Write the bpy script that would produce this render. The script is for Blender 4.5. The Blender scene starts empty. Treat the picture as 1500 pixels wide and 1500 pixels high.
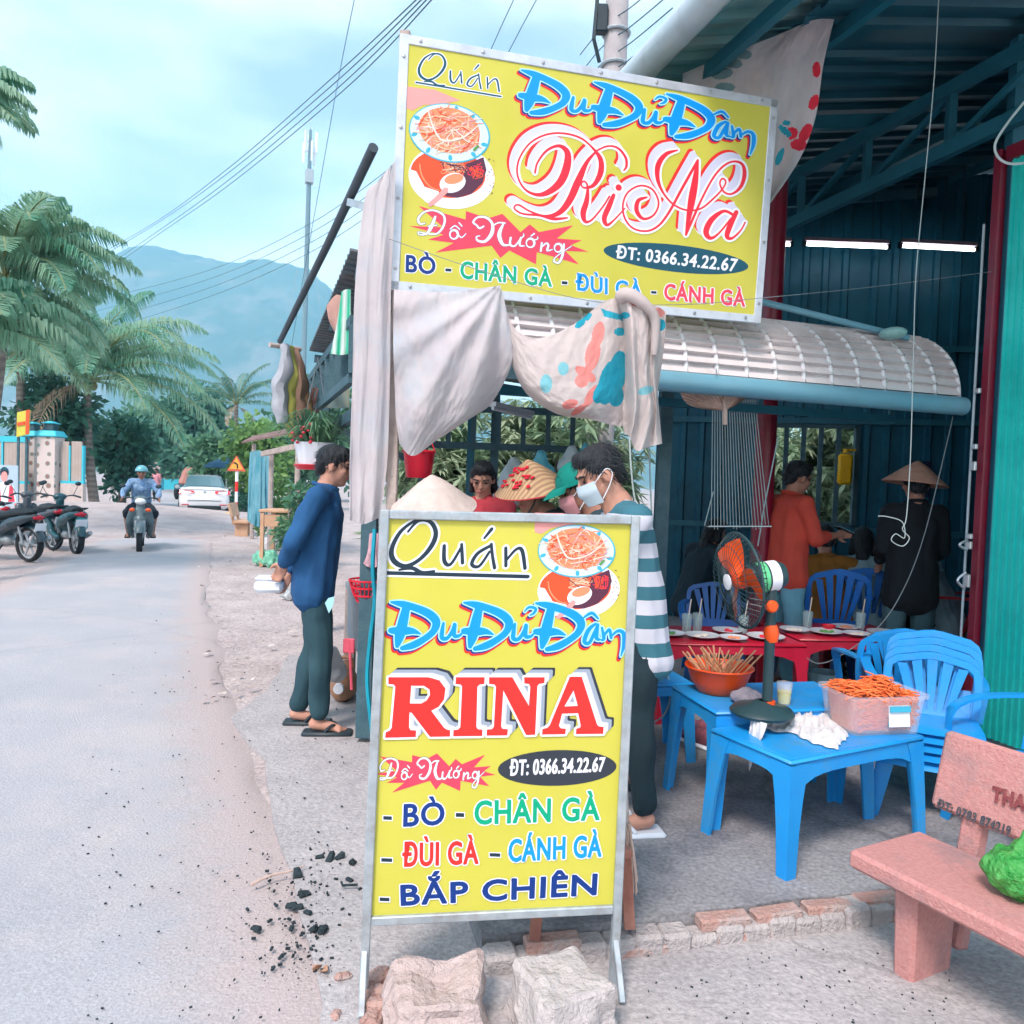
import bpy, bmesh, math, random
from mathutils import Vector, Matrix, Euler, noise
from mathutils.geometry import tessellate_polygon
R = math.radians
random.seed(7)
scene = bpy.context.scene
C = scene.collection
# ------------------------------------------------------------------ camera
CAM_H = 1.55; FPX = 1150.0
cam_d = bpy.data.cameras.new('camera'); cam = bpy.data.objects.new('camera', cam_d); C.objects.link(cam)
CAM_R = Matrix.Rotation(R(90 - 2.1), 3, 'X') @ Matrix.Rotation(R(2.0), 3, 'Z')
cam.matrix_world = Matrix.Translation((0, 0, CAM_H)) @ CAM_R.to_4x4()
cam_d.sensor_width = 36; cam_d.lens = 36 * FPX / 1500; cam_d.clip_start = .05; cam_d.clip_end = 9000
scene.camera = cam
# ------------------------------------------------------------------ sky and sun
SUN_EL, SUN_AZ = 52, 205           # azimuth clockwise from +Y: behind the camera, a little to the left
world = bpy.data.worlds.new('World'); scene.world = world; world.use_nodes = True
wn = world.node_tree; wn.nodes.clear()
wo = wn.nodes.new('ShaderNodeOutputWorld'); wb = wn.nodes.new('ShaderNodeBackground')
sky = wn.nodes.new('ShaderNodeTexSky'); sky.sky_type = 'NISHITA'; sky.sun_disc = False
sky.sun_elevation = R(SUN_EL); sky.sun_rotation = R(SUN_AZ); sky.air_density = 1.0; sky.dust_density = 1.0; sky.ozone_density = 1.0
tc = wn.nodes.new('ShaderNodeTexCoord'); mp = wn.nodes.new('ShaderNodeMapping'); mp.inputs['Scale'].default_value = (1, 1, 2.6)
cn = wn.nodes.new('ShaderNodeTexNoise'); cn.inputs['Scale'].default_value = 1.9; cn.inputs['Detail'].default_value = 4; cn.inputs['Roughness'].default_value = .52
cr = wn.nodes.new('ShaderNodeValToRGB'); cr.color_ramp.elements[0].position = .40; cr.color_ramp.elements[1].position = .66
cr.color_ramp.elements[0].color = (.18, .18, .18, 1); cr.color_ramp.elements[1].color = (.97, .97, .97, 1)
mx = wn.nodes.new('ShaderNodeMix'); mx.data_type = 'RGBA'
mx.inputs[7].default_value = (6.3, 6.7, 6.9, 1)
wb.inputs['Strength'].default_value = .115
for a, b in ((tc.outputs['Generated'], mp.inputs['Vector']), (mp.outputs['Vector'], cn.inputs['Vector']), (cn.outputs['Fac'], cr.inputs['Fac']),
             (cr.outputs['Color'], mx.inputs[0]), (sky.outputs['Color'], mx.inputs[6]), (mx.outputs[2], wb.inputs['Color']), (wb.outputs['Background'], wo.inputs['Surface'])):
    wn.links.new(a, b)
sun_d = bpy.data.lights.new('sun', 'SUN'); sun = bpy.data.objects.new('sun', sun_d); C.objects.link(sun)
sun_d.energy = 1.5; sun_d.angle = R(14); sun_d.color = (1, .86, .80)
sun.rotation_euler = Euler((R(90 - SUN_EL), 0, R(180 - SUN_AZ)), 'XYZ')
sun.location = (-10, -10, 30)
scene.view_settings.view_transform = 'Standard'; scene.view_settings.look = 'None'
scene.view_settings.exposure = 1.24; scene.view_settings.gamma = 1; scene.view_settings.use_curve_mapping = False
scene.render.engine = 'CYCLES'
scene.cycles.max_bounces = 6; scene.cycles.diffuse_bounces = 3; scene.cycles.glossy_bounces = 3; scene.cycles.transmission_bounces = 5
scene.cycles.transparent_max_bounces = 12; scene.cycles.volume_bounces = 2; scene.cycles.caustics_reflective = False; scene.cycles.caustics_refractive = False
scene.cycles.use_light_tree = False; scene.cycles.use_denoising = True; scene.cycles.use_adaptive_sampling = True; scene.cycles.adaptive_threshold = .03; scene.cycles.sample_clamp_indirect = 4
# ------------------------------------------------------------------ survey helpers: a photo position at a known distance, on the ground, on a plane
CAM = Vector((0, 0, CAM_H))
def ray(x, y): return CAM_R @ Vector(((x - 750) / FPX, -(y - 750) / FPX, -1))
def at(x, y, Y):
    d = ray(x, y); return CAM + d * (Y / d.y)
def gr(x, y, z=0.0):
    d = ray(x, y); return CAM + d * ((z - CAM_H) / d.z)
def onp(x, y, p0, n):
    d = ray(x, y); return CAM + d * ((p0 - CAM).dot(n) / d.dot(n))
ANG = R(18); U = Vector((math.cos(ANG), math.sin(ANG), 0)); V = Vector((-math.sin(ANG), math.cos(ANG), 0)); Z = Vector((0, 0, 1))
def uv(l, m, z=0.0): return U * l + V * m + Z * z     # shop grid: l metres across from the road, m metres along the road
# ------------------------------------------------------------------ colours and materials
def lin(c): return c / 12.92 if c <= .04045 else ((c + .055) / 1.055) ** 2.4
def hx(s):
    s = s.lstrip('#'); return tuple(lin(int(s[i:i + 2], 16) / 255) for i in (0, 2, 4))
_m = {}
def mat(name, col, rough=.6, var=.12, scale=6.0, bump=0.0, bscale=40.0, metal=0.0, col2=None, trans=0.0, spec=.4, emit=None, estr=1.0, alpha=1.0, dirt=None, dscale=3.0, damt=.5, wave=None, coat=0.0, sub=0.0, ior=1.45):
    if name in _m: return _m[name]
    m = bpy.data.materials.new(name); m.use_nodes = True; nt = m.node_tree; N = nt.nodes; L = nt.links
    b = N['Principled BSDF']
    if isinstance(col, str): col = hx(col)
    if isinstance(col2, str): col2 = hx(col2)
    if isinstance(dirt, str): dirt = hx(dirt)
    b.inputs['Roughness'].default_value = rough; b.inputs['Metallic'].default_value = metal; b.inputs['Specular IOR Level'].default_value = spec
    b.inputs['Transmission Weight'].default_value = trans; b.inputs['Coat Weight'].default_value = coat; b.inputs['IOR'].default_value = ior
    b.inputs['Alpha'].default_value = alpha
    b.inputs['Base Color'].default_value = (*col, 1)
    t = N.new('ShaderNodeTexCoord'); src = t.outputs['Object']
    out = None
    if var > 0 or col2:
        nz = N.new('ShaderNodeTexNoise'); nz.inputs['Scale'].default_value = scale; nz.inputs['Detail'].default_value = 3; nz.inputs['Roughness'].default_value = .62
        L.new(src, nz.inputs['Vector'])
        rp = N.new('ShaderNodeValToRGB'); rp.color_ramp.elements[0].position = .32; rp.color_ramp.elements[1].position = .68
        c2 = col2 if col2 else tuple(min(1, c * (1 + var)) for c in col)
        c1 = col if col2 else tuple(c * (1 - var) for c in col)
        rp.color_ramp.elements[0].color = (*c1, 1); rp.color_ramp.elements[1].color = (*c2, 1)
        L.new(nz.outputs['Fac'], rp.inputs['Fac']); out = rp.outputs['Color']
        rr = N.new('ShaderNodeMapRange'); rr.inputs['To Min'].default_value = max(.02, rough - .1); rr.inputs['To Max'].default_value = min(1, rough + .1)
        L.new(nz.outputs['Fac'], rr.inputs['Value']); L.new(rr.outputs['Result'], b.inputs['Roughness'])
    if dirt:
        n2 = N.new('ShaderNodeTexNoise'); n2.inputs['Scale'].default_value = dscale; n2.inputs['Detail'].default_value = 4; n2.inputs['Roughness'].default_value = .7
        L.new(src, n2.inputs['Vector'])
        r2 = N.new('ShaderNodeMapRange'); r2.inputs['From Min'].default_value = .48; r2.inputs['From Max'].default_value = .72; r2.inputs['To Max'].default_value = damt
        L.new(n2.outputs['Fac'], r2.inputs['Value'])
        mm = N.new('ShaderNodeMix'); mm.data_type = 'RGBA'; mm.inputs[7].default_value = (*dirt, 1)
        L.new(r2.outputs['Result'], mm.inputs[0])
        if out: L.new(out, mm.inputs[6])
        else: mm.inputs[6].default_value = (*col, 1)
        out = mm.outputs[2]
    if wave:                                     # woven or printed stripes: (scale, colour, amount)
        wv = N.new('ShaderNodeTexWave'); wv.inputs['Scale'].default_value = wave[0]; wv.inputs['Distortion'].default_value = wave[3] if len(wave) > 3 else .3
        if len(wave) > 4: wv.bands_direction = wave[4]
        L.new(src, wv.inputs['Vector'])
        mm = N.new('ShaderNodeMix'); mm.data_type = 'RGBA'; mm.inputs[7].default_value = (*(hx(wave[1]) if isinstance(wave[1], str) else wave[1]), 1)
        mr = N.new('ShaderNodeMath'); mr.operation = 'MULTIPLY'; mr.inputs[1].default_value = wave[2]
        L.new(wv.outputs['Fac'], mr.inputs[0]); L.new(mr.outputs[0], mm.inputs[0])
        if out: L.new(out, mm.inputs[6])
        else: mm.inputs[6].default_value = (*col, 1)
        out = mm.outputs[2]
    if out: L.new(out, b.inputs['Base Color'])
    if bump:
        n3 = N.new('ShaderNodeTexNoise'); n3.inputs['Scale'].default_value = bscale; n3.inputs['Detail'].default_value = 3; n3.inputs['Roughness'].default_value = .65
        L.new(src, n3.inputs['Vector'])
        bp = N.new('ShaderNodeBump'); bp.inputs['Strength'].default_value = bump; bp.inputs['Distance'].default_value = .02
        L.new(n3.outputs['Fac'], bp.inputs['Height']); L.new(bp.outputs['Normal'], b.inputs['Normal'])
    if emit:
        b.inputs['Emission Color'].default_value = (*(hx(emit) if isinstance(emit, str) else emit), 1); b.inputs['Emission Strength'].default_value = estr
    if sub:                                      # thin leaf or cloth: part of the light passes through
        tr = N.new('ShaderNodeBsdfTranslucent'); ms = N.new('ShaderNodeMixShader'); ms.inputs[0].default_value = sub
        if out: L.new(out, tr.inputs['Color'])
        else: tr.inputs['Color'].default_value = (*col, 1)
        L.new(b.outputs[0], ms.inputs[1]); L.new(tr.outputs[0], ms.inputs[2]); L.new(ms.outputs[0], N['Material Output'].inputs['Surface'])
    _m[name] = m
    return m
# ------------------------------------------------------------------ mesh builder
def frame_of(d):
    d = d.normalized(); a = Vector((0, 0, 1)) if abs(d.z) < .95 else Vector((0, 1, 0))
    x = a.cross(d).normalized(); return x, d.cross(x)
class MB:
    def __init__(s): s.v = []; s.f = []; s.mi = []; s.cur = 0
    def add(s, vs, fs):
        k = len(s.v); s.v += [Vector(p) for p in vs]
        for f in fs: s.f.append(tuple(i + k for i in f)); s.mi.append(s.cur)
        return s
    def box(s, c, size, rot=None, bev=0.0, taper=1.0):
        x, y, z = size[0] / 2, size[1] / 2, size[2] / 2
        M = rot if rot is not None else Matrix.Identity(3)
        if isinstance(M, (int, float)): M = Matrix.Rotation(M, 3, 'Z')
        c = Vector(c)
        if bev <= 0:
            P = [(sx * x * (taper if sz > 0 else 1), sy * y * (taper if sz > 0 else 1), sz * z) for sz in (-1, 1) for sx, sy in ((-1, -1), (1, -1), (1, 1), (-1, 1))]
            return s.add([c + M @ Vector(p) for p in P], [(3, 2, 1, 0), (4, 5, 6, 7), (0, 1, 5, 4), (1, 2, 6, 5), (2, 3, 7, 6), (3, 0, 4, 7)])
        b = min(bev, x * .99, y * .99, z * .99)
        rings = []
        for zz, ins in ((-z, b), (-z + b, 0), (z - b, 0), (z, b)):
            t = taper if zz > 0 else 1
            X, Y = (x - ins) * t, (y - ins) * t; bb = max(b - ins, b * .25)
            rings.append([(X, -Y + bb, zz), (X, Y - bb, zz), (X - bb, Y, zz), (-X + bb, Y, zz), (-X, Y - bb, zz), (-X, -Y + bb, zz), (-X + bb, -Y, zz), (X - bb, -Y, zz)])
        vs = [c + M @ Vector(p) for r in rings for p in r]; fs = [tuple(range(7, -1, -1)), tuple(range(24, 32))]
        for k in range(3):
            for i in range(8):
                j = (i + 1) % 8; fs.append((k * 8 + i, k * 8 + j, k * 8 + 8 + j, k * 8 + 8 + i))
        return s.add(vs, fs)
    def bar(s, p, q, w, h=None, up=None, bev=0.0):
        p, q = Vector(p), Vector(q); d = (q - p); l = d.length; d.normalize(); h = h or w
        u = Vector(up) if up is not None else (Vector((0, 0, 1)) if abs(d.z) < .95 else Vector((0, 1, 0)))
        x = d.cross(u).normalized(); z = x.cross(d)
        M = Matrix((x, d, z)).transposed()
        return s.box((p + q) / 2, (w, l, h), M, bev)
    def tube(s, path, r, n=8, cap=True, closed=False):
        P = [Vector(p) for p in path]; m = len(P); rr = r if isinstance(r, (list, tuple)) else [r] * m
        vs = []; x = None
        for i in range(m):
            if closed: d = P[(i + 1) % m] - P[i - 1]
            else: d = P[min(i + 1, m - 1)] - P[max(i - 1, 0)]
            if d.length < 1e-9: d = Vector((0, 0, 1))
            d.normalize()
            if x is None: x, y = frame_of(d)
            else:
                x = (x - d * x.dot(d))
                if x.length < 1e-6: x, y = frame_of(d)
                x.normalize()
            y = d.cross(x)
            for k in range(n):
                a = 2 * math.pi * k / n; vs.append(P[i] + (x * math.cos(a) + y * math.sin(a)) * rr[i])
        fs = []
        for i in range(m if closed else m - 1):
            i2 = (i + 1) % m
            for k in range(n):
                k2 = (k + 1) % n; fs.append((i * n + k, i * n + k2, i2 * n + k2, i2 * n + k))
        if cap and not closed: fs += [tuple(range(n - 1, -1, -1)), tuple((m - 1) * n + k for k in range(n))]
        return s.add(vs, fs)
    def lathe(s, prof, c=(0, 0, 0), n=20, rot=None, cap=False, sq=1.0):
        c = Vector(c); M = rot if rot is not None else Matrix.Identity(3); vs = []
        for r, z in prof:
            for k in range(n):
                a = 2 * math.pi * k / n; vs.append(c + M @ Vector((r * math.cos(a), r * math.sin(a) * sq, z)))
        fs = []
        for i in range(len(prof) - 1):
            for k in range(n):
                k2 = (k + 1) % n; fs.append((i * n + k, i * n + k2, (i + 1) * n + k2, (i + 1) * n + k))
        if cap: fs += [tuple(range(n - 1, -1, -1)), tuple((len(prof) - 1) * n + k for k in range(n))]
        return s.add(vs, fs)
    def ell(s, c, r, rot=None, n=12, m=8):
        prof = [(max(1e-4, math.sin(math.pi * i / m)), -math.cos(math.pi * i / m)) for i in range(m + 1)]
        M = (rot if rot is not None else Matrix.Identity(3)) @ Matrix.Diagonal(Vector(r) if not isinstance(r, (int, float)) else Vector((r, r, r)))
        return s.lathe(prof, c, n, M)
    def cap_(s, p, r0, q, r1, n=10):
        p, q = Vector(p), Vector(q); d = q - p; l = d.length
        if l < 1e-6: return s.ell(p, max(r0, r1))
        d.normalize(); x, y = frame_of(d); M = Matrix((x, y, d)).transposed()
        prof = [(r0 * max(1e-3, math.sin(a)), -r0 * math.cos(a)) for a in (0, .5, 1.0, 1.45)] + [(r1 * max(1e-3, math.cos(a)), l + r1 * math.sin(a)) for a in (.1, .6, 1.1, math.pi / 2)]
        return s.lathe(prof, p, n, M)
    def sweep(s, pts):
        for (p, r), (q, r2) in zip(pts, pts[1:]): s.cap_(p, r, q, r2)
        return s
    def grid(s, fn, nu, nv):
        vs = [fn(i / nu, j / nv) for j in range(nv + 1) for i in range(nu + 1)]; w = nu + 1
        return s.add(vs, [(j * w + i, j * w + i + 1, (j + 1) * w + i + 1, (j + 1) * w + i) for j in range(nv) for i in range(nu)])
    def prism(s, poly, d):                        # 3D polygon extruded by vector d
        P = [Vector(p) for p in poly]; n = len(P); d = Vector(d)
        tris = tessellate_polygon([P])
        s.add(P + [p + d for p in P], [tuple(t) for t in tris] + [tuple(n + i for i in reversed(t)) for t in tris] + [(i, (i + 1) % n, n + (i + 1) % n, n + i) for i in range(n)])
        return s
    def mesh(s, name):
        me = bpy.data.meshes.new(name); me.from_pydata([tuple(p) for p in s.v], [], s.f); return me
_mw = {}
def linkp(o, parent):
    C.objects.link(o)
    if parent is not None: o.parent = parent
    return o
def thing(name, label, cat, loc=(0, 0, 0), rz=0.0, group=None):
    o = bpy.data.objects.new(name, None); C.objects.link(o); o.empty_display_size = .1
    o.location = loc; o.rotation_euler = (0, 0, rz); tag(o, label, cat, group)
    _mw[o.name] = Matrix.Translation(Vector(loc)) @ Matrix.Rotation(rz, 4, 'Z')
    return o
def tag(o, label=None, cat=None, group=None, kind=None):
    if label: o['label'] = label
    if cat: o['category'] = cat
    if group: o['group'] = group
    if kind: o['kind'] = kind
    return o
def build(name, mb, m, parent=None, world=False, smooth=False, fixn=True):
    """one mesh object; world=True when the vertices are world positions and the parent is a placed thing"""
    me = mb.mesh(name)
    ms = m if isinstance(m, (list, tuple)) else [m]
    for q in ms: me.materials.append(q)
    if len(ms) > 1: me.polygons.foreach_set('material_index', mb.mi)
    if world and parent is not None:
        root = parent
        while root.parent: root = root.parent
        me.transform(_mw[root.name].inverted())
    if fixn:
        b = bmesh.new(); b.from_mesh(me); bmesh.ops.recalc_face_normals(b, faces=b.faces); b.to_mesh(me); b.free()
    if smooth:
        me.polygons.foreach_set('use_smooth', [True] * len(me.polygons))
        if smooth != 'all':
            try: me.set_sharp_from_angle(angle=R(42))
            except Exception: pass
    o = bpy.data.objects.new(name, me); linkp(o, parent)
    return o
def blob(name, mb, m, parent=None, voxel=.01, smooth=6, world=False, disp=None):
    """closed overlapping pieces fused into one continuous surface"""
    me = mb.mesh(name + '_raw'); o = bpy.data.objects.new(name, me); C.objects.link(o)
    md = o.modifiers.new('r', 'REMESH'); md.mode = 'VOXEL'; md.voxel_size = voxel; md.use_smooth_shade = True
    sm = o.modifiers.new('s', 'SMOOTH'); sm.factor = .5; sm.iterations = smooth
    dg = bpy.context.evaluated_depsgraph_get(); ev = o.evaluated_get(dg); nm = bpy.data.meshes.new_from_object(ev)
    bpy.data.objects.remove(o); bpy.data.meshes.remove(me)
    if disp:
        amp, fr = disp
        no = [v.normal.copy() for v in nm.vertices]
        for v, nn in zip(nm.vertices, no): v.co += nn * amp * noise.noise(Vector((v.co.x * fr, v.co.y * fr, v.co.z * fr * .55)))
    nm.materials.clear()
    for q in (m if isinstance(m, (list, tuple)) else [m]): nm.materials.append(q)
    nm.polygons.foreach_set('use_smooth', [True] * len(nm.polygons)); nm.name = name
    if world and parent is not None:
        root = parent
        while root.parent: root = root.parent
        nm.transform(_mw[root.name].inverted())
    o = bpy.data.objects.new(name, nm); linkp(o, parent)
    return o
def dup(root, loc, rz, label=None, group=None, swap=None):
    def cp(o, parent):
        c = o.copy(); C.objects.link(c); c.parent = parent
        if swap and c.type == 'MESH':
            for i, ms in enumerate(c.material_slots):
                if ms.material and ms.material.name in swap:
                    q = swap[ms.material.name]; c.material_slots[i].link = 'OBJECT'; c.material_slots[i].material = q
        for ch in list(kids.get(o.name, ())): cp(ch, c)
        return c
    kids = {}
    for o in C.objects:
        if o.parent: kids.setdefault(o.parent.name, []).append(o)
    r = cp(root, None); r.location = loc; r.rotation_euler = (0, 0, rz)
    _mw[r.name] = Matrix.Translation(Vector(loc)) @ Matrix.Rotation(rz, 4, 'Z')
    if label: r['label'] = label
    if group: r['group'] = group
    return r
def one(name, mb, m, label, cat, group=None, smooth=False, kind=None, fixn=True):
    return tag(build(name, mb, m, None, smooth=smooth, fixn=fixn), label, cat, group, kind)
def catmull(P, k=6):
    out = []; n = len(P)
    for i in range(n - 1):
        p0, p1, p2, p3 = P[max(i - 1, 0)], P[i], P[i + 1], P[min(i + 2, n - 1)]
        for j in range(k):
            t = j / k; t2 = t * t; t3 = t2 * t
            out.append(tuple(.5 * ((2 * b) + (c - a) * t + (2 * a - 5 * b + 4 * c - d) * t2 + (3 * b - a - 3 * c + d) * t3) for a, b, c, d in zip(p0, p1, p2, p3)))
    out.append(tuple(P[-1])); return out
def cpath(P, k=6): return [Vector(p) for p in catmull([tuple(p) for p in P], k)]
# ================================================================== SETTING
M_dirt = mat('dirt_ground', (.42, .35, .34), .95, col2=(.54, .47, .455), scale=1.3, bump=.5, bscale=26, dirt=(.24, .21, .22), dscale=2.2, damt=.45)
M_road = mat('worn_road', (.36, .365, .395), .9, col2=(.44, .435, .455), scale=.55, bump=.35, bscale=90, dirt=(.52, .47, .46), dscale=.8, damt=.7)
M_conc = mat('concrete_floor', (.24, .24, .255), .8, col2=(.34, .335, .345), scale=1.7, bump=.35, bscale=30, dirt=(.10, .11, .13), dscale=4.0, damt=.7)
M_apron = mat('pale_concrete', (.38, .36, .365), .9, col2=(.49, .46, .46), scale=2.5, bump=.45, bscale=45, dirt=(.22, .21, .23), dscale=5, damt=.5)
def sheet(name, mb, m): return tag(build(name, mb, m, None, fixn=False), kind='structure')
def gnoise(x, y, f=1.0): return noise.noise(Vector((x * f, y * f, 3.1)))
# the ground: one sheet to the horizon, finer near the viewer
def ticks(lo, hi, near, k):
    out = {0.0}; d = near; x = 0.0
    while x < hi: x += d; d *= k; out.add(min(x, hi))
    d = near; x = 0.0
    while x > lo: x -= d; d *= k; out.add(max(x, lo))
    return sorted(out)
XS = ticks(-1800, 1800, .35, 1.09); YS = ticks(-30, 2600, .35, 1.07)
mb = MB(); W = len(XS)
def bank(x, y):        # earth bank by the tiled gate posts, left of the road
    p = at(120, 735, 24); d = ((x - p.x) / 5.5) ** 2 + ((y - p.y) / 5.0) ** 2
    return .55 * math.exp(-d)
def gz(x, y):
    h = .02 * gnoise(x, y, .5) * min(1, max(0, (abs(x + .43 * y) - 2.0) / 6)) - .012
    return h + bank(x, y)
for y in YS:
    for x in XS: mb.v.append(Vector((x, y, gz(x, y)))); 
for j in range(len(YS) - 1):
    for i in range(W - 1): mb.f.append((j * W + i, j * W + i + 1, (j + 1) * W + i + 1, (j + 1) * W + i)); mb.mi.append(0)
ground = sheet('ground', mb, M_dirt)
for p in ground.data.polygons: p.use_smooth = True
# the road
redge = [(540, 1640), (505, 1480), (478, 1380), (400, 1190), (352, 1060), (322, 950), (305, 870), (312, 810), (322, 770), (318, 750), (296, 728), (262, 712)]
ledge = [(-1500, 1640), (-1500, 1480), (-1200, 1380), (-640, 1150), (-330, 1000), (-120, 905), (0, 858), (110, 800), (172, 757), (205, 735), (222, 719), (236, 707)]
ra = catmull([tuple(gr(*p).xy) for p in redge], 8); la = catmull([tuple(gr(*p).xy) for p in ledge], 8)
mb = MB(); rt_ = [0, .02, .05, .09, .14, .2, .3, .4, .5, .6, .7, .8, .86, .91, .95, .98, 1]; NR = len(rt_) - 1
for k, (a, b) in enumerate(zip(la, ra)):
    for i in range(NR + 1):
        t = rt_[i]; x = a[0] + (b[0] - a[0]) * t; y = a[1] + (b[1] - a[1]) * t
        if i in (0, NR): x += .10 * gnoise(x * 2, y * 2, .9) * (1 + y * .03); y += .1 * gnoise(y, x, 1.1)
        mb.v.append(Vector((x, y, .006 + .03 * math.sin(math.pi * t) + (-.02 if i in (0, NR) else 0))))
n = len(la)
for k in range(n - 1):
    for i in range(NR): mb.f.append((k * (NR + 1) + i, k * (NR + 1) + i + 1, (k + 1) * (NR + 1) + i + 1, (k + 1) * (NR + 1) + i)); mb.mi.append(0)
road = sheet('road', mb, M_road)
at_ = road.data.attributes.new('edge', 'FLOAT', 'POINT')       # how near the broken verge: dirt carried onto the tarmac
at_.data.foreach_set('value', [max(0, 1 - min(rt_[i], 1 - rt_[i]) / .26) for k in range(n) for i in range(NR + 1)])
nt = M_road.node_tree; B = nt.nodes['Principled BSDF']; an = nt.nodes.new('ShaderNodeAttribute'); an.attribute_name = 'edge'
vn = nt.nodes.new('ShaderNodeTexNoise'); vn.inputs['Scale'].default_value = 2.6; vn.inputs['Detail'].default_value = 5; vn.inputs['Roughness'].default_value = .7; tcn = nt.nodes.new('ShaderNodeTexCoord'); nt.links.new(tcn.outputs['Object'], vn.inputs['Vector'])
ad = nt.nodes.new('ShaderNodeMath'); ad.operation = 'MULTIPLY_ADD'; ad.inputs[1].default_value = 1.25; nt.links.new(an.outputs['Fac'], ad.inputs[0]); nt.links.new(vn.outputs['Fac'], ad.inputs[2])
mr_ = nt.nodes.new('ShaderNodeMapRange'); mr_.inputs['From Min'].default_value = .95; mr_.inputs['From Max'].default_value = 1.45; nt.links.new(ad.outputs[0], mr_.inputs['Value'])
me_ = nt.nodes.new('ShaderNodeMix'); me_.data_type = 'RGBA'; me_.inputs[7].default_value = (.47, .40, .39, 1); lk = B.inputs['Base Color'].links[0]; nt.links.new(lk.from_socket, me_.inputs[6]); nt.links.new(mr_.outputs['Result'], me_.inputs[0]); nt.links.new(me_.outputs[2], B.inputs['Base Color'])
for p in road.data.polygons: p.use_smooth = True
# pale concrete apron between road and shop
apr = [(440, 1640), (468, 1470), (438, 1330), (402, 1200), (385, 1110), (340, 1050), (390, 1010), (425, 960), (620, 960), (1700, 1100), (2300, 1640)]
mb = MB(); P = [gr(x, y, .022) for x, y in apr]
P2 = []
for a, b in zip(P, P[1:] + P[:1]):
    for k in range(10):
        q = a.lerp(b, k / 10); q.x += .03 * gnoise(q.x, q.y, 3); q.y += .03 * gnoise(q.y, q.x, 3); P2.append(q)
mb.prism(P2, (0, 0, -.06)); sheet('pavement', mb, M_apron)
# grit and hairline cracks in road and concrete
def gritty(m, gs, gamt, cs, camt, cw=.012):
    nt = m.node_tree; N = nt.nodes; L = nt.links; B = N['Principled BSDF']; src = B.inputs['Base Color'].links[0].from_socket
    t = N.new('ShaderNodeTexCoord'); g = N.new('ShaderNodeTexNoise'); g.inputs['Scale'].default_value = gs; g.inputs['Detail'].default_value = 2; L.new(t.outputs['Object'], g.inputs['Vector'])
    r1 = N.new('ShaderNodeMapRange'); r1.inputs['From Min'].default_value = .3; r1.inputs['From Max'].default_value = .7; r1.inputs['To Min'].default_value = 1 - gamt; r1.inputs['To Max'].default_value = 1 + gamt * .6; L.new(g.outputs['Fac'], r1.inputs['Value'])
    w = N.new('ShaderNodeTexNoise'); w.inputs['Scale'].default_value = cs * 2.5; w.inputs['Detail'].default_value = 4; L.new(t.outputs['Object'], w.inputs['Vector'])
    mxv = N.new('ShaderNodeMix'); mxv.data_type = 'RGBA'; mxv.inputs[0].default_value = .35; L.new(t.outputs['Object'], mxv.inputs[6]); L.new(w.outputs['Color'], mxv.inputs[7])
    v = N.new('ShaderNodeTexVoronoi'); v.feature = 'DISTANCE_TO_EDGE'; v.inputs['Scale'].default_value = cs; L.new(mxv.outputs[2], v.inputs['Vector'])
    r2 = N.new('ShaderNodeMapRange'); r2.inputs['From Max'].default_value = cw; r2.inputs['To Min'].default_value = 1 - camt; r2.inputs['To Max'].default_value = 1; L.new(v.outputs['Distance'], r2.inputs['Value'])
    k = N.new('ShaderNodeTexNoise'); k.inputs['Scale'].default_value = cs * 1.3; L.new(t.outputs['Object'], k.inputs['Vector'])
    r3 = N.new('ShaderNodeMapRange'); r3.inputs['From Min'].default_value = .5; r3.inputs['From Max'].default_value = .6; r3.inputs['To Min'].default_value = 1; r3.inputs['To Max'].default_value = 0; L.new(k.outputs['Fac'], r3.inputs['Value'])
    mx_ = N.new('ShaderNodeMath'); mx_.operation = 'MAXIMUM'; L.new(r2.outputs['Result'], mx_.inputs[0]); L.new(r3.outputs['Result'], mx_.inputs[1])
    ml = N.new('ShaderNodeMath'); ml.operation = 'MULTIPLY'; L.new(r1.outputs['Result'], ml.inputs[0]); L.new(mx_.outputs[0], ml.inputs[1])
    mm = N.new('ShaderNodeMix'); mm.data_type = 'RGBA'; mm.blend_type = 'MULTIPLY'; mm.inputs[0].default_value = 1; L.new(src, mm.inputs[6]); L.new(ml.outputs[0], mm.inputs[7]); L.new(mm.outputs[2], B.inputs['Base Color'])
gritty(M_road, 95, .16, .30, .06); gritty(M_apron, 70, .22, .9, .25); gritty(M_conc, 60, .3, .7, .3); gritty(M_dirt, 45, .3, 2.0, .2)
# shop floor: a slab one brick high, its bricks showing through the broken render
FZ = .10
E0, E1 = gr(470, 1455, 0), gr(1300, 1348, 0)
ed = (E1 - E0); ed.z = 0; ed.normalize(); en = Vector((-ed.y, ed.x, 0))
slabL = E0 + ed * .5
mb = MB()
pl = []
for k in range(60):
    q = slabL + ed * (k * .1); q += en * (.02 * gnoise(q.x, q.y, 6) + .03); q.z = FZ; pl.append(q)
pl += [q + en * 9 for q in (pl[-1], pl[0])]
pl[-1] += ed * .2
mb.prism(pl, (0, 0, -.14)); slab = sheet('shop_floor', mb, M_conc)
M_brick = mat('step_brick', (.44, .25, .21), .95, col2=(.50, .36, .32), scale=14, bump=.8, bscale=60, dirt=(.40, .37, .37), dscale=7, damt=1.0)
M_mort = mat('step_mortar', (.40, .37, .37), .95, col2=(.5, .46, .45), scale=12, bump=.9, bscale=55)
mb = MB()
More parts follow.
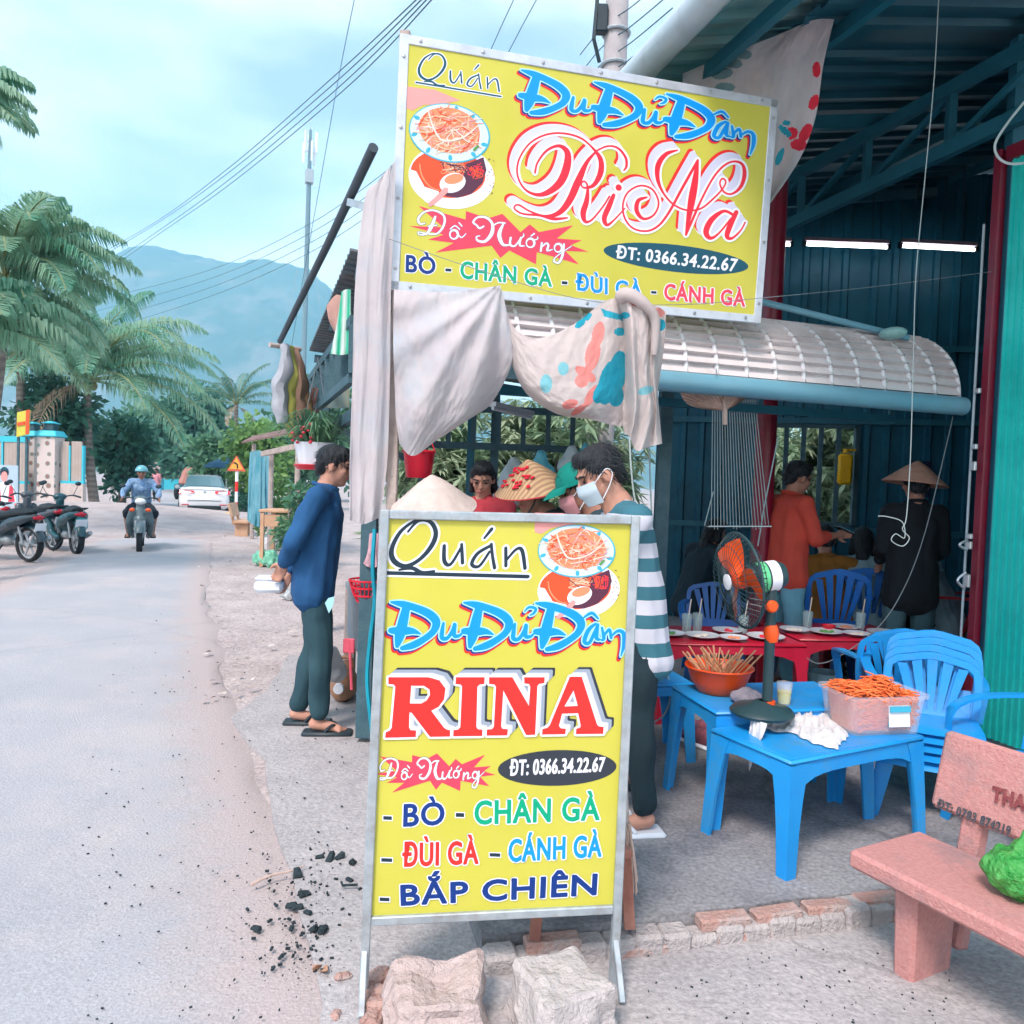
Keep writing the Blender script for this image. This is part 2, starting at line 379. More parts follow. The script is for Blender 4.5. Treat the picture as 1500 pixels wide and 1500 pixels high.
for k in range(58):
    q = slabL + ed * (k * .1 + .05) + en * -.012
    mb.box(q + Z * (.028 + .012 * gnoise(k, 1, .9)), (.105, .075 + .04 * abs(gnoise(k, 2, 1.7)), .10 + .05 * gnoise(k, 5, 1.1)), Matrix.Rotation(math.atan2(ed.y, ed.x) + .2 * gnoise(k, 3, 1.3), 3, 'Z'), .012)
build('mortar', mb, M_mort, slab)
bm_me = []
for k in range(4):
    b = MB(); b.box((0, 0, 0), (.185, .06, .042), None, .006)
    for v in b.v: v += Vector((.008 * gnoise(v.x * 30, v.z * 30 + k, 1), .006 * gnoise(v.z * 40, v.x * 30 + k, 1), .004 * gnoise(v.x * 20 + k, v.y * 30, 1)))
    me = b.mesh('brick'); me.materials.append(M_brick); bm_me.append(me)
for row in range(2):
    k = 0; s = .03 + row * .1
    while s < 4.2:
        if not (row == 1 and random.random() < .25):
            o = bpy.data.objects.new('brick', random.choice(bm_me)); linkp(o, slab)
            q = slabL + ed * (s + .09) + en * (-.016 + random.uniform(-.010, .010) + row * .010)
            o.location = (q.x, q.y, .028 + row * .05); o.rotation_euler = (random.uniform(-.05, .05), random.uniform(-.03, .03), math.atan2(ed.y, ed.x) + random.uniform(-.05, .05))
        s += .2 + random.uniform(0, .015)
# the wooded mountain
prof = [(-400, 560), (-200, 520), (0, 470), (60, 432), (120, 398), (150, 378), (190, 360), (225, 357), (285, 368), (350, 383), (410, 394), (450, 404), (480, 428), (520, 470), (600, 530), (720, 590), (900, 640), (1100, 680)]
MD = 1500.0
hp = [(at(x, y, MD).x, at(x, y, MD).z) for x, y in prof]
def ridge(x):
    if x <= hp[0][0]: return hp[0][1] * .9
    for (a, h), (b, g) in zip(hp, hp[1:]):
        if a <= x <= b:
            t = (x - a) / (b - a); return h + (g - h) * t
    return 20
def hillp(u, v):
    x = -1900 + 3000 * u; y = 950 + 1150 * v
    fall = max(0, 1 - abs((y - MD) / 560)) ; fall = fall * fall * (3 - 2 * fall)
    xs = x * MD / y if y < MD else x
    h = ridge(xs) * fall
    g = Vector((x * .004, y * .004, 0)); e = noise.fractal(g, 1.0, 2.1, 5)
    h += (36 * e * fall * (1 - .85 * max(0, 1 - abs(y - MD) / 60)) + 5 * noise.noise(Vector((x * .06, y * .06, 1))) * min(1, fall * 2) + 4 * noise.noise(Vector((x * .15, y * .15, 5))) * min(1, fall * 2))
    return Vector((x, y, h - 3))
mb = MB(); mb.grid(hillp, 260, 90)
M_hill = mat('forest_hill', (.055, .10, .07), .95, col2=(.11, .15, .10), scale=.012, bump=1.0, bscale=.09, dirt=(.40, .30, .26), dscale=.007, damt=.8)
hill = sheet('hill', mb, M_hill)
for p in hill.data.polygons: p.use_smooth = True
# ------------------------------------------------------------------ vegetation
M_palm = mat('palm_leaflet', (.11, .36, .24), .5, col2=(.38, .54, .38), scale=.9, sub=.45, spec=.35)
M_palm2 = mat('palm_leaflet_deep', (.06, .20, .14), .5, col2=(.12, .26, .17), scale=1.3, sub=.3, spec=.35)
M_palmdry = mat('dry_frond', (.34, .25, .17), .8, col2=(.45, .35, .25), scale=2)
M_rach = mat('palm_rachis', (.26, .28, .12), .6)
M_ptrunk = mat('palm_trunk', (.20, .17, .15), .95, col2=(.33, .29, .26), scale=5, bump=.8, bscale=12, wave=(1.6, (.12, .1, .09), .6, 1.5, 'Z'))
M_bark = mat('tree_bark', (.15, .12, .10), .95, col2=(.25, .21, .18), scale=7, bump=.8, bscale=18)
leafm = {
 'deep': mat('leaf_deep', (.04, .17, .13), .5, col2=(.10, .25, .16), scale=1.2, sub=.25, spec=.4),
 'mid': mat('leaf_mid', (.08, .23, .15), .5, col2=(.18, .34, .18), scale=1.2, sub=.3, spec=.4),
 'light': mat('leaf_light', (.15, .32, .10), .5, col2=(.28, .45, .14), scale=1.2, sub=.35, spec=.4),
 'mango': mat('leaf_mango', (.22, .36, .20), .4, col2=(.45, .52, .36), scale=1.2, sub=.3, spec=.5)}
rnd = random.Random(11)
def frond(mb, base, az, elev, L, droop, nleaf=46, leaf=.55, w=.024, side=.0, hang=.66):
    """a feather leaf: midrib curve with two rows of drooping leaflets; material 0 leaflet, 1 rachis"""
    d = Vector((math.sin(az), math.cos(az), 0)); P = []
    e = elev; p = Vector(base); n = 16
    for i in range(n + 1):
        P.append(p.copy()); t = i / n
        e2 = e - droop * (t ** 1.5)
        p = p + (d * math.cos(e2) + Z * math.sin(e2)) * (L / n)
        p += d.cross(Z) * side * t * L / n
    mb.cur = 1; mb.tube(P, [.035 * (1 - .85 * i / n) * L / 3.5 + .004 for i in range(n + 1)], 5); mb.cur = 0
    for k in range(nleaf):
        t = .12 + .88 * (k + .5) / nleaf; fi = t * n; i = min(int(fi), n - 1); q = P[i].lerp(P[i + 1], fi - i)
        tan = (P[i + 1] - P[i]).normalized(); sd = tan.cross(Z)
        if sd.length < .05: sd = d.cross(Z)
        sd.normalize(); ll = leaf * (math.sin(math.pi * min(1, (.18 + .82 * t))) ** .6 * .9 + .12) * rnd.uniform(.82, 1.1)
        for s in (-1, 1):
            dr = (sd * s * .8 + tan * rnd.uniform(.45, .75) + Z * rnd.uniform(-.05, .22)).normalized()
            a = q; b = a + dr * ll * .5; c = b + (dr * (1 - hang) - Z * hang * rnd.uniform(.8, 1.35)).normalized() * ll * .5
            ww = w * rnd.uniform(.8, 1.2); nn = dr.cross(tan); wv = tan * ww
            mb.add([a - wv * .4, a + wv * .4, b + wv + Z * .004, b - wv, c], [(0, 1, 2, 3), (3, 2, 4)])
def palm(name, label, base, top, fronds, L, seed, group='coconut palms along the road', m=None, trunk_r=.16, nleaf=46, dry=0, leaf=.6, nuts=0):
    global rnd
    rnd = random.Random(seed); base, top = Vector(base), Vector(top)
    t = thing(name, label, 'palm tree', base, 0, group)
    mb = MB(); n = 14
    bend = Vector((rnd.uniform(-.2, .2), rnd.uniform(-.2, .2), 0))
    P = [base.lerp(top, i / n) + bend * math.sin(math.pi * i / n) - Z * (.2 if i == 0 else 0) for i in range(n + 1)]
    mb.tube(P, [trunk_r * (1.35 - .55 * (i / n) ** .4) for i in range(n + 1)], 10); build('trunk', mb, M_ptrunk, t, True, True)
    mb = MB()
    for f in fronds:
        az, el, dr = f[:3]; l = L * (f[3] if len(f) > 3 else rnd.uniform(.85, 1.1))
        frond(mb, top, R(az), R(el), l, R(dr), nleaf, leaf, side=rnd.uniform(-.15, .15))
    build('crown', mb, [m or M_palm, M_rach], t, True, fixn=False)
    if dry:
        mb = MB()
        for k in range(dry): frond(mb, top - Z * .1, rnd.uniform(0, 6.28), R(-20), L * .6, R(70), 26, leaf * .8, hang=.8)
        build('dry_fronds', mb, [M_palmdry, M_palmdry], t, True, fixn=False)
    if nuts:
        for k in range(nuts):
            b = MB(); a = rnd.uniform(0, 6.28); b.ell(top + Vector((.24 * math.cos(a), .24 * math.sin(a), -.18 - .1 * rnd.random())), (.12, .12, .15), None, 8, 6); build('coconut', b, M_rach, t, True, True)
    return t
def leafy(mb, c, rad, n, size, asp=2.2, seed=0, shell=.55, whorl=0, droop=.3):
    r = random.Random(seed); c = Vector(c)
    clumps = []
    for k in range(max(8, n // 42)):
        d = Vector((r.gauss(0, 1), r.gauss(0, 1), r.gauss(0, 1))).normalized(); f = r.uniform(shell, 1.0)
        clumps.append((c + Vector((d.x * rad[0] * f, d.y * rad[1] * f, d.z * rad[2] * f)), r.uniform(.2, .36)))
    R3 = sum(rad) / 3
    for k in range(n):
        q, cr_ = clumps[k % len(clumps)]
        d = Vector((r.gauss(0, 1), r.gauss(0, 1), r.gauss(0, .8))).normalized() * (cr_ * R3 * 1.25 * r.random() ** .45)
        p = q + d
        if whorl:
            for w in range(whorl):
                a = r.uniform(0, 6.28); out = Vector((math.cos(a), math.sin(a), r.uniform(-droop - .5, .35))).normalized(); s = size * r.uniform(.7, 1.25)
                sd = out.cross(Z).normalized() * s / asp * .5
                mb.add([p, p + out * s * .45 + sd, p + out * s - Z * s * .25 * droop, p + out * s * .45 - sd], [(0, 1, 2, 3)])
        else:
            out = (d.normalized() + Vector((r.gauss(0, .7), r.gauss(0, .7), r.gauss(0, .5) - droop))).normalized(); s = size * r.uniform(.6, 1.3)
            sd = out.cross(Vector((r.gauss(0, 1), r.gauss(0, 1), r.gauss(0, 1)))).normalized() * s / asp * .5
            mb.add([p, p + out * s * .5 + sd, p + out * s, p + out * s * .5 - sd], [(0, 1, 2, 3)])
    return clumps
def tree(name, label, base, top_h, rad, n, size, m, seed, group=None, cat='tree', asp=2.2, whorl=0, droop=.3, r0=.16, cz=None):
    base = Vector(base); r = random.Random(seed); t = thing(name, label, cat, base, 0, group)
    c = base + Z * (cz if cz is not None else top_h - rad[2]); mb = MB(); cl = leafy(mb, c, rad, n, size, asp, seed, .3, whorl, droop)
    build('crown', mb, leafm[m], t, True, fixn=False)
    mb = MB(); fork = base.lerp(c, .55); mb.tube(cpath([base - Z * .2, base.lerp(fork, .5) + Vector((r.uniform(-.1, .1), r.uniform(-.1, .1), 0)), fork], 4), [r0 * (1.2 - .04 * i) for i in range(9)], 8)
    build('trunk', mb, M_bark, t, True, True)
    mb = MB()
    for q, _ in cl[:14]: mb.tube([fork - Z * .1, fork.lerp(q, .5) + Vector((r.uniform(-.2, .2), r.uniform(-.2, .2), .15)), q], [r0 * .5, r0 * .28, .02], 6)
    build('branches', mb, M_bark, t, True, True)
    return t
# coconut palms
b1 = at(140, 700, 29); b1.z = 0
palm('coconut_palm', 'full coconut palm leaning over the wall beside the tiled gate posts', b1, at(128, 556, 29),
     [(85, 60, 95, 1.0), (92, 38, 80, 1.05), (105, 22, 75, 1.05), (120, 45, 100), (75, 12, 62, 1.0), (130, 10, 70), (150, 30, 90), (160, 65, 110), (60, 40, 90), (30, 50, 100), (0, 35, 90), (-30, 55, 100), (-60, 40, 90), (-85, 30, 80), (-100, 55, 100), (180, 20, 80), (200, 45, 95), (-120, 15, 75), (-150, 35, 90), (100, -8, 60, .95), (80, 78, 60, .8), (-70, 75, 70, .8), (110, 55, 110, 1.0), (95, 5, 70, 1.1)],
     5.2, 3, nleaf=96, dry=3, leaf=1.25, nuts=5)
b2 = at(-45, 760, 17); b2.z = 0
palm('coconut_palm', 'tall coconut palm at the left edge rising above the yellow board', b2, at(8, 410, 17),
     [(80, 55, 90), (95, 25, 80, 1.05), (110, 5, 60), (70, 40, 80), (60, 78, 60, .8), (120, 65, 90), (100, 70, 100, .9), (150, 35, 90), (170, 60, 90), (200, 30, 80), (230, 50, 80), (-60, 60, 80), (-90, 30, 80), (-30, 45, 90), (0, 70, 80), (30, 30, 80), (88, -12, 55), (140, -5, 60), (190, 5, 70), (75, 85, 40, .75), (92, 48, 100, 1.0), (105, 40, 105, 1.05), (82, 15, 75, 1.1), (125, 20, 85, 1.1), (98, -25, 45, .95), (112, -30, 40, .9), (78, -20, 45, .9), (135, 50, 95)],
     2.75, 5, nleaf=84, dry=3, leaf=.85, nuts=4)
b3 = at(-75, 800, 11); b3.z = 0
palm('coconut_palm', 'coconut palm cut by the left edge with a low drooping frond', b3, at(-75, 505, 11),
     [(85, 35, 90, 1.0), (100, 20, 85, 1.05), (70, 50, 90), (130, 40, 90), (160, 30, 80), (50, 40, 80), (20, 30, 90), (-40, 50, 80), (-90, 40, 80), (200, 40, 80), (90, 70, 85, .8), (115, 55, 100, .9)], 1.9, 8, nleaf=70, leaf=.6)
b4 = at(-95, 820, 10); b4.z = 0
palm('coconut_palm', 'highest palm whose frond tips hang into the upper left corner', b4, at(-110, 140, 10),
     [(85, 25, 70, 1.0), (95, 5, 55, 1.0), (75, 45, 80), (110, 30, 90), (140, 20, 80), (40, 30, 80), (0, 40, 80), (-60, 30, 80), (-110, 30, 80), (180, 30, 80), (100, -15, 45, .95)], 1.35, 9, nleaf=64, leaf=.45)
b6 = at(24, 720, 28); b6.z = 0
palm('coconut_palm', 'bushy coconut palm just behind the tiled gate posts', b6, at(30, 515, 28), [(85, 50, 95), (95, 20, 75), (110, 40, 95), (70, 35, 85), (130, 60, 95), (60, 70, 80), (150, 25, 80), (20, 50, 90), (-30, 45, 90), (-70, 30, 85), (-90, 55, 95), (-110, 20, 75), (180, 40, 90), (-150, 50, 90), (88, 75, 70, .8), (-80, 78, 70, .8), (100, -5, 60), (-95, -5, 60)], 3.7, 33, nleaf=84, dry=2, leaf=1.0, nuts=4)
b5 = at(345, 700, 46); b5.z = 0
palm('coconut_palm', 'distant upright coconut palm above the green trees by the road', b5, at(346, 592, 46),
     [(a, e, d) for a, e, d in ((0, 70, 70), (60, 60, 80), (85, 35, 80), (95, 15, 60), (120, 50, 90), (-60, 60, 80), (-85, 40, 80), (-95, 15, 60), (-110, 50, 80), (180, 60, 80), (90, 75, 60), (-90, 78, 60), (150, 20, 70), (-150, 30, 80), (75, 55, 60), (-75, 65, 60))], 3.1, 12, m=M_palm2, nleaf=40, leaf=.6, dry=2)
# broad-leaved trees along the road
def bt(lbl, x, yb, Y, ytop, rx, n, size, m, seed, ry=None, name='roadside_tree', grp='trees along the road'):
    b = at(x, yb, Y); b.z = 0; h = at(x, ytop, Y).z; rw = rx / FPX * Y
    return tree(name, lbl, b, h, (rw, ry or rw, h * .42), n, size, m, seed, grp, asp=1.8)
bt('dark leafy tree behind the tiled gate posts', 82, 700, 29, 545, 50, 3600, .34, 'deep', 21)
bt('dark tree in the shade right of the cyan wall', 178, 700, 33, 600, 46, 3200, .36, 'deep', 22)
bt('tall dark tree behind the distant white car', 285, 700, 58, 572, 62, 4200, .62, 'deep', 23)
bt('rounded tree left of the distant palm', 235, 700, 75, 598, 66, 3200, .8, 'mid', 24)
bt('bright green tree behind the road warning sign', 375, 700, 31, 612, 42, 4000, .30, 'light', 25)
bt('mid green tree filling the gap beside the shack roof', 425, 700, 36, 585, 42, 3600, .36, 'mid', 26)
bt('dark low tree under the distant palm', 325, 705, 40, 632, 40, 3000, .36, 'mid', 27)
bt('pale green tree far behind the shack', 470, 700, 50, 560, 60, 3200, .6, 'mid', 28)
bt('far tree at the bend left of the car', 215, 700, 95, 630, 50, 2200, .9, 'deep', 29)
bt('small far tree at the end of the road', 262, 702, 110, 648, 40, 1800, .9, 'mid', 30)
# far-off wood closing the view under the mountain
mb = MB(); rr = random.Random(40)
for k in range(60):
    x = rr.uniform(-420, 420); y = rr.uniform(260, 420)
    leafy(mb, (x, y, rr.uniform(5, 8)), (rr.uniform(9, 15), 9, rr.uniform(5, 8)), 260, 3.4, 1.6, k, .4)
tag(build('woodland', mb, leafm['mid'], None, fixn=False), 'far hazy wood along the foot of the mountain', 'woodland', None, 'stuff')
# mango trees behind the stall and shop window
for k, (x, Y, ytop, rx, sd, lb) in enumerate(((690, 12.0, 588, 120, 51, 'mango tree with narrow leaves behind the girl and red bucket'), (815, 12.6, 582, 120, 52, 'mango tree seen through the rail frame behind the hanging bags'),
        (1150, 13.0, 560, 110, 53, 'leafy mango tree left behind the barred shop window'), (1260, 13.0, 570, 110, 54, 'leafy mango tree right behind the barred shop window'))):
    b = at(x, 760, Y); b.z = 0; h = at(x, ytop, Y).z; rw = rx / FPX * Y
    tree('mango_tree', lb, b, h, (rw * 1.15, rw, h * .5), 1700, .30, 'mango', sd, 'mango trees behind the shop', asp=4.2, whorl=8, droop=.55, r0=.10, cz=h * .5)
# ================================================================== THE TWO SIGNS
def flat(name, col, rough=.35): return mat(name, col, rough, var=.03, scale=3, spec=.35)
K_yel = mat('sign_yellow', (.55, .525, .065), .4, col2=(.60, .57, .085), scale=2.5, spec=.4, dirt=(.55, .50, .12), dscale=7, damt=.25)
K_white = flat('print_white', (.80, .84, .90)); K_lav = flat('print_lavender', (.62, .64, .80)); K_red = flat('print_red', (.80, .035, .03)); K_crim = flat('print_crimson', (.80, .03, .055)); K_pink = flat('print_rose', (.80, .06, .11))
K_blue = flat('print_blue', (.005, .30, .84)); K_navy = flat('print_navy', (.006, .04, .22)); K_ink = flat('print_ink', (.015, .035, .055)); K_teal = flat('print_teal', (.012, .085, .13))
K_green = flat('print_green', (.0, .38, .20)); K_cyan = flat('print_cyan', (.40, .78, .86)); K_gray = flat('print_gray', (.32, .38, .46)); K_char = flat('print_charcoal', (.035, .045, .06))
K_skin = flat('print_skin', (.80, .34, .32)); K_plate = flat('print_plate', (.60, .76, .82)); K_nood = flat('print_noodle', (.80, .56, .38)); K_nood2 = flat('print_noodle_orange', (.78, .28, .14)); K_sauce = flat('print_sauce', (.10, .03, .06)); K_orange = flat('print_orange', (.80, .09, .03)); K_tealblob = flat('print_plate_rim', (.05, .42, .60)); K_leaf = flat('print_herb', (.10, .30, .08)); K_cream = flat('print_cream', (.80, .70, .60))
M_alu = mat('aluminium_frame', (.55, .60, .66), .38, col2=(.66, .70, .75), scale=9, metal=.35, bump=.05, dirt=(.36, .37, .38), dscale=10, damt=.4)
M_galv = mat('galvanised_tube', (.36, .43, .47), .45, col2=(.48, .54, .57), scale=22, metal=.4, dirt=(.26, .22, .20), dscale=12, damt=.6)
M_screw = mat('screw_head', (.45, .46, .48), .3, metal=.8)
class Print:
    """flat print laid on a sign's own plane; every layer a fraction of a millimetre above the last"""
    def __init__(s, p0, n, tr): s.p0 = p0; s.n = n; s.tr = tr; s.h = .0006; s.mb = MB(); s.mats = []
    def P(s, x, y, h):
        x, y = s.tr(x, y); return onp(x, y, s.p0, s.n) + s.n * h
    def use(s, m):
        if m not in s.mats: s.mats.append(m)
        s.mb.cur = s.mats.index(m)
    def poly(s, pts, m, holes=()):
        s.use(m); s.h += .00008; allp = [Vector((x, y, 0)) for q in [pts, *holes] for x, y in q]
        tr = tessellate_polygon([[Vector((x, y, 0)) for x, y in q] for q in [pts, *holes]])
        s.mb.add([s.P(p.x, p.y, s.h) for p in allp], [tuple(t) for t in tr])
    def stroke(s, pts, m, dw=0, off=(0, 0), k=5, wm=1.0, bump=True):
        s.use(m)
        if bump: s.h += .000018
        P = catmull(pts, k) if len(pts) > 2 else list(pts); n = len(P); L = []; Rr = []; h = s.h
        for i in range(n):
            a, b = P[max(i - 1, 0)], P[min(i + 1, n - 1)]; dx, dy = b[0] - a[0], b[1] - a[1]; l = math.hypot(dx, dy) or 1
            w = max(.5, P[i][2] * wm + dw) / 2; x, y = P[i][0] + off[0], P[i][1] + off[1]
            L.append((x - dy / l * w, y + dx / l * w)); Rr.append((x + dy / l * w, y - dx / l * w))
        hh = lambda i: h + 6e-7 * i
        vs = [s.P(*L[i], hh(i)) for i in range(n)] + [s.P(*Rr[i], hh(i)) for i in range(n)]
        s.mb.add(vs, [(i, i + 1, n + i + 1, n + i) for i in range(n - 1)])
        for e in (0, n - 1):
            w = max(.5, P[e][2] * wm + dw) / 2; x, y = P[e][0] + off[0], P[e][1] + off[1]
            s.mb.add([s.P(x + w * math.cos(a * .785), y + w * math.sin(a * .785), hh(n + 2 + e)) for a in range(8)], [tuple(range(8))])
    def strokes(s, ss, m, dw=0, off=(0, 0), k=5, wm=1.0):
        for q in ss: s.stroke(q, m, dw, off, k, wm)
        s.h += .00008
    def ellipse(s, c, a, b, m, tilt=0, n=40):
        s.poly([(c[0] + a * math.cos(t) * math.cos(tilt) - b * math.sin(t) * math.sin(tilt), c[1] + a * math.cos(t) * math.sin(tilt) + b * math.sin(t) * math.cos(tilt)) for t in (2 * math.pi * i / n for i in range(n))], m)
    def text(s, body, quad, m, bold=.04, outline=.08, mo=None, bend=None):
        cu = bpy.data.curves.new('t', 'FONT'); cu.body = body; cu.resolution_u = 4; cu.space_character = 1.08
        o = bpy.data.objects.new('t', cu); C.objects.link(o); dg = bpy.context.evaluated_depsgraph_get(); me = bpy.data.meshes.new_from_object(o.evaluated_get(dg))
        x0 = min(v.co.x for v in me.vertices) - bold / 2; x1 = max(v.co.x for v in me.vertices) + bold / 2
        TL, TR, BR, BL = quad; em = math.hypot(TL[0] - BL[0], TL[1] - BL[1]) / (.682 + bold)
        def pt(co):
            a = (co.x - x0) / (x1 - x0); b = (co.y + bold / 2) / (.682 + bold)
            bot = (BL[0] + (BR[0] - BL[0]) * a, BL[1] + (BR[1] - BL[1]) * a); top = (TL[0] + (TR[0] - TL[0]) * a, TL[1] + (TR[1] - TL[1]) * a)
            return (bot[0] + (top[0] - bot[0]) * b, bot[1] + (top[1] - bot[1]) * b)
        V2 = [pt(v.co) for v in me.vertices]; cnt = {}
        for p in me.polygons:
            for e in p.edge_keys: cnt[e] = cnt.get(e, 0) + 1
        edges = [e for e, c in cnt.items() if c == 1]
        def fill(mm):
            s.use(mm); s.h += .00006; s.mb.add([s.P(x, y, s.h) for x, y in V2], [tuple(p.vertices) for p in me.polygons])
        def rim(mm, w):
            s.h += .00006
            for k, (i, j) in enumerate(edges):
                h0 = s.h; s.h += 4e-7 * (k % 60); s.stroke([(*V2[i], w), (*V2[j], w)], mm, bump=False); s.h = h0
            s.h += .00004
        if outline: rim(mo or K_white, em * (bold + outline)); fill(mo or K_white)
        rim(m, em * bold); fill(m)
        bpy.data.objects.remove(o); bpy.data.curves.remove(cu); bpy.data.meshes.remove(me)
    def done(s, name, parent, label=None):
        o = build(name, s.mb, s.mats, parent, True, fixn=False)
        if label: o['label'] = label
        s.mb = MB(); s.mats = []; s.h = .0006; return o
def zoomtr(x0, y0, sc): return lambda x, y: (x0 + x / sc, y0 + y / sc)
def affine(src, dst):
    M = Matrix([[p[0], p[1], 1] for p in src]).inverted(); ax = M @ Vector([d[0] for d in dst]); ay = M @ Vector([d[1] for d in dst])
    return lambda x, y: (ax[0] * x + ax[1] * y + ax[2], ay[0] * x + ay[1] * y + ay[2])
def comp(f, g): return lambda x, y: f(*g(x, y))
# --- artwork shared by the two signs
QUAN = [[(275, 215, 8), (325, 168, 12), (385, 180, 15), (416, 240, 20), (395, 305, 21), (335, 365, 16), (265, 388, 19), (207, 352, 22), (195, 290, 20), (235, 212, 16), (300, 168, 10), (330, 163, 8)],
        [(235, 402, 7), (300, 402, 15), (350, 432, 15), (412, 434, 10)], [(460, 312, 14), (463, 390, 17), (495, 410, 12), (545, 335, 10)], [(548, 318, 12), (555, 412, 14)],
        [(695, 345, 12), (630, 375, 14), (602, 425, 15), (640, 440, 11), (690, 375, 10)], [(698, 338, 12), (706, 400, 12), (718, 460, 14)], [(663, 302, 8), (698, 262, 15)], [(772, 368, 13), (775, 458, 13)], [(776, 430, 9), (825, 382, 11), (855, 392, 15), (872, 484, 14)]]
UNDER = [[(170, 408, 13), (888, 528, 13)]]
def Dd(ox, oy): return [[(x + ox, y + oy, w) for x, y, w in q] for q in ([(105, 532, 12), (165, 543, 38), (245, 566, 42), (315, 598, 48), (352, 640, 48), (338, 690, 38), (290, 732, 36), (225, 768, 40), (165, 785, 26)], [(188, 560, 44), (165, 660, 58), (150, 722, 54), (138, 772, 26)], [(104, 688, 34), (160, 690, 50), (220, 690, 36), (265, 706, 10)])]
def uu(ox, oy): return [[(x + ox, y + oy, w) for x, y, w in q] for q in ([(392, 648, 16), (385, 690, 24), (384, 728, 26), (412, 730, 22), (438, 695, 20), (452, 652, 16)], [(456, 655, 18), (450, 712, 26), (478, 716, 18), (508, 688, 8)])]
DU = Dd(0, 0) + uu(0, 0) + Dd(400, 3) + uu(392, 4) + [[(838, 583, 8), (862, 560, 15), (898, 568, 17), (888, 592, 15), (868, 604, 9)]] + Dd(795, 6) + [[(1228, 650, 14), (1188, 685, 24), (1165, 748, 24), (1192, 755, 20), (1218, 705, 20), (1240, 655, 16)], [(1238, 660, 20), (1232, 728, 24), (1256, 738, 10)], [(1160, 618, 10), (1206, 592, 18), (1240, 622, 12)],
      [(1262, 672, 14), (1272, 728, 22), (1262, 742, 12)], [(1270, 722, 14), (1302, 682, 18), (1312, 728, 18)], [(1316, 716, 12), (1350, 690, 18), (1380, 704, 24), (1382, 765, 22), (1366, 828, 8)]]
RINA = [[(172, 368, 10), (186, 310, 10), (240, 240, 13), (310, 213, 18), (358, 250, 32), (356, 330, 44), (320, 420, 44), (250, 480, 32), (180, 495, 18), (110, 460, 10), (70, 380, 9), (80, 290, 9), (140, 200, 9), (230, 150, 10), (330, 140, 10), (430, 165, 10), (500, 220, 10), (550, 290, 26), (550, 370, 32), (510, 440, 22), (455, 455, 9), (438, 432, 8), (458, 418, 8), (476, 450, 11), (470, 530, 28), (450, 600, 32), (462, 650, 18), (500, 640, 10), (560, 570, 9), (602, 505, 9)],
        [(530, 240, 9), (470, 310, 22), (420, 420, 40), (370, 530, 38), (310, 600, 28), (230, 620, 15), (140, 590, 9), (75, 553, 9), (52, 574, 8), (100, 605, 9), (200, 615, 12), (280, 635, 17), (358, 629, 8)],
        [(530, 240, 9), (590, 215, 9), (650, 225, 11), (695, 280, 13), (700, 330, 13), (685, 355, 7)], [(626, 498, 20), (600, 560, 30), (572, 630, 28), (588, 670, 17), (630, 640, 9), (690, 575, 7)], [(654, 452, 34), (656, 456, 34)],
        [(818, 510, 9), (768, 530, 22), (760, 590, 24), (800, 635, 15), (860, 610, 10), (886, 540, 9), (850, 465, 9), (780, 443, 9), (710, 480, 9), (680, 550, 9), (690, 630, 9), (740, 690, 9), (820, 705, 10), (890, 670, 11), (950, 590, 13), (1010, 480, 14), (1060, 390, 15), (1112, 298, 14)],
        [(995, 238, 7), (930, 260, 22), (885, 320, 30), (880, 400, 22), (910, 480, 11), (970, 550, 9), (1050, 585, 9), (1130, 575, 9), (1200, 520, 9), (1255, 462, 8), (1274, 420, 8), (1254, 402, 8), (1240, 432, 8), (1265, 480, 9), (1310, 490, 10), (1360, 450, 18), (1382, 380, 22), (1370, 320, 15), (1320, 303, 10), (1260, 330, 10), (1200, 400, 10), (1140, 510, 10), (1090, 620, 13), (1045, 728, 9)],
        [(1112, 296, 12), (1096, 420, 36), (1075, 540, 40), (1043, 728, 9)], [(1318, 612, 14), (1262, 590, 16), (1192, 640, 30), (1160, 708, 32), (1184, 746, 20), (1232, 720, 10), (1305, 632, 9)], [(1335, 596, 24), (1292, 690, 30), (1282, 738, 24), (1312, 746, 13), (1360, 702, 8), (1386, 655, 7)]]
BURST = [(215, 58), (400, 112), (560, 158), (562, 95), (722, 150), (830, 116), (962, 250), (1030, 193), (1098, 250), (1350, 200), (1228, 296), (1412, 310), (1330, 345), (1462, 395), (1290, 388), (1392, 487), (1082, 396), (1075, 486), (880, 385), (815, 440), (750, 350), (338, 400), (472, 330), (283, 305), (398, 270), (143, 205), (395, 214)]
def ring(cx, cy, rx, ry, w): return [(cx + rx * math.cos(t), cy + ry * math.sin(t), w * (1 + .35 * math.cos(t * 1 + .6))) for t in (math.pi * 2 * i / 9 for i in range(10))]
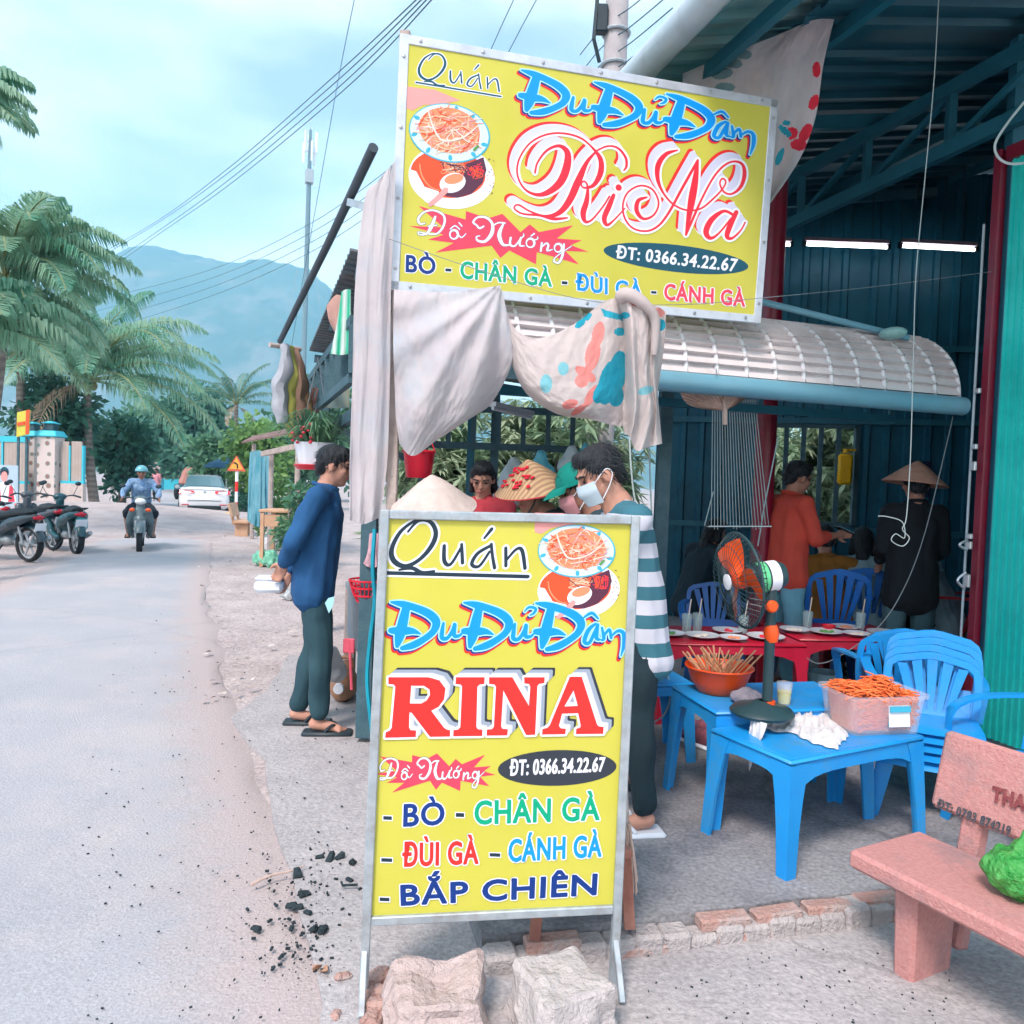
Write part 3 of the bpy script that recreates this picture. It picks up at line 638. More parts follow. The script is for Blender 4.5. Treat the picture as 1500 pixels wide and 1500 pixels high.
DONUONG = [[(338, 138, 14), (312, 205, 24), (275, 262, 14), (222, 268, 8), (214, 250, 6), (262, 258, 8), (350, 262, 12), (402, 195, 15), (398, 128, 14), (330, 92, 11), (258, 103, 12), (214, 150, 15), (226, 190, 12), (262, 186, 7)], [(285, 207, 7), (350, 200, 7)], ring(474, 268, 30, 32, 12), [(500, 262, 8), (530, 290, 7), (562, 262, 4)], [(448, 228, 7), (482, 204, 8), (516, 230, 7)], [(532, 205, 9), (510, 180, 5)],
          [(692, 208, 10), (662, 222, 13), (640, 200, 11), (616, 176, 14), (650, 142, 12), (712, 145, 15), (756, 192, 18), (750, 262, 26), (702, 318, 18), (648, 312, 14), (640, 285, 8), (664, 278, 6)], [(758, 205, 7), (800, 182, 9), (848, 185, 10)], [(838, 186, 10), (806, 268, 28), (832, 340, 20), (880, 345, 8)],
          [(890, 292, 14), (886, 340, 15), (920, 352, 11), (962, 300, 10)], [(964, 292, 14), (956, 345, 14), (990, 352, 6)], [(966, 296, 7), (985, 278, 8), (984, 262, 5)], ring(1034, 330, 30, 32, 12), [(1058, 312, 7), (1088, 298, 7), (1086, 284, 4)], [(1038, 280, 6), (1062, 262, 10)], [(1118, 330, 13), (1110, 388, 14)], [(1116, 362, 7), (1150, 332, 11), (1166, 348, 14), (1158, 385, 13), (1196, 378, 5)], ring(1238, 366, 28, 30, 12), [(1280, 338, 12), (1270, 418, 16), (1242, 474, 14), (1206, 462, 11), (1230, 425, 6), (1336, 352, 4)]]
def food(pr, seed=4):
    r = random.Random(seed)
    pr.poly([(85, 440), (180, 455), (330, 470), (545, 560), (400, 590), (230, 600), (140, 645), (80, 625)], K_skin)
    pr.ellipse((470, 1205), 365, 272, K_white, .12); pr.ellipse((440, 1180), 318, 205, K_orange, .1)
    pr.poly([(590, 1100), (740, 1040), (765, 1150), (730, 1260), (640, 1350), (520, 1385), (420, 1370), (400, 1330), (560, 1240)], K_sauce)
    for k in range(16): pr.stroke([(r.uniform(590, 740), r.uniform(1090, 1200), 8), (r.uniform(600, 740), r.uniform(1090, 1220), 9), (r.uniform(620, 740), r.uniform(1110, 1230), 6)], r.choice((K_crim, K_sauce, K_orange)))
    pr.poly([(110, 1140), (170, 1160), (240, 1290), (360, 1330), (400, 1460), (250, 1420), (150, 1290)], K_white)
    pr.stroke([(200, 1100, 10), (220, 1200, 12), (290, 1290, 10), (370, 1320, 8)], K_nood2)
    for k in range(26): pr.stroke([(r.uniform(370, 590), r.uniform(1080, 1170), 6), (r.uniform(380, 590), r.uniform(1080, 1180), 8), (r.uniform(400, 600), r.uniform(1090, 1190), 5)], r.choice((K_nood2, K_nood, K_sauce)))
    pr.ellipse((478, 1258), 112, 82, K_white, -.3); pr.ellipse((490, 1225), 82, 42, K_nood2, -.2); pr.stroke([(420, 1320, 50), (350, 1390, 44), (290, 1440, 40)], K_skin)
    for k in range(24): pr.stroke([(a := r.uniform(760, 830), b := r.uniform(1050, 1350), 6), (a + 4, b + 5, 6)], r.choice((K_sauce, K_nood2)))
    pr.ellipse((452, 838), 348, 246, K_tealblob, .22); pr.ellipse((450, 836), 336, 236, K_plate, .22)
    for t in (.2, .75, 1.45, 2.1, 2.8, 3.5, 4.8, 5.3): pr.ellipse((452 + 305 * math.cos(t) - 30 * math.sin(t), 836 + 60 * math.cos(t) + 205 * math.sin(t)), 26, 17, K_tealblob, t)
    pr.ellipse((450, 815), 262, 190, K_nood2, .25)
    for k in range(150):
        a = r.uniform(0, 6.28); q = r.random() ** .6; x, y = 450 + 250 * q * math.cos(a), 815 + 175 * q * math.sin(a) + 40 * q * math.cos(a); b = r.uniform(0, 6.28); l = r.uniform(30, 110)
        pr.stroke([(x - l * math.cos(b), y - l * math.sin(b) * .7, 5), (x + r.uniform(-25, 25), y + r.uniform(-25, 25), 10), (x + l * math.cos(b) * .8, y + l * math.sin(b) * .6, 5)], r.choice((K_nood, K_nood, K_cream, K_nood2, K_skin, K_orange)), k=3)
    pr.stroke([(270, 640, 10), (310, 780, 14), (390, 900, 14), (560, 880, 12), (690, 780, 9)], K_cream); pr.stroke([(660, 980, 22), (690, 950, 20)], K_leaf)
def sign_frame(t, c4, n, w, th, m, name='frame_bar'):
    """four bars round the panel edge"""
    for a, b in zip(c4, c4[1:] + c4[:1]):
        mb = MB(); d = (b - a).normalized(); mb.bar(a - d * (w / 2 - .001), b + d * (w / 2 - .001), w, th, n, .003); build(name, mb, m, t, True)
# ---------- upper billboard
c4 = [at(589, 54, 3.80), at(1137, 150, 4.30), at(1111, 470, 4.30), at(574, 420, 3.80)]
n1 = (c4[1] - c4[0]).cross(c4[3] - c4[0]).normalized()
if n1.y > 0: n1 = -n1
p01 = (c4[0] + c4[1] + c4[2] + c4[3]) / 4; c4 = [p - n1 * (p - p01).dot(n1) for p in c4]
BB = thing('billboard', 'large yellow food billboard tilted above the shop awning', 'billboard', (p01.x, p01.y, 0))
mb = MB(); mb.prism(c4, -n1 * .022); build('panel', mb, K_yel, BB, True)
inner = [p.lerp(p01, .012) for p in c4]; sign_frame(BB, inner, n1, .045, .012, M_alu)
for k in range(4):
    a, b = inner[k], inner[(k + 1) % 4]; m = 7 if k % 2 == 0 else 4
    for i in range(m):
        mb = MB(); q = a.lerp(b, (i + .25) / (m - .5)) + n1 * .0075; x, y = frame_of(n1); mb.lathe([(.009, 0), (.008, .003), (.001, .005)], q, 8, Matrix((x, y, n1)).transposed()); build('screw', mb, M_screw, BB, True)
pr = Print(p01, n1, zoomtr(580, 50, 5.77)); pr.strokes(QUAN + UNDER, K_white, 16); pr.strokes(QUAN + UNDER, K_teal, 1); pr.done('lettering', BB)
food(pr); pr.done('food_picture', BB, 'picture of shredded papaya salad on a blue rimmed plate')
E2A = affine([(100, 525), (1380, 700), (150, 790)], [(85, 42), (1362, 400), (128, 285)])
pr.tr = comp(zoomtr(740, 90, 3.75), E2A)
pr.strokes(DU, K_red, 16, (-14, 20)); pr.strokes(DU, K_navy, 10, (-8, 11)); pr.strokes(DU, K_cyan, 13); pr.strokes(DU, K_blue, -1); pr.done('lettering', BB)
pr.tr = zoomtr(740, 160, 3.947)
pr.strokes(RINA, K_white, 34, (-34, -40), 4); pr.strokes(RINA, K_red, 26, (-42, -50), 4)
for k in range(4, -1, -1): pr.strokes(RINA, K_lav if k else K_white, 22 if k else 26, (-7.5 * k, -9.5 * k), 4)
pr.strokes(RINA, K_crim, 2); pr.done('lettering', BB)
pr.tr = zoomtr(570, 290, 5); pr.poly(BURST, K_pink); pr.strokes(DONUONG, K_navy, 8); pr.strokes(DONUONG, K_white, 2); pr.done('lettering', BB)
def dash(pr, a, b, m=K_ink):
    pr.poly([(a[0] - 5, a[1] - 5), (b[0] + 5, a[1] - 4), (b[0] + 5, b[1] + 6), (a[0] - 5, b[1] + 5)], K_white); pr.poly([a, (b[0], a[1] + 2), b, (a[0], b[1] - 2)], m)
pr.text('BÒ', [(124, 415), (340, 434), (340, 562), (120, 543)], K_navy, .05, .08); dash(pr, (412, 516), (456, 540)); pr.text('CHÂN GÀ', [(524, 460), (1195, 532), (1192, 652), (520, 590)], K_green, .05, .08); dash(pr, (1264, 610), (1306, 634)); pr.done('lettering', BB)
pr.tr = lambda x, y: (x, y); pr.text('ĐÙI GÀ', [(843, 401), (941, 415), (941, 438), (843, 425)], K_blue, .05, .08); pr.tr = zoomtr(860, 330, 5.357); dash(pr, (502, 516), (544, 538))
pr.text('CÁNH GÀ', [(607, 455), (1242, 520), (1238, 640), (603, 585)], K_pink, .05, .08); pr.done('lettering', BB)
pr.ellipse((697, 260), 572, 106, K_teal, .115); pr.text('ĐT: 0366.34.22.67', [(230, 160), (1186, 264), (1166, 366), (222, 258)], K_white, .05, 0); pr.done('lettering', BB)
# ---------- lower standing sign
s4 = [at(560, 747, 2.26), at(934, 756, 2.36), at(907, 1336, 2.36), at(533, 1354, 2.26)]
n2 = (s4[1] - s4[0]).cross(s4[3] - s4[0]).normalized()
if n2.y > 0: n2 = -n2
p02 = sum(s4, Vector()) / 4; s4 = [p - n2 * (p - p02).dot(n2) for p in s4]
SS = thing('standing_sign', 'yellow sheet sign standing on a galvanised frame at the road edge', 'sign', (p02.x, p02.y, 0))
mb = MB(); mb.prism([p.lerp(p02, .01) for p in s4], -n2 * .006); build('panel', mb, K_yel, SS, True)
sign_frame(SS, [p.lerp(p02, .018) for p in (s4[0], s4[1])] , n2, .026, .026, M_galv) if False else None
i4 = [p.lerp(p02, .02) for p in s4]
for a, b, nm in ((i4[0], i4[1], 'frame_bar'), (i4[3], i4[2], 'frame_bar')):
    mb = MB(); d = (b - a).normalized(); mb.bar(a + d * .0135, b - d * .0135, .026, .026, n2, .003); build(nm, mb, M_galv, SS, True)
for a, b in ((i4[0], i4[3]), (i4[1], i4[2])):
    d = (b - a).normalized(); e = a + d * ((.012 - a.z) / d.z); mb = MB(); mb.bar(a - d * .013, e, .027, .027, n2, .003); build('leg', mb, M_galv, SS, True)
    back = e - n2 * .42; back.z = .012; mb = MB(); mb.bar(a.lerp(b, .12) - n2 * .014, back, .022, .022, None, .003); build('back_leg', mb, M_galv, SS, True)
    ft = e + n2 * .10; ft.z = .03; mb = MB(); mb.bar(e + Z * .16 - d * .0, ft, .018, .018, None, .002); build('foot_brace', mb, M_galv, SS, True)
pr = Print(p02, n2, comp(zoomtr(545, 740, 3.75), affine([(320, 165), (170, 408), (888, 528)], [(248, 84), (78, 372), (856, 392)])))
pr.strokes(QUAN, K_white, 26); pr.strokes(UNDER, K_white, 26); pr.strokes(QUAN, K_ink, 4); pr.strokes(UNDER, K_ink, 6); pr.done('lettering', SS)
pr.tr = comp(zoomtr(545, 740, 3.75), lambda X, Y: (1125 + (X - 455) * .62, 250 + (Y - 835 - .10 * (X - 455)) * .585)); food(pr, 9); pr.done('food_picture', SS, 'picture of shredded papaya salad on a blue rimmed plate')
pr.tr = zoomtr(545, 740, 3.75); pr.strokes(DU, K_red, 16, (-14, 20)); pr.strokes(DU, K_navy, 10, (-8, 11)); pr.strokes(DU, K_cyan, 13); pr.strokes(DU, K_blue, -1); pr.done('lettering', SS)
LET = [([(90, 118), (310, 118), (370, 135), (403, 180), (395, 240), (365, 280), (325, 302), (395, 395), (410, 405), (428, 408), (428, 443), (318, 445), (215, 310), (205, 310), (203, 395), (212, 408), (242, 410), (240, 446), (72, 450), (75, 420), (98, 410), (108, 395), (128, 170), (120, 158), (90, 155)], [(215, 165), (285, 165), (315, 185), (318, 215), (300, 245), (270, 262), (208, 262)]),
       ([(460, 118), (618, 118), (616, 155), (590, 158), (578, 170), (572, 390), (580, 403), (606, 405), (604, 440), (445, 442), (447, 408), (472, 405), (484, 392), (494, 170), (486, 158), (458, 155)], None),
       ([(642, 118), (770, 118), (860, 275), (868, 170), (862, 155), (835, 152), (835, 118), (947, 118), (945, 150), (915, 155), (907, 165), (895, 433), (845, 435), (720, 190), (708, 390), (715, 400), (745, 403), (742, 437), (628, 438), (630, 405), (658, 402), (668, 390), (680, 170), (672, 158), (642, 155)], None),
       ([(1085, 115), (1150, 115), (1235, 380), (1245, 388), (1270, 390), (1268, 428), (1118, 430), (1120, 400), (1142, 395), (1145, 385), (1130, 315), (1042, 318), (1025, 385), (1035, 398), (1063, 400), (1060, 430), (932, 432), (935, 402), (962, 395), (975, 380)], [(1105, 190), (1128, 275), (1055, 278)])]
pr.tr = zoomtr(545, 960, 3.75)
def letters(m, dx, dy, ow, mo):
    for o_, h_ in LET:
        pr.h += .00003
        for q in [o_] + ([h_] if h_ else []):
            q2 = [(x + dx, y + dy) for x, y in q]
            if ow:
                for a, b in zip(q2, q2[1:] + q2[:1]): pr.stroke([(*a, ow), (*b, ow)], mo, bump=False)
        pr.poly([(x + dx, y + dy) for x, y in o_], m, [[(x + dx, y + dy) for x, y in h_]] if h_ else [])
for k, mm in ((8, K_char), (7, K_char), (6, K_gray), (5, K_gray), (4, K_gray), (3, K_lav), (2, K_lav), (1, K_white)): letters(mm, 6.5 * k, -5.5 * k, 14, mm)
letters(K_red, 0, 0, 24, K_white); letters(K_red, 0, 0, 0, None); pr.done('lettering', SS)
C2G = affine([(215, 58), (1462, 395), (338, 400)], [(100, 104), (736, 206), (165, 304)])
pr.tr = comp(zoomtr(530, 1080, 3.75), C2G); pr.poly(BURST, K_pink); pr.strokes(DONUONG, K_ink, 12); pr.strokes(DONUONG, K_white, 4); pr.done('lettering', SS)
pr.tr = zoomtr(530, 1080, 3.75); pr.ellipse((1073, 168), 326, 98, K_char, -.03); pr.text('ĐT: 0366.34.22.67', [(815, 124), (1338, 108), (1330, 188), (810, 212)], K_white, .05, 0); pr.done('lettering', SS)
dash(pr, (118, 432), (165, 454)); pr.text('BÒ', [(230, 366), (455, 352), (455, 480), (226, 492)], K_navy, .05, .08); dash(pr, (516, 414), (562, 438)); pr.text('CHÂN GÀ', [(620, 348), (1308, 325), (1305, 455), (618, 480)], K_green, .05, .08)
dash(pr, (107, 662), (167, 684)); pr.text('ĐÙI GÀ', [(225, 580), (640, 565), (640, 695), (222, 712)], K_red, .05, .08); dash(pr, (702, 634), (760, 655)); pr.text('CÁNH GÀ', [(808, 558), (1318, 533), (1315, 655), (805, 685)], K_blue, .05, .08)
dash(pr, (98, 877), (152, 899)); pr.text('BẮP CHIÊN', [(208, 808), (1298, 745), (1290, 865), (212, 925)], K_navy, .07, .08); pr.done('lettering', SS)
# ================================================================== SHOP, AWNING, STALL
M_wall = mat('teal_corrugated_wall', (.003, .085, .15), .45, col2=(.006, .125, .20), scale=1.2, metal=.1, dirt=(.003, .05, .085), dscale=1.6, damt=.7, spec=.5)
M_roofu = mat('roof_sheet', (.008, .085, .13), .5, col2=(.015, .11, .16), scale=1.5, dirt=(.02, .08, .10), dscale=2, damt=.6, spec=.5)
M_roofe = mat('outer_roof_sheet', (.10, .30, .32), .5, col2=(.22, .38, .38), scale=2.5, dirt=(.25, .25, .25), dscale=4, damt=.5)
M_truss = mat('truss_steel', (.010, .11, .17), .45, col2=(.015, .14, .20), scale=4, spec=.5)
M_pvc = mat('grey_plastic_pipe', (.40, .50, .55), .35, col2=(.46, .55, .60), scale=4, dirt=(.30, .33, .34), dscale=5, damt=.5)
M_gut = mat('blue_grey_gutter', (.14, .34, .44), .35, col2=(.18, .39, .49), scale=3, dirt=(.15, .30, .36), dscale=5, damt=.5, spec=.5)
M_awn = mat('awning_sheet', (.66, .60, .60), .5, col2=(.74, .69, .69), scale=5, dirt=(.46, .42, .41), dscale=3.5, damt=.6, spec=.4)
M_rib = mat('awning_rib', (.74, .74, .76), .45, col2=(.80, .80, .82), scale=8)
M_door = mat('teal_door', (.01, .60, .54), .35, col2=(.03, .66, .59), scale=2.5, spec=.5, dirt=(.0, .30, .29), dscale=3, damt=.4)
M_maroon = mat('maroon_paint', (.17, .004, .02), .35, col2=(.22, .006, .03), scale=6, spec=.5, dirt=(.14, .02, .03), dscale=8, damt=.5)
M_steel = mat('bright_steel', (.55, .58, .6), .3, metal=.8, var=.1)
M_dark = mat('dark_metal', (.02, .035, .045), .5, var=.2)
M_wood = mat('weathered_wood', (.36, .29, .26), .85, col2=(.50, .43, .40), scale=9, bump=.4, bscale=30)
M_dwood = mat('dark_teal_wood', (.04, .10, .13), .7, col2=(.07, .14, .17), scale=8, bump=.3, bscale=30)
M_wire = mat('pale_cord', (.38, .46, .46), .6, var=.05)
M_bwire = mat('grey_cord', (.22, .26, .28), .6, var=.05)
M_tube = mat('tube_light', (1, 1, 1), .3, var=0, emit=(.9, .97, 1), estr=5.0)
def corr(mb, o, du, dv, pitch, depth, n, nv=1, hole=None):
    """trapezoid sheet: origin, full-length vectors across and along the ribs, ribs stand out along n"""
    L = du.length; k = int(L / pitch); P = []
    for i in range(k):
        for f, h in ((0, 0), (.28, 0), (.36, 1), (.62, 1), (.70, 0)): P.append((i * pitch + f * pitch, h * depth))
    P.append((L, 0)); d = du.normalized(); m = len(P)
    vs = [o + d * s + n * h + dv * (j / nv) for j in range(nv + 1) for s, h in P]
    mb.add(vs, [(j * m + i, j * m + i + 1, (j + 1) * m + i + 1, (j + 1) * m + i) for j in range(nv) for i in range(m - 1)])
# ---- back wall with the barred window
SH = thing('shop_building', 'dim teal sheet metal shop with an open front under a steel roof', 'building', uv(5.5, 5.5))
BL0, BR0 = at(957, 760, 9.0), at(1436, 760, 8.2); BL0.z = BR0.z = 0
wd = (BR0 - BL0).normalized(); wnrm = Vector((wd.y, -wd.x, 0))
if wnrm.y > 0: wnrm = -wnrm
def onw(x, y): return onp(x, y, BL0, wnrm)
wa, wb_ = onw(1128, 623), onw(1248, 770); s0 = (wa - BL0).dot(wd); s1 = (wb_ - BL0).dot(wd); z0, z1 = wb_.z, wa.z; Lw = (BR0 - BL0).length + .4
def wallbit(a, b, lo, hi):
    mb = MB(); corr(mb, BL0 + wd * a + Z * lo, wd * (b - a), Z * (hi - lo), .2, .03, wnrm); build('wall_sheet', mb, M_wall, SH, True, fixn=False)
wallbit(0, s0, 0, 4.9); wallbit(s1, Lw, 0, 4.9); wallbit(s0, s1, 0, z0); wallbit(s0, s1, z1, 4.9)
for zz in (z0 - .05, z1 + .05, 3.1):
    mb = MB(); mb.bar(BL0 + Z * zz + wnrm * .05, BL0 + wd * Lw + Z * zz + wnrm * .05, .05, .06); build('wall_rail', mb, M_truss, SH, True)
WIN = build('window', (lambda mb: [mb.bar(BL0 + wd * a + Z * c + wnrm * .02, BL0 + wd * b + Z * d + wnrm * .02, .045, .05) for a, b, c, d in ((s0, s0, z0, z1), (s1, s1, z0, z1), (s0 + .03, s1 - .03, z0, z0), (s0 + .03, s1 - .03, z1, z1))] and mb)(MB()), M_dwood, SH, True)
for k in range(1, 5):
    a = s0 + (s1 - s0) * k / 5; mb = MB(); mb.bar(BL0 + wd * a + Z * z0, BL0 + wd * a + Z * z1, .05, .03, wnrm); build('window_bar', mb, M_dwood, WIN, True)
# side and front walls of the room, out of direct view
for a, b in ((BR0 + wd * .4, uv(7.6, 2.0)), (uv(4.3, 3.52), uv(7.6, 3.52))):
    mb = MB(); d = b - a; d.z = 0; n = Vector((d.y, -d.x, 0)).normalized(); corr(mb, Vector((a.x, a.y, 0)), d, Z * 4.9, .2, .03, n); build('wall_sheet', mb, M_wall, SH, True, fixn=False)
# roof
def roofz(l): return 4.05 + (l - 2.1) * .2
for k in range(7):
    m0 = .6 + k * 1.12; mb = MB()
    corr(mb, uv(2.75, m0, roofz(2.75) - .06), V * 1.13, uv(8.2, 0, roofz(8.2)) - uv(2.75, 0, roofz(2.75)), .19, -.035, Z); build('roof_sheet', mb, M_roofu, SH, True, fixn=False)
    mb = MB(); corr(mb, uv(2.12, m0, roofz(2.12)), V * 1.13, uv(3.05, 0, roofz(3.05) + .05) - uv(2.12, 0, roofz(2.12)), .17, -.04, Z); build('roof_sheet', mb, M_roofe, SH, True, fixn=False)
for l in (2.45, 3.0, 5.4, 6.8):
    mb = MB(); mb.bar(uv(l, .6, roofz(l) - .13), uv(l, 8.4, roofz(l) - .13), .05, .08); build('purlin', mb, M_truss, SH, True)
for m in (4.7, 6.6, 8.3):
    mb = MB(); mb.bar(uv(2.1, m, roofz(2.1) - .22), uv(8, m, roofz(8) - .22), .06, .09); build('rafter', mb, M_truss, SH, True)
TL_, ZB, ZT = 4.12, 3.76, 4.14
TRS = build('truss', (lambda mb: (mb.bar(uv(TL_, .8, ZB), uv(TL_, 8.35, ZB), .06, .09), mb)[1])(MB()), M_truss, SH, True)
mb = MB(); mb.bar(uv(TL_, .8, ZT), uv(TL_, 8.35, ZT), .06, .08); build('chord', mb, M_truss, TRS, True)
for k in range(10):
    m = 1.1 + k * .72; mb = MB(); mb.bar(uv(TL_, m, ZB + .04), uv(TL_, m, ZT - .04), .05, .05); build('strut', mb, M_truss, TRS, True)
    mb = MB(); mb.bar(uv(TL_ + .01, m + .03, ZT - .04), uv(TL_ + .01, m + .69, ZB + .04), .035, .035); build('strut', mb, M_truss, TRS, True)
mb = MB(); mb.tube([uv(2.07, .6, 3.99), uv(2.07, 8.4, 3.97)], .084, 16); build('gutter_pipe', mb, M_pvc, SH, True, True)
for m in (2.9, 5.2, 7.6):
    mb = MB(); mb.tube([uv(2.07 + .093 * math.cos(a), m, 3.99 + .093 * math.sin(a)) for a in (math.pi * 2 * i / 14 for i in range(14))], .012, 6, closed=True); build('pipe_clip', mb, M_dark, SH, True)
for l, m in ((2.2, 8.3), (4.22, 3.60)):
    mb = MB(); mb.bar(uv(l, m, FZ), uv(l, m, roofz(l) - .2), .08, .08); build('column', mb, M_truss, SH, True)
# fluorescent lamps
for k, (x0, x1, y0, y1) in enumerate(((1040, 1152, 376, 379), (1170, 1286, 378, 383), (1302, 1406, 381, 387))):
    a, b = onw(x0, y0) + wnrm * .5, onw(x1, y1) + wnrm * .5
    t = thing('tube_lamp', ['fluorescent tube lamp partly hidden by the billboard edge', 'middle lit fluorescent tube lamp on the shop back wall', 'lit fluorescent tube lamp nearest the red door frame'][k], 'lamp', (a + b) / 2, 0, 'fluorescent lamps in the shop')
    mb = MB(); mb.tube([a, b], .016, 8); build('tube', mb, M_tube, t, True, True)
    mb = MB(); mb.bar(a + Z * .045, b + Z * .045, .09, .035); build('housing', mb, mat('lamp_housing', (.35, .25, .30), .5), t, True)
    for q in (a, b): mb = MB(); mb.box(q + Z * .01, (.03, .05, .06)); build('lamp_holder', mb, M_dark, t, True)
    for q in (a.lerp(b, .2), a.lerp(b, .8)): mb = MB(); mb.tube([q + Z * .06, Vector((q.x, q.y, roofz(q.dot(U)) - .1))], .004, 4); build('hanger', mb, M_dark, t, True)
# door leaf and maroon frame
DR = thing('folding_door', 'bright teal ribbed folding door standing open at the right edge', 'door', uv(4.16, 2.6))
dn = -U
for k in range(6):
    m1 = 3.56 - k * .36; mb = MB(); corr(mb, uv(4.16, m1, FZ + .04), -V * .352, Z * 3.42, .044, .012, dn); build('door_leaf', mb, M_door, DR, True, fixn=False)
    mb = MB()
    for zz in [.5 + .56 * i for i in range(6)]:
        for i in range(8):
            c = uv(4.16, m1 - .02 - i * .044, zz) + dn * .001; mb.ell(c, (.009, .009, .009), None, 6, 4)
    tag(build('rivets', mb, M_dark, DR, True), kind='stuff')
FR = thing('door_frame', 'maroon steel door frame with grey edge strip and latches', 'door frame', uv(4.16, 3.63, FZ))
for l, m, w in ((4.16, 3.63, .085),):
    mb = MB(); mb.bar(uv(l - .01, m, FZ), uv(l - .01, m, 3.62), .05, .055, U, .004); build('jamb', mb, M_maroon, FR, True)
    mb = MB(); mb.bar(uv(l - .055, m + .05, FZ), uv(l - .055, m + .05, 3.2), .012, .014, U, .003); build('edge_strip', mb, M_pvc, FR, True)
for y, s, nm in ((683, .035, 'latch'), (798, .03, 'handle'), (850, .05, 'handle'), (575, .02, 'hinge'), (655, .02, 'hinge'), (785, .02, 'hinge')):
    c = onp(1416, y, uv(4.1, 3.6), U); mb = MB(); mb.box(uv(4.085, 3.64, c.z), (.02, .035, s * 1.6), ANG, .004)
    if nm == 'handle': mb.tube(cpath([uv(4.07, 3.64, c.z - s), uv(4.02, 3.65, c.z), uv(4.07, 3.64, c.z + s)], 5), .008, 6)
    build(nm, mb, M_steel, FR, True)
mb = MB(); mb.bar(uv(4.16, 1.3, 3.58), uv(4.16, 3.58, 3.58), .06, .08); build('head_rail', mb, M_maroon, FR, True)
# arched awning with its gutter
AW = thing('arched_awning', 'pale ribbed arched awning with a blue grey gutter pipe', 'awning', uv(2.5, 4.0))
AM, AZ, AR = 4.25, 2.17, .46; AL0, AL1 = .85, 4.06
def arc(l, t, e=0): a = t * math.pi / 2; return uv(l, AM - (AR + e) * math.sin(a) * 1.06, AZ + (AR + e) * math.cos(a) * .92)
ns = 17; sw = (AL1 - AL0) / ns
for k in range(ns):
    l0 = AL0 + k * sw; mb = MB(); st = 12; vs = []
    for j in range(st):                       # pressed steps across the sheet
        for e, tt in ((.0, j / st), (.006, (j + .12) / st), (.030, (j + .88) / st), (.0, (j + .93) / st)):
            vs.append((e, tt))
    P = [arc(l0 + sw * f, t, e if 0 < f < 1 else 0) for e, t in vs for f in (0.02, .12, .88, .98)]
    mb.add(P, [(i * 4 + c, i * 4 + c + 1, i * 4 + c + 5, i * 4 + c + 4) for i in range(len(vs) - 1) for c in range(3)]); build('awning_sheet', mb, M_awn, AW, True, fixn=False)
for k in range(ns + 1):
    l0 = AL0 + k * sw; mb = MB(); mb.tube([arc(l0, j / 16, .010) for j in range(17)], .013, 8); build('rib', mb, M_rib, AW, True, True)
mb = MB(); mb.tube([uv(AL0 - .1, AM - AR * 1.06 - .02, AZ - .045), uv(AL1 + .03, AM - AR * 1.06 - .02, AZ - .055)], .056, 16); build('gutter', mb, M_gut, AW, True, True)
for l in (AL0, 1.9, 3.0, AL1 - .03):
    mb = MB(); mb.tube([arc(l, j / 12, -.03) for j in range(13)], .014, 6); mb.bar(uv(l, AM, AZ + AR * .92 - .03), uv(l, AM, AZ - .1), .03, .03); build('frame_hoop', mb, M_truss, AW, True)
mb = MB(); mb.bar(uv(AL0, AM, AZ - .1), uv(AL1, AM, AZ - .1), .04, .05); build('back_beam', mb, M_truss, AW, True)
mb = MB(); mb.bar(uv(AL0, AM, AZ + AR * .92 - .04), uv(AL1, AM, AZ + AR * .92 - .04), .04, .04); build('back_beam', mb, M_truss, AW, True)
mb = MB(); mb.tube([at(1108, 440, 4.7), at(1330, 495, 4.9)], .02, 8); build('stay_rod', mb, M_gut, AW, True)
mb = MB(); c = at(1308, 488, 4.75); mb.ell(c, (.07, .09, .035), Matrix.Rotation(ANG, 3, 'Z')); one('folded_bag', mb, mat('pale_green_plastic', (.30, .55, .52), .4), 'pale green bag lying on top of the arched awning', 'bag', smooth=True)
# maroon column
RC = thing('column', 'round maroon steel column behind the standing fan', 'column', gr(1105, 1004, FZ)); p = gr(1105, 1004, FZ)
mb = MB(); mb.tube([p, p + Z * 3.9], .075, 18); build('shaft', mb, M_maroon, RC, True, True); mb = MB(); mb.box(p + Z * .008, (.24, .24, .015), ANG); build('base_plate', mb, M_maroon, RC, True)
# billboard posts
BP = thing('billboard_post', 'thin weathered post carrying the left edge of the billboard', 'post', at(566, 1000, 3.86))
pb, pt = at(566, 1000, 3.86), at(582, 200, 3.86); pb.z = 0; pt = Vector((pb.x, pb.y, 3.7))
mb = MB(); mb.bar(pb, pt, .05, .05, None, .004); build('shaft', mb, M_wood, BP, True)
mb = MB(); q = at(1040, 300, 4.32); q2 = Vector((q.x, q.y + .05, 0)); mb.bar(Vector((q.x, q.y + .1, 2.6)), Vector((q.x, q.y + .1, 3.55)), .05, .05); build('upright', mb, M_galv, BP, True)
mb = MB(); mb.bar(at(575, 300, 3.92), at(1110, 370, 4.42), .04, .04); build('cross_rail', mb, M_galv, BP, True)
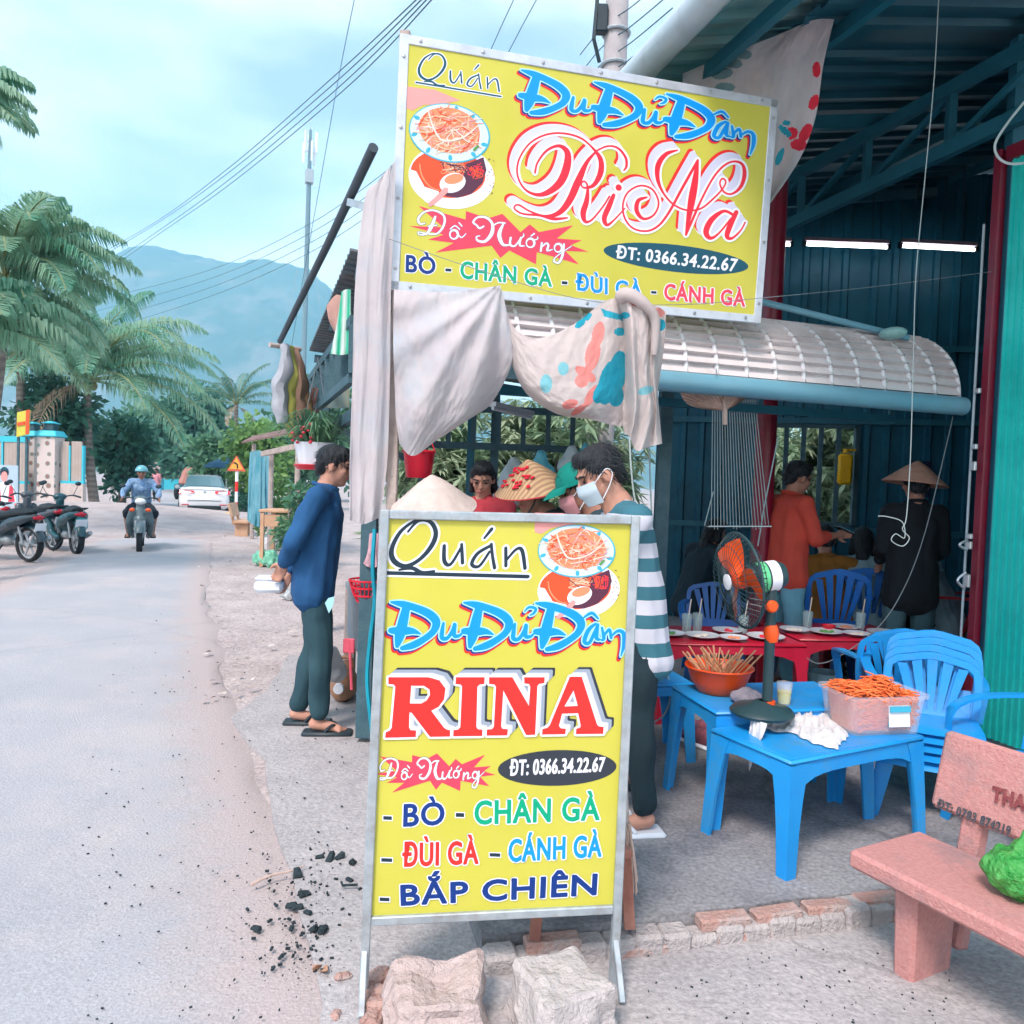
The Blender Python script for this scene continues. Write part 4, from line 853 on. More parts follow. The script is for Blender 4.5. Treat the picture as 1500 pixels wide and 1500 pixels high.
# ---- kitchen stall with a tin roof behind the sign
ST = thing('food_stall', 'open kitchen stall with tin roof and lattice rails behind the sign', 'stall', uv(1.4, 6.2))
M_tin = mat('rusty_tin_roof', (.07, .12, .15), .6, col2=(.14, .17, .19), scale=5, dirt=(.22, .16, .13), dscale=4, damt=.5)
for k in range(5):
    mb = MB(); corr(mb, uv(.46, 4.45 + k * .74, 2.80), V * .75, uv(2.9, 0, 2.62) - uv(.46, 0, 2.80), .12, .025, Z); build('roof_sheet', mb, M_tin, ST, True, fixn=False)
for l, m in ((.62, 4.55), (.62, 8.0), (2.35, 7.9), (1.6, 7.9), (2.75, 5.0)):
    mb = MB(); mb.bar(uv(l, m, .05), uv(l, m, 2.72), .085, .085); build('post', mb, M_dwood, ST, True)
def lattice(a, b, z0, z1, n, w=.04):
    for zz in (z0, z1):
        mb = MB(); mb.bar(a + Z * zz, b + Z * zz, w, w * 1.4); build('rail', mb, M_dwood, ST, True)
    for i in range(n + 1):
        q = a.lerp(b, i / n); mb = MB(); mb.bar(q + Z * (z0 + w * .7), q + Z * (z1 - w * .7), w, w); build('baluster', mb, M_dwood, ST, True)
lattice(uv(.5, 4.6), uv(.44, 7.7), 2.12, 2.45, 9)
lattice(uv(1.6, 7.95), uv(3.1, 7.6), 1.92, 2.30, 6, .05)
for m in (4.55, 6.2, 7.95):
    mb = MB(); mb.bar(uv(.5, m, 2.70), uv(2.9, m, 2.52), .06, .07); build('rafter', mb, M_dwood, ST, True)
mb = MB(); mb.bar(uv(.62, 4.5, 1.98), uv(.62, 8, 1.98), .06, .08); build('beam', mb, M_dwood, ST, True)
mb = MB(); mb.bar(uv(.7, 7.98, 2.05), uv(1.6, 7.96, 1.7), .06, .06); build('brace', mb, M_dwood, ST, True)
t = thing('tube_lamp', 'short unlit lamp under the stall roof behind the hanging cloth', 'lamp', at(745, 598, 6.5)); mb = MB(); mb.bar(at(722, 592, 6.5), at(778, 606, 6.9), .07, .04); build('housing', mb, K_white, t, True); mb = MB(); mb.tube([at(722, 598, 6.48), at(778, 612, 6.88)], .016, 8); build('tube', mb, K_white, t, True)
# leaning pole and its bracket
t = thing('leaning_pole', 'long dark pole leaning up in front of the stall roof', 'pole', at(410, 500, 6.2)); mb = MB(); mb.tube([at(410, 500, 6.2), at(480, 358, 5.0), at(547, 216, 4.1)], [.022, .025, .027], 10); build('shaft', mb, mat('dark_pipe', (.06, .08, .10), .5), t, True, True)
mb = MB(); mb.bar(at(514, 297, 4.5), at(545, 305, 4.3), .05, .04); build('bracket', mb, M_galv, t, True)
mb = MB(); mb.tube([at(395, 505, 6.2), at(440, 512, 6.4)], .02, 8); build('cross_stick', mb, M_wood, t, True)
# ------------------------------------------------------------------ cloths
M_cl = mat('faded_cloth', (.56, .52, .55), .9, col2=(.66, .61, .62), scale=5, bump=.25, bscale=200, sub=.25, dirt=(.44, .58, .66), dscale=2.4, damt=.6)
M_cl2 = mat('beige_cloth', (.58, .51, .50), .9, col2=(.65, .58, .56), scale=6, bump=.25, bscale=200, sub=.2, dirt=(.46, .42, .42), dscale=5, damt=.5)
M_clp = mat('pink_print_cloth', (.72, .22, .20), .9, col2=(.74, .30, .27), scale=8, sub=.2)
M_clb = mat('blue_print_cloth', (.01, .32, .46), .9, col2=(.03, .38, .50), scale=8, sub=.2)
M_clc = mat('cyan_print_cloth', (.22, .55, .62), .9, sub=.2)
M_clr = mat('red_print_cloth', (.72, .03, .06), .9, sub=.2)
M_clg = mat('grey_leaf_print_cloth', (.14, .26, .30), .9, col2=(.2, .33, .36), scale=8, sub=.2)
def inpoly(x, y, poly):
    c = False; n = len(poly)
    for i in range(n):
        x1, y1 = poly[i]; x2, y2 = poly[i - 1]
        if (y1 > y) != (y2 > y) and x < (x2 - x1) * (y - y1) / (y2 - y1) + x1: c = not c
    return c
def cloth(name, label, rows, m, fold=(.02, 9.0, 0.0), nu=48, nv=48, paint=(), cat='cloth', parent=None, group=None, seed=0, crease=.006, pin=None):
    """a hanging sheet given by rows of (photo x, photo y, distance); folds run down it"""
    RW = [catmull(r, 8) for r in rows]
    def samp(L, t):
        f = t * (len(L) - 1); i = min(int(f), len(L) - 2); return tuple(a + (b - a) * (f - i) for a, b in zip(L[i], L[i + 1]))
    cols = []
    for i in range(nu + 1): cols.append(catmull([samp(r, i / nu) for r in RW], 8))
    mb = MB(); px = []
    amp, fr, ph = fold
    for j in range(nv + 1):
        for i in range(nu + 1):
            x, y, Y = samp(cols[i], j / nv); u, v = i / nu, j / nv
            wv = math.sin(u * fr * 2 * math.pi + ph + 1.3 * math.sin(v * 3 + seed) + 2.5 * noise.noise(Vector((u * 3, v * 2, seed))))
            if pin:
                a_ = math.atan2(y - pin[1], pin[0] - x); dd = math.hypot(y - pin[1], x - pin[0]); wv = math.sin(a_ * fr + ph + 1.2 * noise.noise(Vector((a_ * 2, dd * .006, seed)))) * min(1, dd / 90)
            Y += amp * wv * (.35 + .65 * v) + crease * noise.fractal(Vector((u * 9, v * 7, seed + 7)), 1, 2, 3) + .0022 * noise.noise(Vector((u * 34, v * 18, seed))) + .004 * noise.noise(Vector((u * 16 + v * 9, v * 5, seed + 2)))
            mb.v.append(at(x, y, Y)); px.append((x, y))
    W = nu + 1; mats = [m] + [q[0] for q in paint]
    for j in range(nv):
        for i in range(nu):
            mb.f.append((j * W + i, j * W + i + 1, (j + 1) * W + i + 1, (j + 1) * W + i)); cx = sum(px[k][0] for k in mb.f[-1]) / 4; cy = sum(px[k][1] for k in mb.f[-1]) / 4; k = 0
            for q, (mm, polys) in enumerate(paint):
                if any(inpoly(cx, cy, p) for p in polys): k = q + 1
            mb.mi.append(k)
    if parent is not None: return build(name, mb, mats, parent, True, 'all', False)
    o = tag(build(name, mb, mats, None, False, 'all', False), label, cat, group); return o
def el(cx, cy, a, b, t=0, n=14): return [(cx + a * math.cos(s) * math.cos(t) - b * math.sin(s) * math.sin(t), cy + a * math.cos(s) * math.sin(t) + b * math.sin(s) * math.cos(t)) for s in (2 * math.pi * i / n for i in range(n))]
cloth('curtain', 'tall faded white curtain hanging beside the left billboard post', [[(552, 268, 3.78), (566, 250, 3.76), (580, 235, 3.74)], [(534, 292, 3.80), (556, 296, 3.76), (578, 300, 3.76)], [(520, 420, 3.82), (548, 420, 3.76), (573, 420, 3.78)], [(516, 560, 3.82), (545, 560, 3.77), (571, 560, 3.78)], [(512, 680, 3.82), (540, 682, 3.77), (567, 680, 3.80)], [(512, 762, 3.82), (532, 768, 3.77), (556, 758, 3.80)]], M_cl, (.016, 2.5, 0), 40, 90, seed=1)
cloth('curtain', 'white cloth pinned to the billboard and swept down to the left', [[(577, 424, 3.74), (640, 428, 3.74), (690, 424, 3.75), (733, 418, 3.76)], [(576, 500, 3.74), (640, 490, 3.66), (700, 470, 3.68), (745, 470, 3.78)], [(578, 560, 3.76), (630, 565, 3.64), (690, 545, 3.66), (750, 530, 3.80)], [(580, 610, 3.78), (618, 622, 3.66), (668, 610, 3.70), (722, 588, 3.82)], [(585, 650, 3.80), (605, 668, 3.72), (640, 645, 3.74), (700, 606, 3.84)]], M_cl, (.030, 17.0, 1.0), 110, 90, seed=3, crease=.006, pin=(736, 412))
FLB = [(M_clp, [el(868, 520, 11, 24, .2), el(876, 490, 9, 20, .2), el(858, 548, 18, 8, .6), el(852, 558, 10, 10), el(866, 580, 7, 18, .5), el(835, 592, 12, 7, -.3), el(848, 600, 14, 5, -.6)]), (M_clb, [el(892, 560, 15, 34, .25), el(905, 545, 14, 32, .15), el(884, 572, 12, 22, .6), el(902, 580, 12, 16), el(850, 474, 9, 5, -.7), el(860, 464, 8, 5, -.7), [(880, 452), (914, 462), (914, 470), (885, 464)], el(908, 486, 9, 6)]), (M_clc, [el(800, 562, 9, 14), el(825, 540, 8, 10)])]
cloth('hanging_cloth', 'beige flower print cloth slung in a loop under the billboard', [[(735, 425, 3.80), (752, 478, 3.76), (790, 495, 3.72), (840, 475, 3.74), (888, 440, 3.80), (918, 438, 3.84)], [(742, 480, 3.80), (762, 520, 3.72), (800, 545, 3.66), (850, 540, 3.68), (890, 510, 3.76), (918, 505, 3.84)], [(744, 510, 3.82), (768, 560, 3.72), (812, 590, 3.64), (855, 595, 3.66), (892, 580, 3.74), (917, 570, 3.84)], [(746, 526, 3.86), (770, 575, 3.80), (815, 606, 3.74), (862, 614, 3.74), (894, 622, 3.78), (912, 625, 3.84)]], M_cl2, (.014, 2.2, .4), 170, 140, FLB, seed=5)
cloth('hanging_cloth', 'twisted beige cloth tail knotted over the billboard edge', [[(904, 436, 3.80), (922, 430, 3.76), (940, 442, 3.74), (962, 448, 3.76), (976, 458, 3.78)], [(914, 480, 3.82), (926, 480, 3.72), (944, 490, 3.74), (958, 500, 3.78), (974, 495, 3.80)], [(914, 540, 3.84), (928, 540, 3.73), (945, 545, 3.76), (956, 556, 3.80), (968, 545, 3.84)], [(912, 600, 3.84), (930, 600, 3.75), (948, 598, 3.77), (960, 606, 3.81), (964, 580, 3.85)], [(914, 634, 3.86), (922, 640, 3.79), (932, 660, 3.78), (952, 654, 3.81), (970, 650, 3.85)]], M_cl2, (.022, 3.1, .8), 90, 130, [(M_clp, [el(930, 442, 14, 6, .5), el(964, 458, 10, 7)]), (M_clb, [el(915, 462, 8, 5), el(968, 476, 7, 9), el(906, 440, 8, 4)]), (M_clc, [el(946, 572, 12, 6, -.3)])], seed=8)
t = thing('cloth_knot', 'wad of beige print cloth tucked over the billboard lower edge', 'cloth', at(935, 445, 3.9)); mb = MB(); mb.tube(cpath([at(906, 437, 3.80), at(922, 432, 3.74), at(944, 446, 3.72), at(960, 470, 3.74), at(958, 520, 3.76)], 6), [.02, .03, .035, .038, .036, .035, .034, .033, .032, .03, .03, .03, .028, .026, .025, .025, .025, .024, .024, .022, .02, .02, .02, .018, .015], 10); build('fold', mb, M_cl2, t, True, True)
mb = MB(); mb.ell(at(942, 640, 3.86), (.06, .05, .06)); mb.ell(at(928, 634, 3.86), (.05, .05, .05)); mb.ell(at(955, 628, 3.88), (.05, .05, .06)); blob('rolled_end', mb, M_cl2, t, .012, 4, True, (.012, 30)) if False else None
FL2 = [(M_clr, [el(1192, 150, 7, 12, .4), el(1180, 195, 8, 16, .5), el(1170, 212, 12, 9), el(1196, 102, 6, 12), el(1160, 195, 9, 9, .3)]), (M_clb, [el(1150, 192, 12, 5, .7), el(1142, 230, 5, 14, .4), el(1152, 180, 6, 4)]), (M_clg, [el(1070, 90, 18, 9, .3), el(1058, 108, 16, 8, -.2), el(1090, 80, 12, 7), el(1045, 95, 9, 6), el(1062, 128, 15, 7), el(1075, 75, 10, 5)])]
cloth('hanging_cloth', 'white cloth with red flowers slung under the roof beside the billboard', [[(1000, 108, 4.75), (1060, 82, 4.6), (1130, 55, 4.45), (1190, 30, 4.35), (1222, 28, 4.3)], [(1002, 140, 4.75), (1060, 118, 4.6), (1120, 95, 4.5), (1170, 85, 4.4), (1206, 95, 4.34)], [(1020, 175, 4.75), (1070, 160, 4.62), (1120, 150, 4.52), (1160, 150, 4.45), (1195, 170, 4.4)], [(1060, 240, 4.75), (1090, 235, 4.65), (1120, 230, 4.56), (1145, 225, 4.5), (1172, 232, 4.46)], [(1080, 310, 4.75), (1095, 310, 4.7), (1110, 308, 4.6), (1120, 302, 4.56), (1130, 296, 4.52)]], M_cl, (.03, 2.6, .3), 150, 130, FL2, seed=11)
# washing and bundles on the stall
cloth('towel', 'orange and pink cloth hung on the stall rail', [[(478, 448, 5.1), (492, 432, 5.0), (504, 436, 4.9)], [(482, 470, 5.1), (494, 465, 5.0), (503, 462, 4.9)], [(492, 490, 5.1), (495, 486, 5.0), (500, 480, 4.9)]], mat('peach_cloth', (.62, .36, .30), .9, sub=.2), (.01, 2, 0), 16, 16, cat='cloth')
cloth('towel', 'green and white striped towel hung on the stall rail', [[(500, 428, 4.75), (506, 424, 4.7), (514, 424, 4.65)], [(494, 470, 4.75), (503, 472, 4.7), (514, 470, 4.65)], [(484, 518, 4.75), (500, 520, 4.7), (512, 518, 4.65)]], mat('green_striped_towel', (.02, .50, .30), .9, sub=.2, wave=(5.0, (.7, .75, .72), 1.0, .2, 'X')), (.012, 3, 0), 20, 20, cat='towel')
t = thing('tarp_bundle', 'rolled old tarps and sacking tied to the pole end', 'tarp', at(425, 560, 6.2))
for k, (x, y0, y1, w, m, Y) in enumerate(((414, 505, 620, .07, mat('grey_tarp', (.36, .38, .42), .8), 6.15), (424, 508, 640, .06, mat('olive_sacking', (.34, .33, .08), .9), 6.2), (434, 512, 650, .07, mat('brown_sacking', (.28, .17, .12), .9), 6.25), (440, 540, 625, .06, mat('orange_sacking', (.42, .25, .13), .9), 6.3))):
    mb = MB(); P = cpath([at(x - 4 * (k - 1), y0, Y), at(x + 3, y0 + 40, Y - .03), at(x + 4 * k - 4, (y0 + y1) / 2 + 10, Y), at(x + 5 * k, y1, Y)], 6); mb.tube(P, [w * (.25 + .75 * math.sin(.4 + 2.2 * i / len(P))) for i in range(len(P))], 9)
    for v in mb.v: v += Vector((.03 * noise.noise(v * 9), .03 * noise.noise(v * 9 + Vector((5, 0, 0))), 0))
    build('roll', mb, m, t, True, True)
# ---- hanging odds and ends
t = thing('palm_leaf_fan', 'round palm leaf hand fan hanging under the awning gutter', 'hand fan', at(1055, 575, 4.45)); c = at(1058, 596, 4.45)
M_straw = mat('straw', (.55, .40, .34), .8, col2=(.66, .50, .43), scale=25, bump=.3, bscale=80)
hub = at(1062, 602, 4.45); rim = [(997, 568), (1000, 582), (1010, 593), (1028, 598), (1062, 600), (1080, 592), (1096, 580), (1102, 570), (1096, 562), (1070, 556), (1040, 556), (1010, 560)]
mb = MB(); RP = [Vector(p) for p in cpath([at(x, y, 4.45) for x, y in rim + rim[:1]], 5)]
for k in range(len(RP) - 1):
    o = .006 * (1 if k % 2 else -1); a, b = RP[k] + Vector((0, o, 0)), RP[k + 1] - Vector((0, o, 0)); mb.add([hub, a, b, hub + Vector((0, .012, 0)), a + Vector((0, .012, 0)), b + Vector((0, .012, 0))], [(0, 1, 2), (5, 4, 3), (1, 4, 5, 2)])
build('blade', mb, M_straw, t, True, fixn=False); mb = MB(); mb.tube([at(1060, 585, 4.44), at(1062, 600, 4.44), at(1062, 622, 4.44)], [.008, .013, .014], 8); build('handle', mb, M_straw, t, True, True)
mb = MB(); mb.tube([at(1050, 556, 4.45), at(1049, 540, 4.2)], .003, 4); build('string', mb, M_wire, t, True)
t = thing('wire_rack', 'hanging rack of fine vertical wires beside the standing fan', 'rack', at(1083, 700, 5.0))
for k in range(19):
    f = k / 18; mb = MB(); mb.tube([at(1044 + 62 * f, 585, 5.0), at(1042 + 84 * f, 772 + 4 * math.sin(k), 5.0)], .0028, 4); build('wire', mb, mat('rack_wire', (.42, .52, .54), .35, metal=.6, var=.1), t, True)
for y, a, b in ((588, 1040, 1110), (771, 1038, 1130)):
    mb = MB(); mb.tube([at(a, y, 5.0), at(b, y, 5.0)], .005, 5); build('bar', mb, _m['rack_wire'], t, True)
mb = MB(); mb.tube([at(1140, 640, 5.0), at(1120, 740, 5.0), at(1110, 800, 5.0)], .004, 5); mb.tube([at(1040, 772, 5.0), at(1032, 770, 5.0), at(1045, 720, 5.0)], .004, 5); build('side_wire', mb, _m['rack_wire'], t, True)
def cord(lbl, pts, r=.004, m=None, name='rope'): mb = MB(); mb.tube(cpath([at(*p) for p in pts], 8), r, 5); return one(name, mb, m or M_wire, lbl, 'rope', smooth=True)
cord('long pale cord hanging from the roof with a knotted loop end', [(1376, -20, 3.9), (1368, 120, 3.9), (1355, 260, 3.9), (1342, 400, 3.9), (1338, 520, 3.9), (1334, 660, 3.9), (1328, 755, 3.9), (1322, 775, 3.9), (1332, 788, 3.9), (1322, 800, 3.9), (1306, 792, 3.9), (1312, 782, 3.9), (1325, 788, 3.9), (1322, 765, 3.9), (1300, 757, 3.9), (1286, 756, 3.9)], .0023)
cord('thin cord sagging from the door frame down to the red table', [(1396, 610, 4.9), (1375, 700, 4.9), (1352, 790, 4.9), (1325, 860, 4.9), (1290, 915, 4.9), (1240, 955, 4.9), (1200, 972, 4.9), (1170, 955, 4.9)], .003, M_bwire)
cord('white cord loop under the roof above the teal door', [(1500, 150, 3.6), (1476, 180, 3.6), (1458, 210, 3.6), (1462, 230, 3.6), (1480, 240, 3.6), (1510, 238, 3.6)], .006)
cord('thin wire strung from the billboard corner to the door frame', [(570, 350, 3.7), (700, 395, 3.75), (860, 440, 3.8), (1000, 446, 3.95), (1120, 436, 4.2), (1280, 420, 4.5), (1452, 398, 4.7)], .0018, M_bwire)
cord('white cord hanging beside the masked cook', [(922, 640, 3.6), (924, 680, 3.6), (928, 720, 3.6), (932, 740, 3.6)], .004)
cord('pale cord hanging behind the striped shirt down to the floor', [(951, 655, 4.6), (953, 720, 4.5), (958, 820, 4.3), (968, 950, 4.2), (982, 1010, 4.2), (972, 1048, 4.2), (945, 1062, 4.2)], .005)
t = thing('red_bucket', 'red plastic bucket hanging behind the swept white cloth', 'bucket', at(615, 698, 4.9)); c = at(613, 700, 4.9)
M_redp = mat('red_plastic', (.72, .015, .04), .35, var=.06, spec=.5)
mb = MB(); mb.lathe([(.001, 0), (.075, 0), (.078, .005), (.10, .17), (.104, .172), (.108, .16), (.104, .155)], c, 24); build('body', mb, M_redp, t, True, True); mb = MB(); mb.tube(cpath([c + Vector((-.10, 0, .16)), c + Vector((-.06, 0, .25)), c + Vector((0, 0, .28)), c + Vector((.06, 0, .25)), c + Vector((.10, 0, .16))], 5), .005, 5); mb.tube([c + Z * .28, c + Z * .62], .003, 4); build('handle', mb, M_redp, t, True)
t = thing('yellow_bottle', 'yellow plastic bottle hung on the barred window', 'bottle', onw(1234, 712)); c = onw(1234, 710) + wnrm * .12
mb = MB(); mb.box(c + Z * .165, (.15, .07, .33), math.atan2(wd.y, wd.x), .025); build('body', mb, mat('yellow_plastic', (.80, .44, .0), .3), t, True, True); mb = MB(); mb.tube([c + Z * .34, c + Z * .38], .03, 10); mb.tube([c + Z * .37, c + Z * .37 + wd * .1], .012, 6); build('cap', mb, _m['yellow_plastic'], t, True)
t = thing('wall_poster', 'small dark picture poster on the back wall beside the straw hat', 'poster', onw(1350, 700))
q4 = [onw(x, y) + wnrm * .045 for x, y in ((1334, 676), (1362, 676), (1361, 728), (1334, 728))]; mb = MB(); mb.prism(q4, -wnrm * .01); build('sheet', mb, mat('poster_navy', (.008, .015, .05), .4, var=0), t, True)
mb = MB(); mb.prism([onw(x, y) + wnrm * .048 for x, y in el(1345, 692, 9, 5, .5)], wnrm * .002); mb.prism([onw(x, y) + wnrm * .048 for x, y in el(1354, 705, 6, 8, .2)], wnrm * .002); build('print', mb, mat('poster_pink', (.35, .2, .3), .5), t, True)
# ================================================================== FURNITURE AND SMALL THINGS
M_blue = mat('blue_plastic', (.008, .27, .70), .4, col2=(.015, .33, .76), scale=3, spec=.5, dirt=(.06, .27, .52), dscale=7, damt=.8, bump=.08, bscale=60)
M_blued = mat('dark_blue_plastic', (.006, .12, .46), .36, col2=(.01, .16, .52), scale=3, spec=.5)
M_redt = mat('red_table_plastic', (.46, .008, .03), .33, col2=(.54, .012, .045), scale=4, spec=.5)
def ltable(name, label, loc, rz, L, W, H, m, group=None, splay=.02):
    """moulded plastic table: rounded top with a skirt and four tapering angle-section legs"""
    t = thing(name, label, 'table', loc, rz, group)
    mb = MB(); mb.box((0, 0, H - .009), (L, W, .018), None, .008); mb.box((0, 0, H - .0005), (L - .05, W - .05, .004), None, .001)
    build('top', mb, m, t, smooth=True)
    for sx in (-1, 1):
        mb = MB(); n = 12
        for a in (0, 1):
            pass
        for (ax, s) in (('x', sx),):
            x = s * (L / 2 - .014); P = []
            for i in range(n + 1):
                f = i / n; y = (f - .5) * (W - .06); d = .05 + .07 * abs(2 * f - 1) ** 4; P.append((y, d))
            vs = [Vector((x + s * .004, y, H - .016)) for y, d in P] + [Vector((x + s * .008, y, H - .016 - d)) for y, d in P] + [Vector((x + s * .004 - s * .006, y, H - .016)) for y, d in P] + [Vector((x + s * .002, y, H - .016 - d)) for y, d in P]
            k = n + 1; mb.add(vs, [(i, i + 1, k + i + 1, k + i) for i in range(n)] + [(2 * k + i, 3 * k + i, 3 * k + i + 1, 2 * k + i + 1) for i in range(n)] + [(k + i, k + i + 1, 3 * k + i + 1, 3 * k + i) for i in range(n)])
        build('skirt', mb, m, t, smooth=True)
    for sy in (-1, 1):
        mb = MB(); n = 14; y = sy * (W / 2 - .014); P = []
        for i in range(n + 1):
            f = i / n; x = (f - .5) * (L - .06); P.append((x, .05 + .08 * abs(2 * f - 1) ** 5))
        k = n + 1; vs = [Vector((x, y + sy * .004, H - .016)) for x, d in P] + [Vector((x, y + sy * .008, H - .016 - d)) for x, d in P] + [Vector((x, y - sy * .002, H - .016)) for x, d in P] + [Vector((x, y + sy * .002, H - .016 - d)) for x, d in P]
        mb.add(vs, [(i, i + 1, k + i + 1, k + i) for i in range(n)] + [(2 * k + i, 3 * k + i, 3 * k + i + 1, 2 * k + i + 1) for i in range(n)] + [(k + i, k + i + 1, 3 * k + i + 1, 3 * k + i) for i in range(n)]); build('skirt', mb, m, t, smooth=True)
    for sx in (-1, 1):
        for sy in (-1, 1):
            mb = MB(); rings = []
            for z, w, o in ((H - .02, .105, 0), (H - .07, .088, .002), (H - .16, .072, .006), (H * .4, .06, .012), (0, .05, splay)):
                cx, cy = sx * (L / 2 - .006 + o), sy * (W / 2 - .006 + o); th = .014; q = [(0, 0), (w, 0), (w, th), (th * 1.6, th), (th, th * 1.6), (th, w), (0, w)]
                rings.append([Vector((cx - sx * a, cy - sy * b, z)) for a, b in q])
            vs = [p for r in rings for p in r]; m7 = 7
            mb.add(vs, [(k * m7 + i, k * m7 + (i + 1) % m7, (k + 1) * m7 + (i + 1) % m7, (k + 1) * m7 + i) for k in range(4) for i in range(m7)] + [tuple(range(28, 35))]); build('leg', mb, m, t, smooth=True)
    return t
def pchair(name, label, loc, rz, m, style='slat', group=None, seat=.31, arms=True, top=.68):
    """monobloc chair; local +y is where the sitter looks"""
    t = thing(name, label, 'chair', loc, rz, group)
    def sp(u, v):
        x = (u - .5) * .42 * (1 - .1 * (1 - v)); y = -.2 + .41 * v; z = seat - .018 * math.sin(math.pi * u) * (1 - .5 * v) - (.02 * max(0, v - .85) / .15) - .01 * abs(2 * u - 1) ** 6
        return Vector((x, y, z))
    mb = MB(); mb.grid(sp, 14, 12); k = len(mb.v); mb.grid(lambda u, v: sp(u, v) - Z * (.012 + .03 * max(abs(2 * u - 1), abs(2 * v - 1)) ** 8), 14, 12); build('seat', mb, m, t, smooth='all', fixn=False)
    for sx in (-1, 1):
        for fy in (1, -1):
            mb = MB(); rings = []
            for f in (0, .3, .7, 1):
                z = (seat - .01) * (1 - f); w = .075 - .03 * f; x = sx * (.20 + .035 * f); y = (.19 + .03 * f) if fy > 0 else (-.19 - .06 * f); th = .012
                rings.append([Vector((x - sx * a, y - fy * b, z)) for a, b in ((0, 0), (w, 0), (w, th), (th, th), (th, w), (0, w))])
            mb.add([p for r in rings for p in r], [(k * 6 + i, k * 6 + (i + 1) % 6, k * 6 + 6 + (i + 1) % 6, k * 6 + 6 + i) for k in range(3) for i in range(6)] + [tuple(range(18, 24))]); build('leg', mb, m, t, smooth=True)
    def bp(x, z): # backrest surface: leaning back, wrapping round the sitter
        f = (z - seat) / (top - seat); return Vector((x, -.19 - .11 * f - .02 * math.sin(3.1 * f) + .35 * x * x, z))
    hw = lambda f: .185 + .03 * math.sin(math.pi * min(1, f * .9)) if f < .78 else (.185 + .03 * math.sin(math.pi * .702)) * math.sqrt(max(0, 1 - ((f - .78) / .235) ** 2))
    out = [(-hw(f), seat + (top - seat) * f) for f in [i / 14 for i in range(15)]]; out[-1] = (-.04, top)
    path = out + [(0, top + .004)] + [(-x, z) for x, z in reversed(out)]
    P = [bp(x, z) for x, z in path]; mb = MB()
    vs = []; n = len(P)
    for i in range(n):
        a, b = path[max(i - 1, 0)], path[min(i + 1, n - 1)]; dx, dz = b[0] - a[0], b[1] - a[1]; l = math.hypot(dx, dz); nx, nz = dz / l, -dx / l; w = .032
        x, z = path[i]; q = bp(x + nx * w, z + nz * w); e = Vector((0, .016, 0)); vs += [P[i], q, q + e, P[i] + e]
    mb.add(vs, [(i * 4 + c, i * 4 + (c + 1) % 4, i * 4 + 4 + (c + 1) % 4, i * 4 + 4 + c) for i in range(n - 1) for c in range(4)]); build('back_frame', mb, m, t, smooth=True)
    if style == 'slat':
        for k in range(5):
            f = (k - 2) / 2.2; mb = MB(); R_ = []
            for j in range(9):
                g = j / 8; z = seat + .07 + (top - seat - .09) * g; x = f * (.075 + .085 * g); w = .012 + .012 * g
                z = min(z, top - .02 - .05 * f * f); q = bp(x, z); R_.append([q + Vector((-w, 0, 0)), q + Vector((w, 0, 0)), q + Vector((w, .012, 0)), q + Vector((-w, .012, 0))])
            mb.add([p for r in R_ for p in r], [(j * 4 + c, j * 4 + (c + 1) % 4, j * 4 + 4 + (c + 1) % 4, j * 4 + 4 + c) for j in range(8) for c in range(4)]); build('slat', mb, m, t, smooth=True)
        mb = MB(); vs = [bp(x, z) + Vector((0, e, 0)) for e in (0, .012) for z in (seat + .04, seat + .10) for x in [-.17 + .34 * i / 8 for i in range(9)]]; mb.add(vs, [(o + i, o + i + 1, o + 10 + i, o + 9 + i) for o in (0, 18) for i in range(8)]); build('back_rail', mb, m, t)
    else:                                        # pierced panel: a lattice of small holes
        mb = MB(); nx, nz = 15, 15; cell = []
        def wdt(z): f = (z - seat) / (top - seat); return max(.03, hw(f) - .02)
        for j in range(nz):
            for i in range(nx):
                zc0, zc1 = seat + .06 + (top - seat - .08) * j / nz, seat + .06 + (top - seat - .08) * (j + 1) / nz; zm = (zc0 + zc1) / 2
                f0, f1 = 2 * i / nx - 1, 2 * (i + 1) / nx - 1
                O = [(f0 * wdt(zc0), zc0), (f1 * wdt(zc0), zc0), (f1 * wdt(zc1), zc1), (f0 * wdt(zc1), zc1)]
                if 1 < i < nx - 2 and 1 < j < nz - 2:
                    cx, cz = sum(o[0] for o in O) / 4, sum(o[1] for o in O) / 4; I = [(cx + (o[0] - cx) * .45, cz + (o[1] - cz) * .45) for o in O]; vs = [bp(*o) for o in O + I]; mb.add(vs, [(q, (q + 1) % 4, 4 + (q + 1) % 4, 4 + q) for q in range(4)])
                else: mb.add([bp(*o) for o in O], [(0, 1, 2, 3)])
        b_ = [v + Vector((0, .01, 0)) for v in mb.v]; k = len(mb.v); fs = list(mb.f); mb.v += b_
        for f in fs: mb.f.append(tuple(i + k for i in reversed(f))); mb.mi.append(0)
        build('back_panel', mb, m, t, fixn=False)
    if arms:
        for sx in (-1, 1):
            A = cpath([bp(sx * .20, seat + .24), Vector((sx * .25, -.10, seat + .235)), Vector((sx * .265, .05, seat + .22)), Vector((sx * .255, .17, seat + .17)), Vector((sx * .225, .2, seat + .02))], 5); mb = MB(); vs = []
            for i, p in enumerate(A):
                w = .026 if i < 16 else .02; vs += [p + Vector((-w, 0, .006)), p + Vector((w, 0, .006)), p + Vector((w, .002, -.008)), p + Vector((-w, .002, -.008))]
            n = len(A); mb.add(vs, [(i * 4 + c, i * 4 + (c + 1) % 4, i * 4 + 4 + (c + 1) % 4, i * 4 + 4 + c) for i in range(n - 1) for c in range(4)] + [(0, 1, 2, 3), (4 * n - 4, 4 * n - 3, 4 * n - 2, 4 * n - 1)]); build('armrest', mb, m, t, smooth=True)
    return t
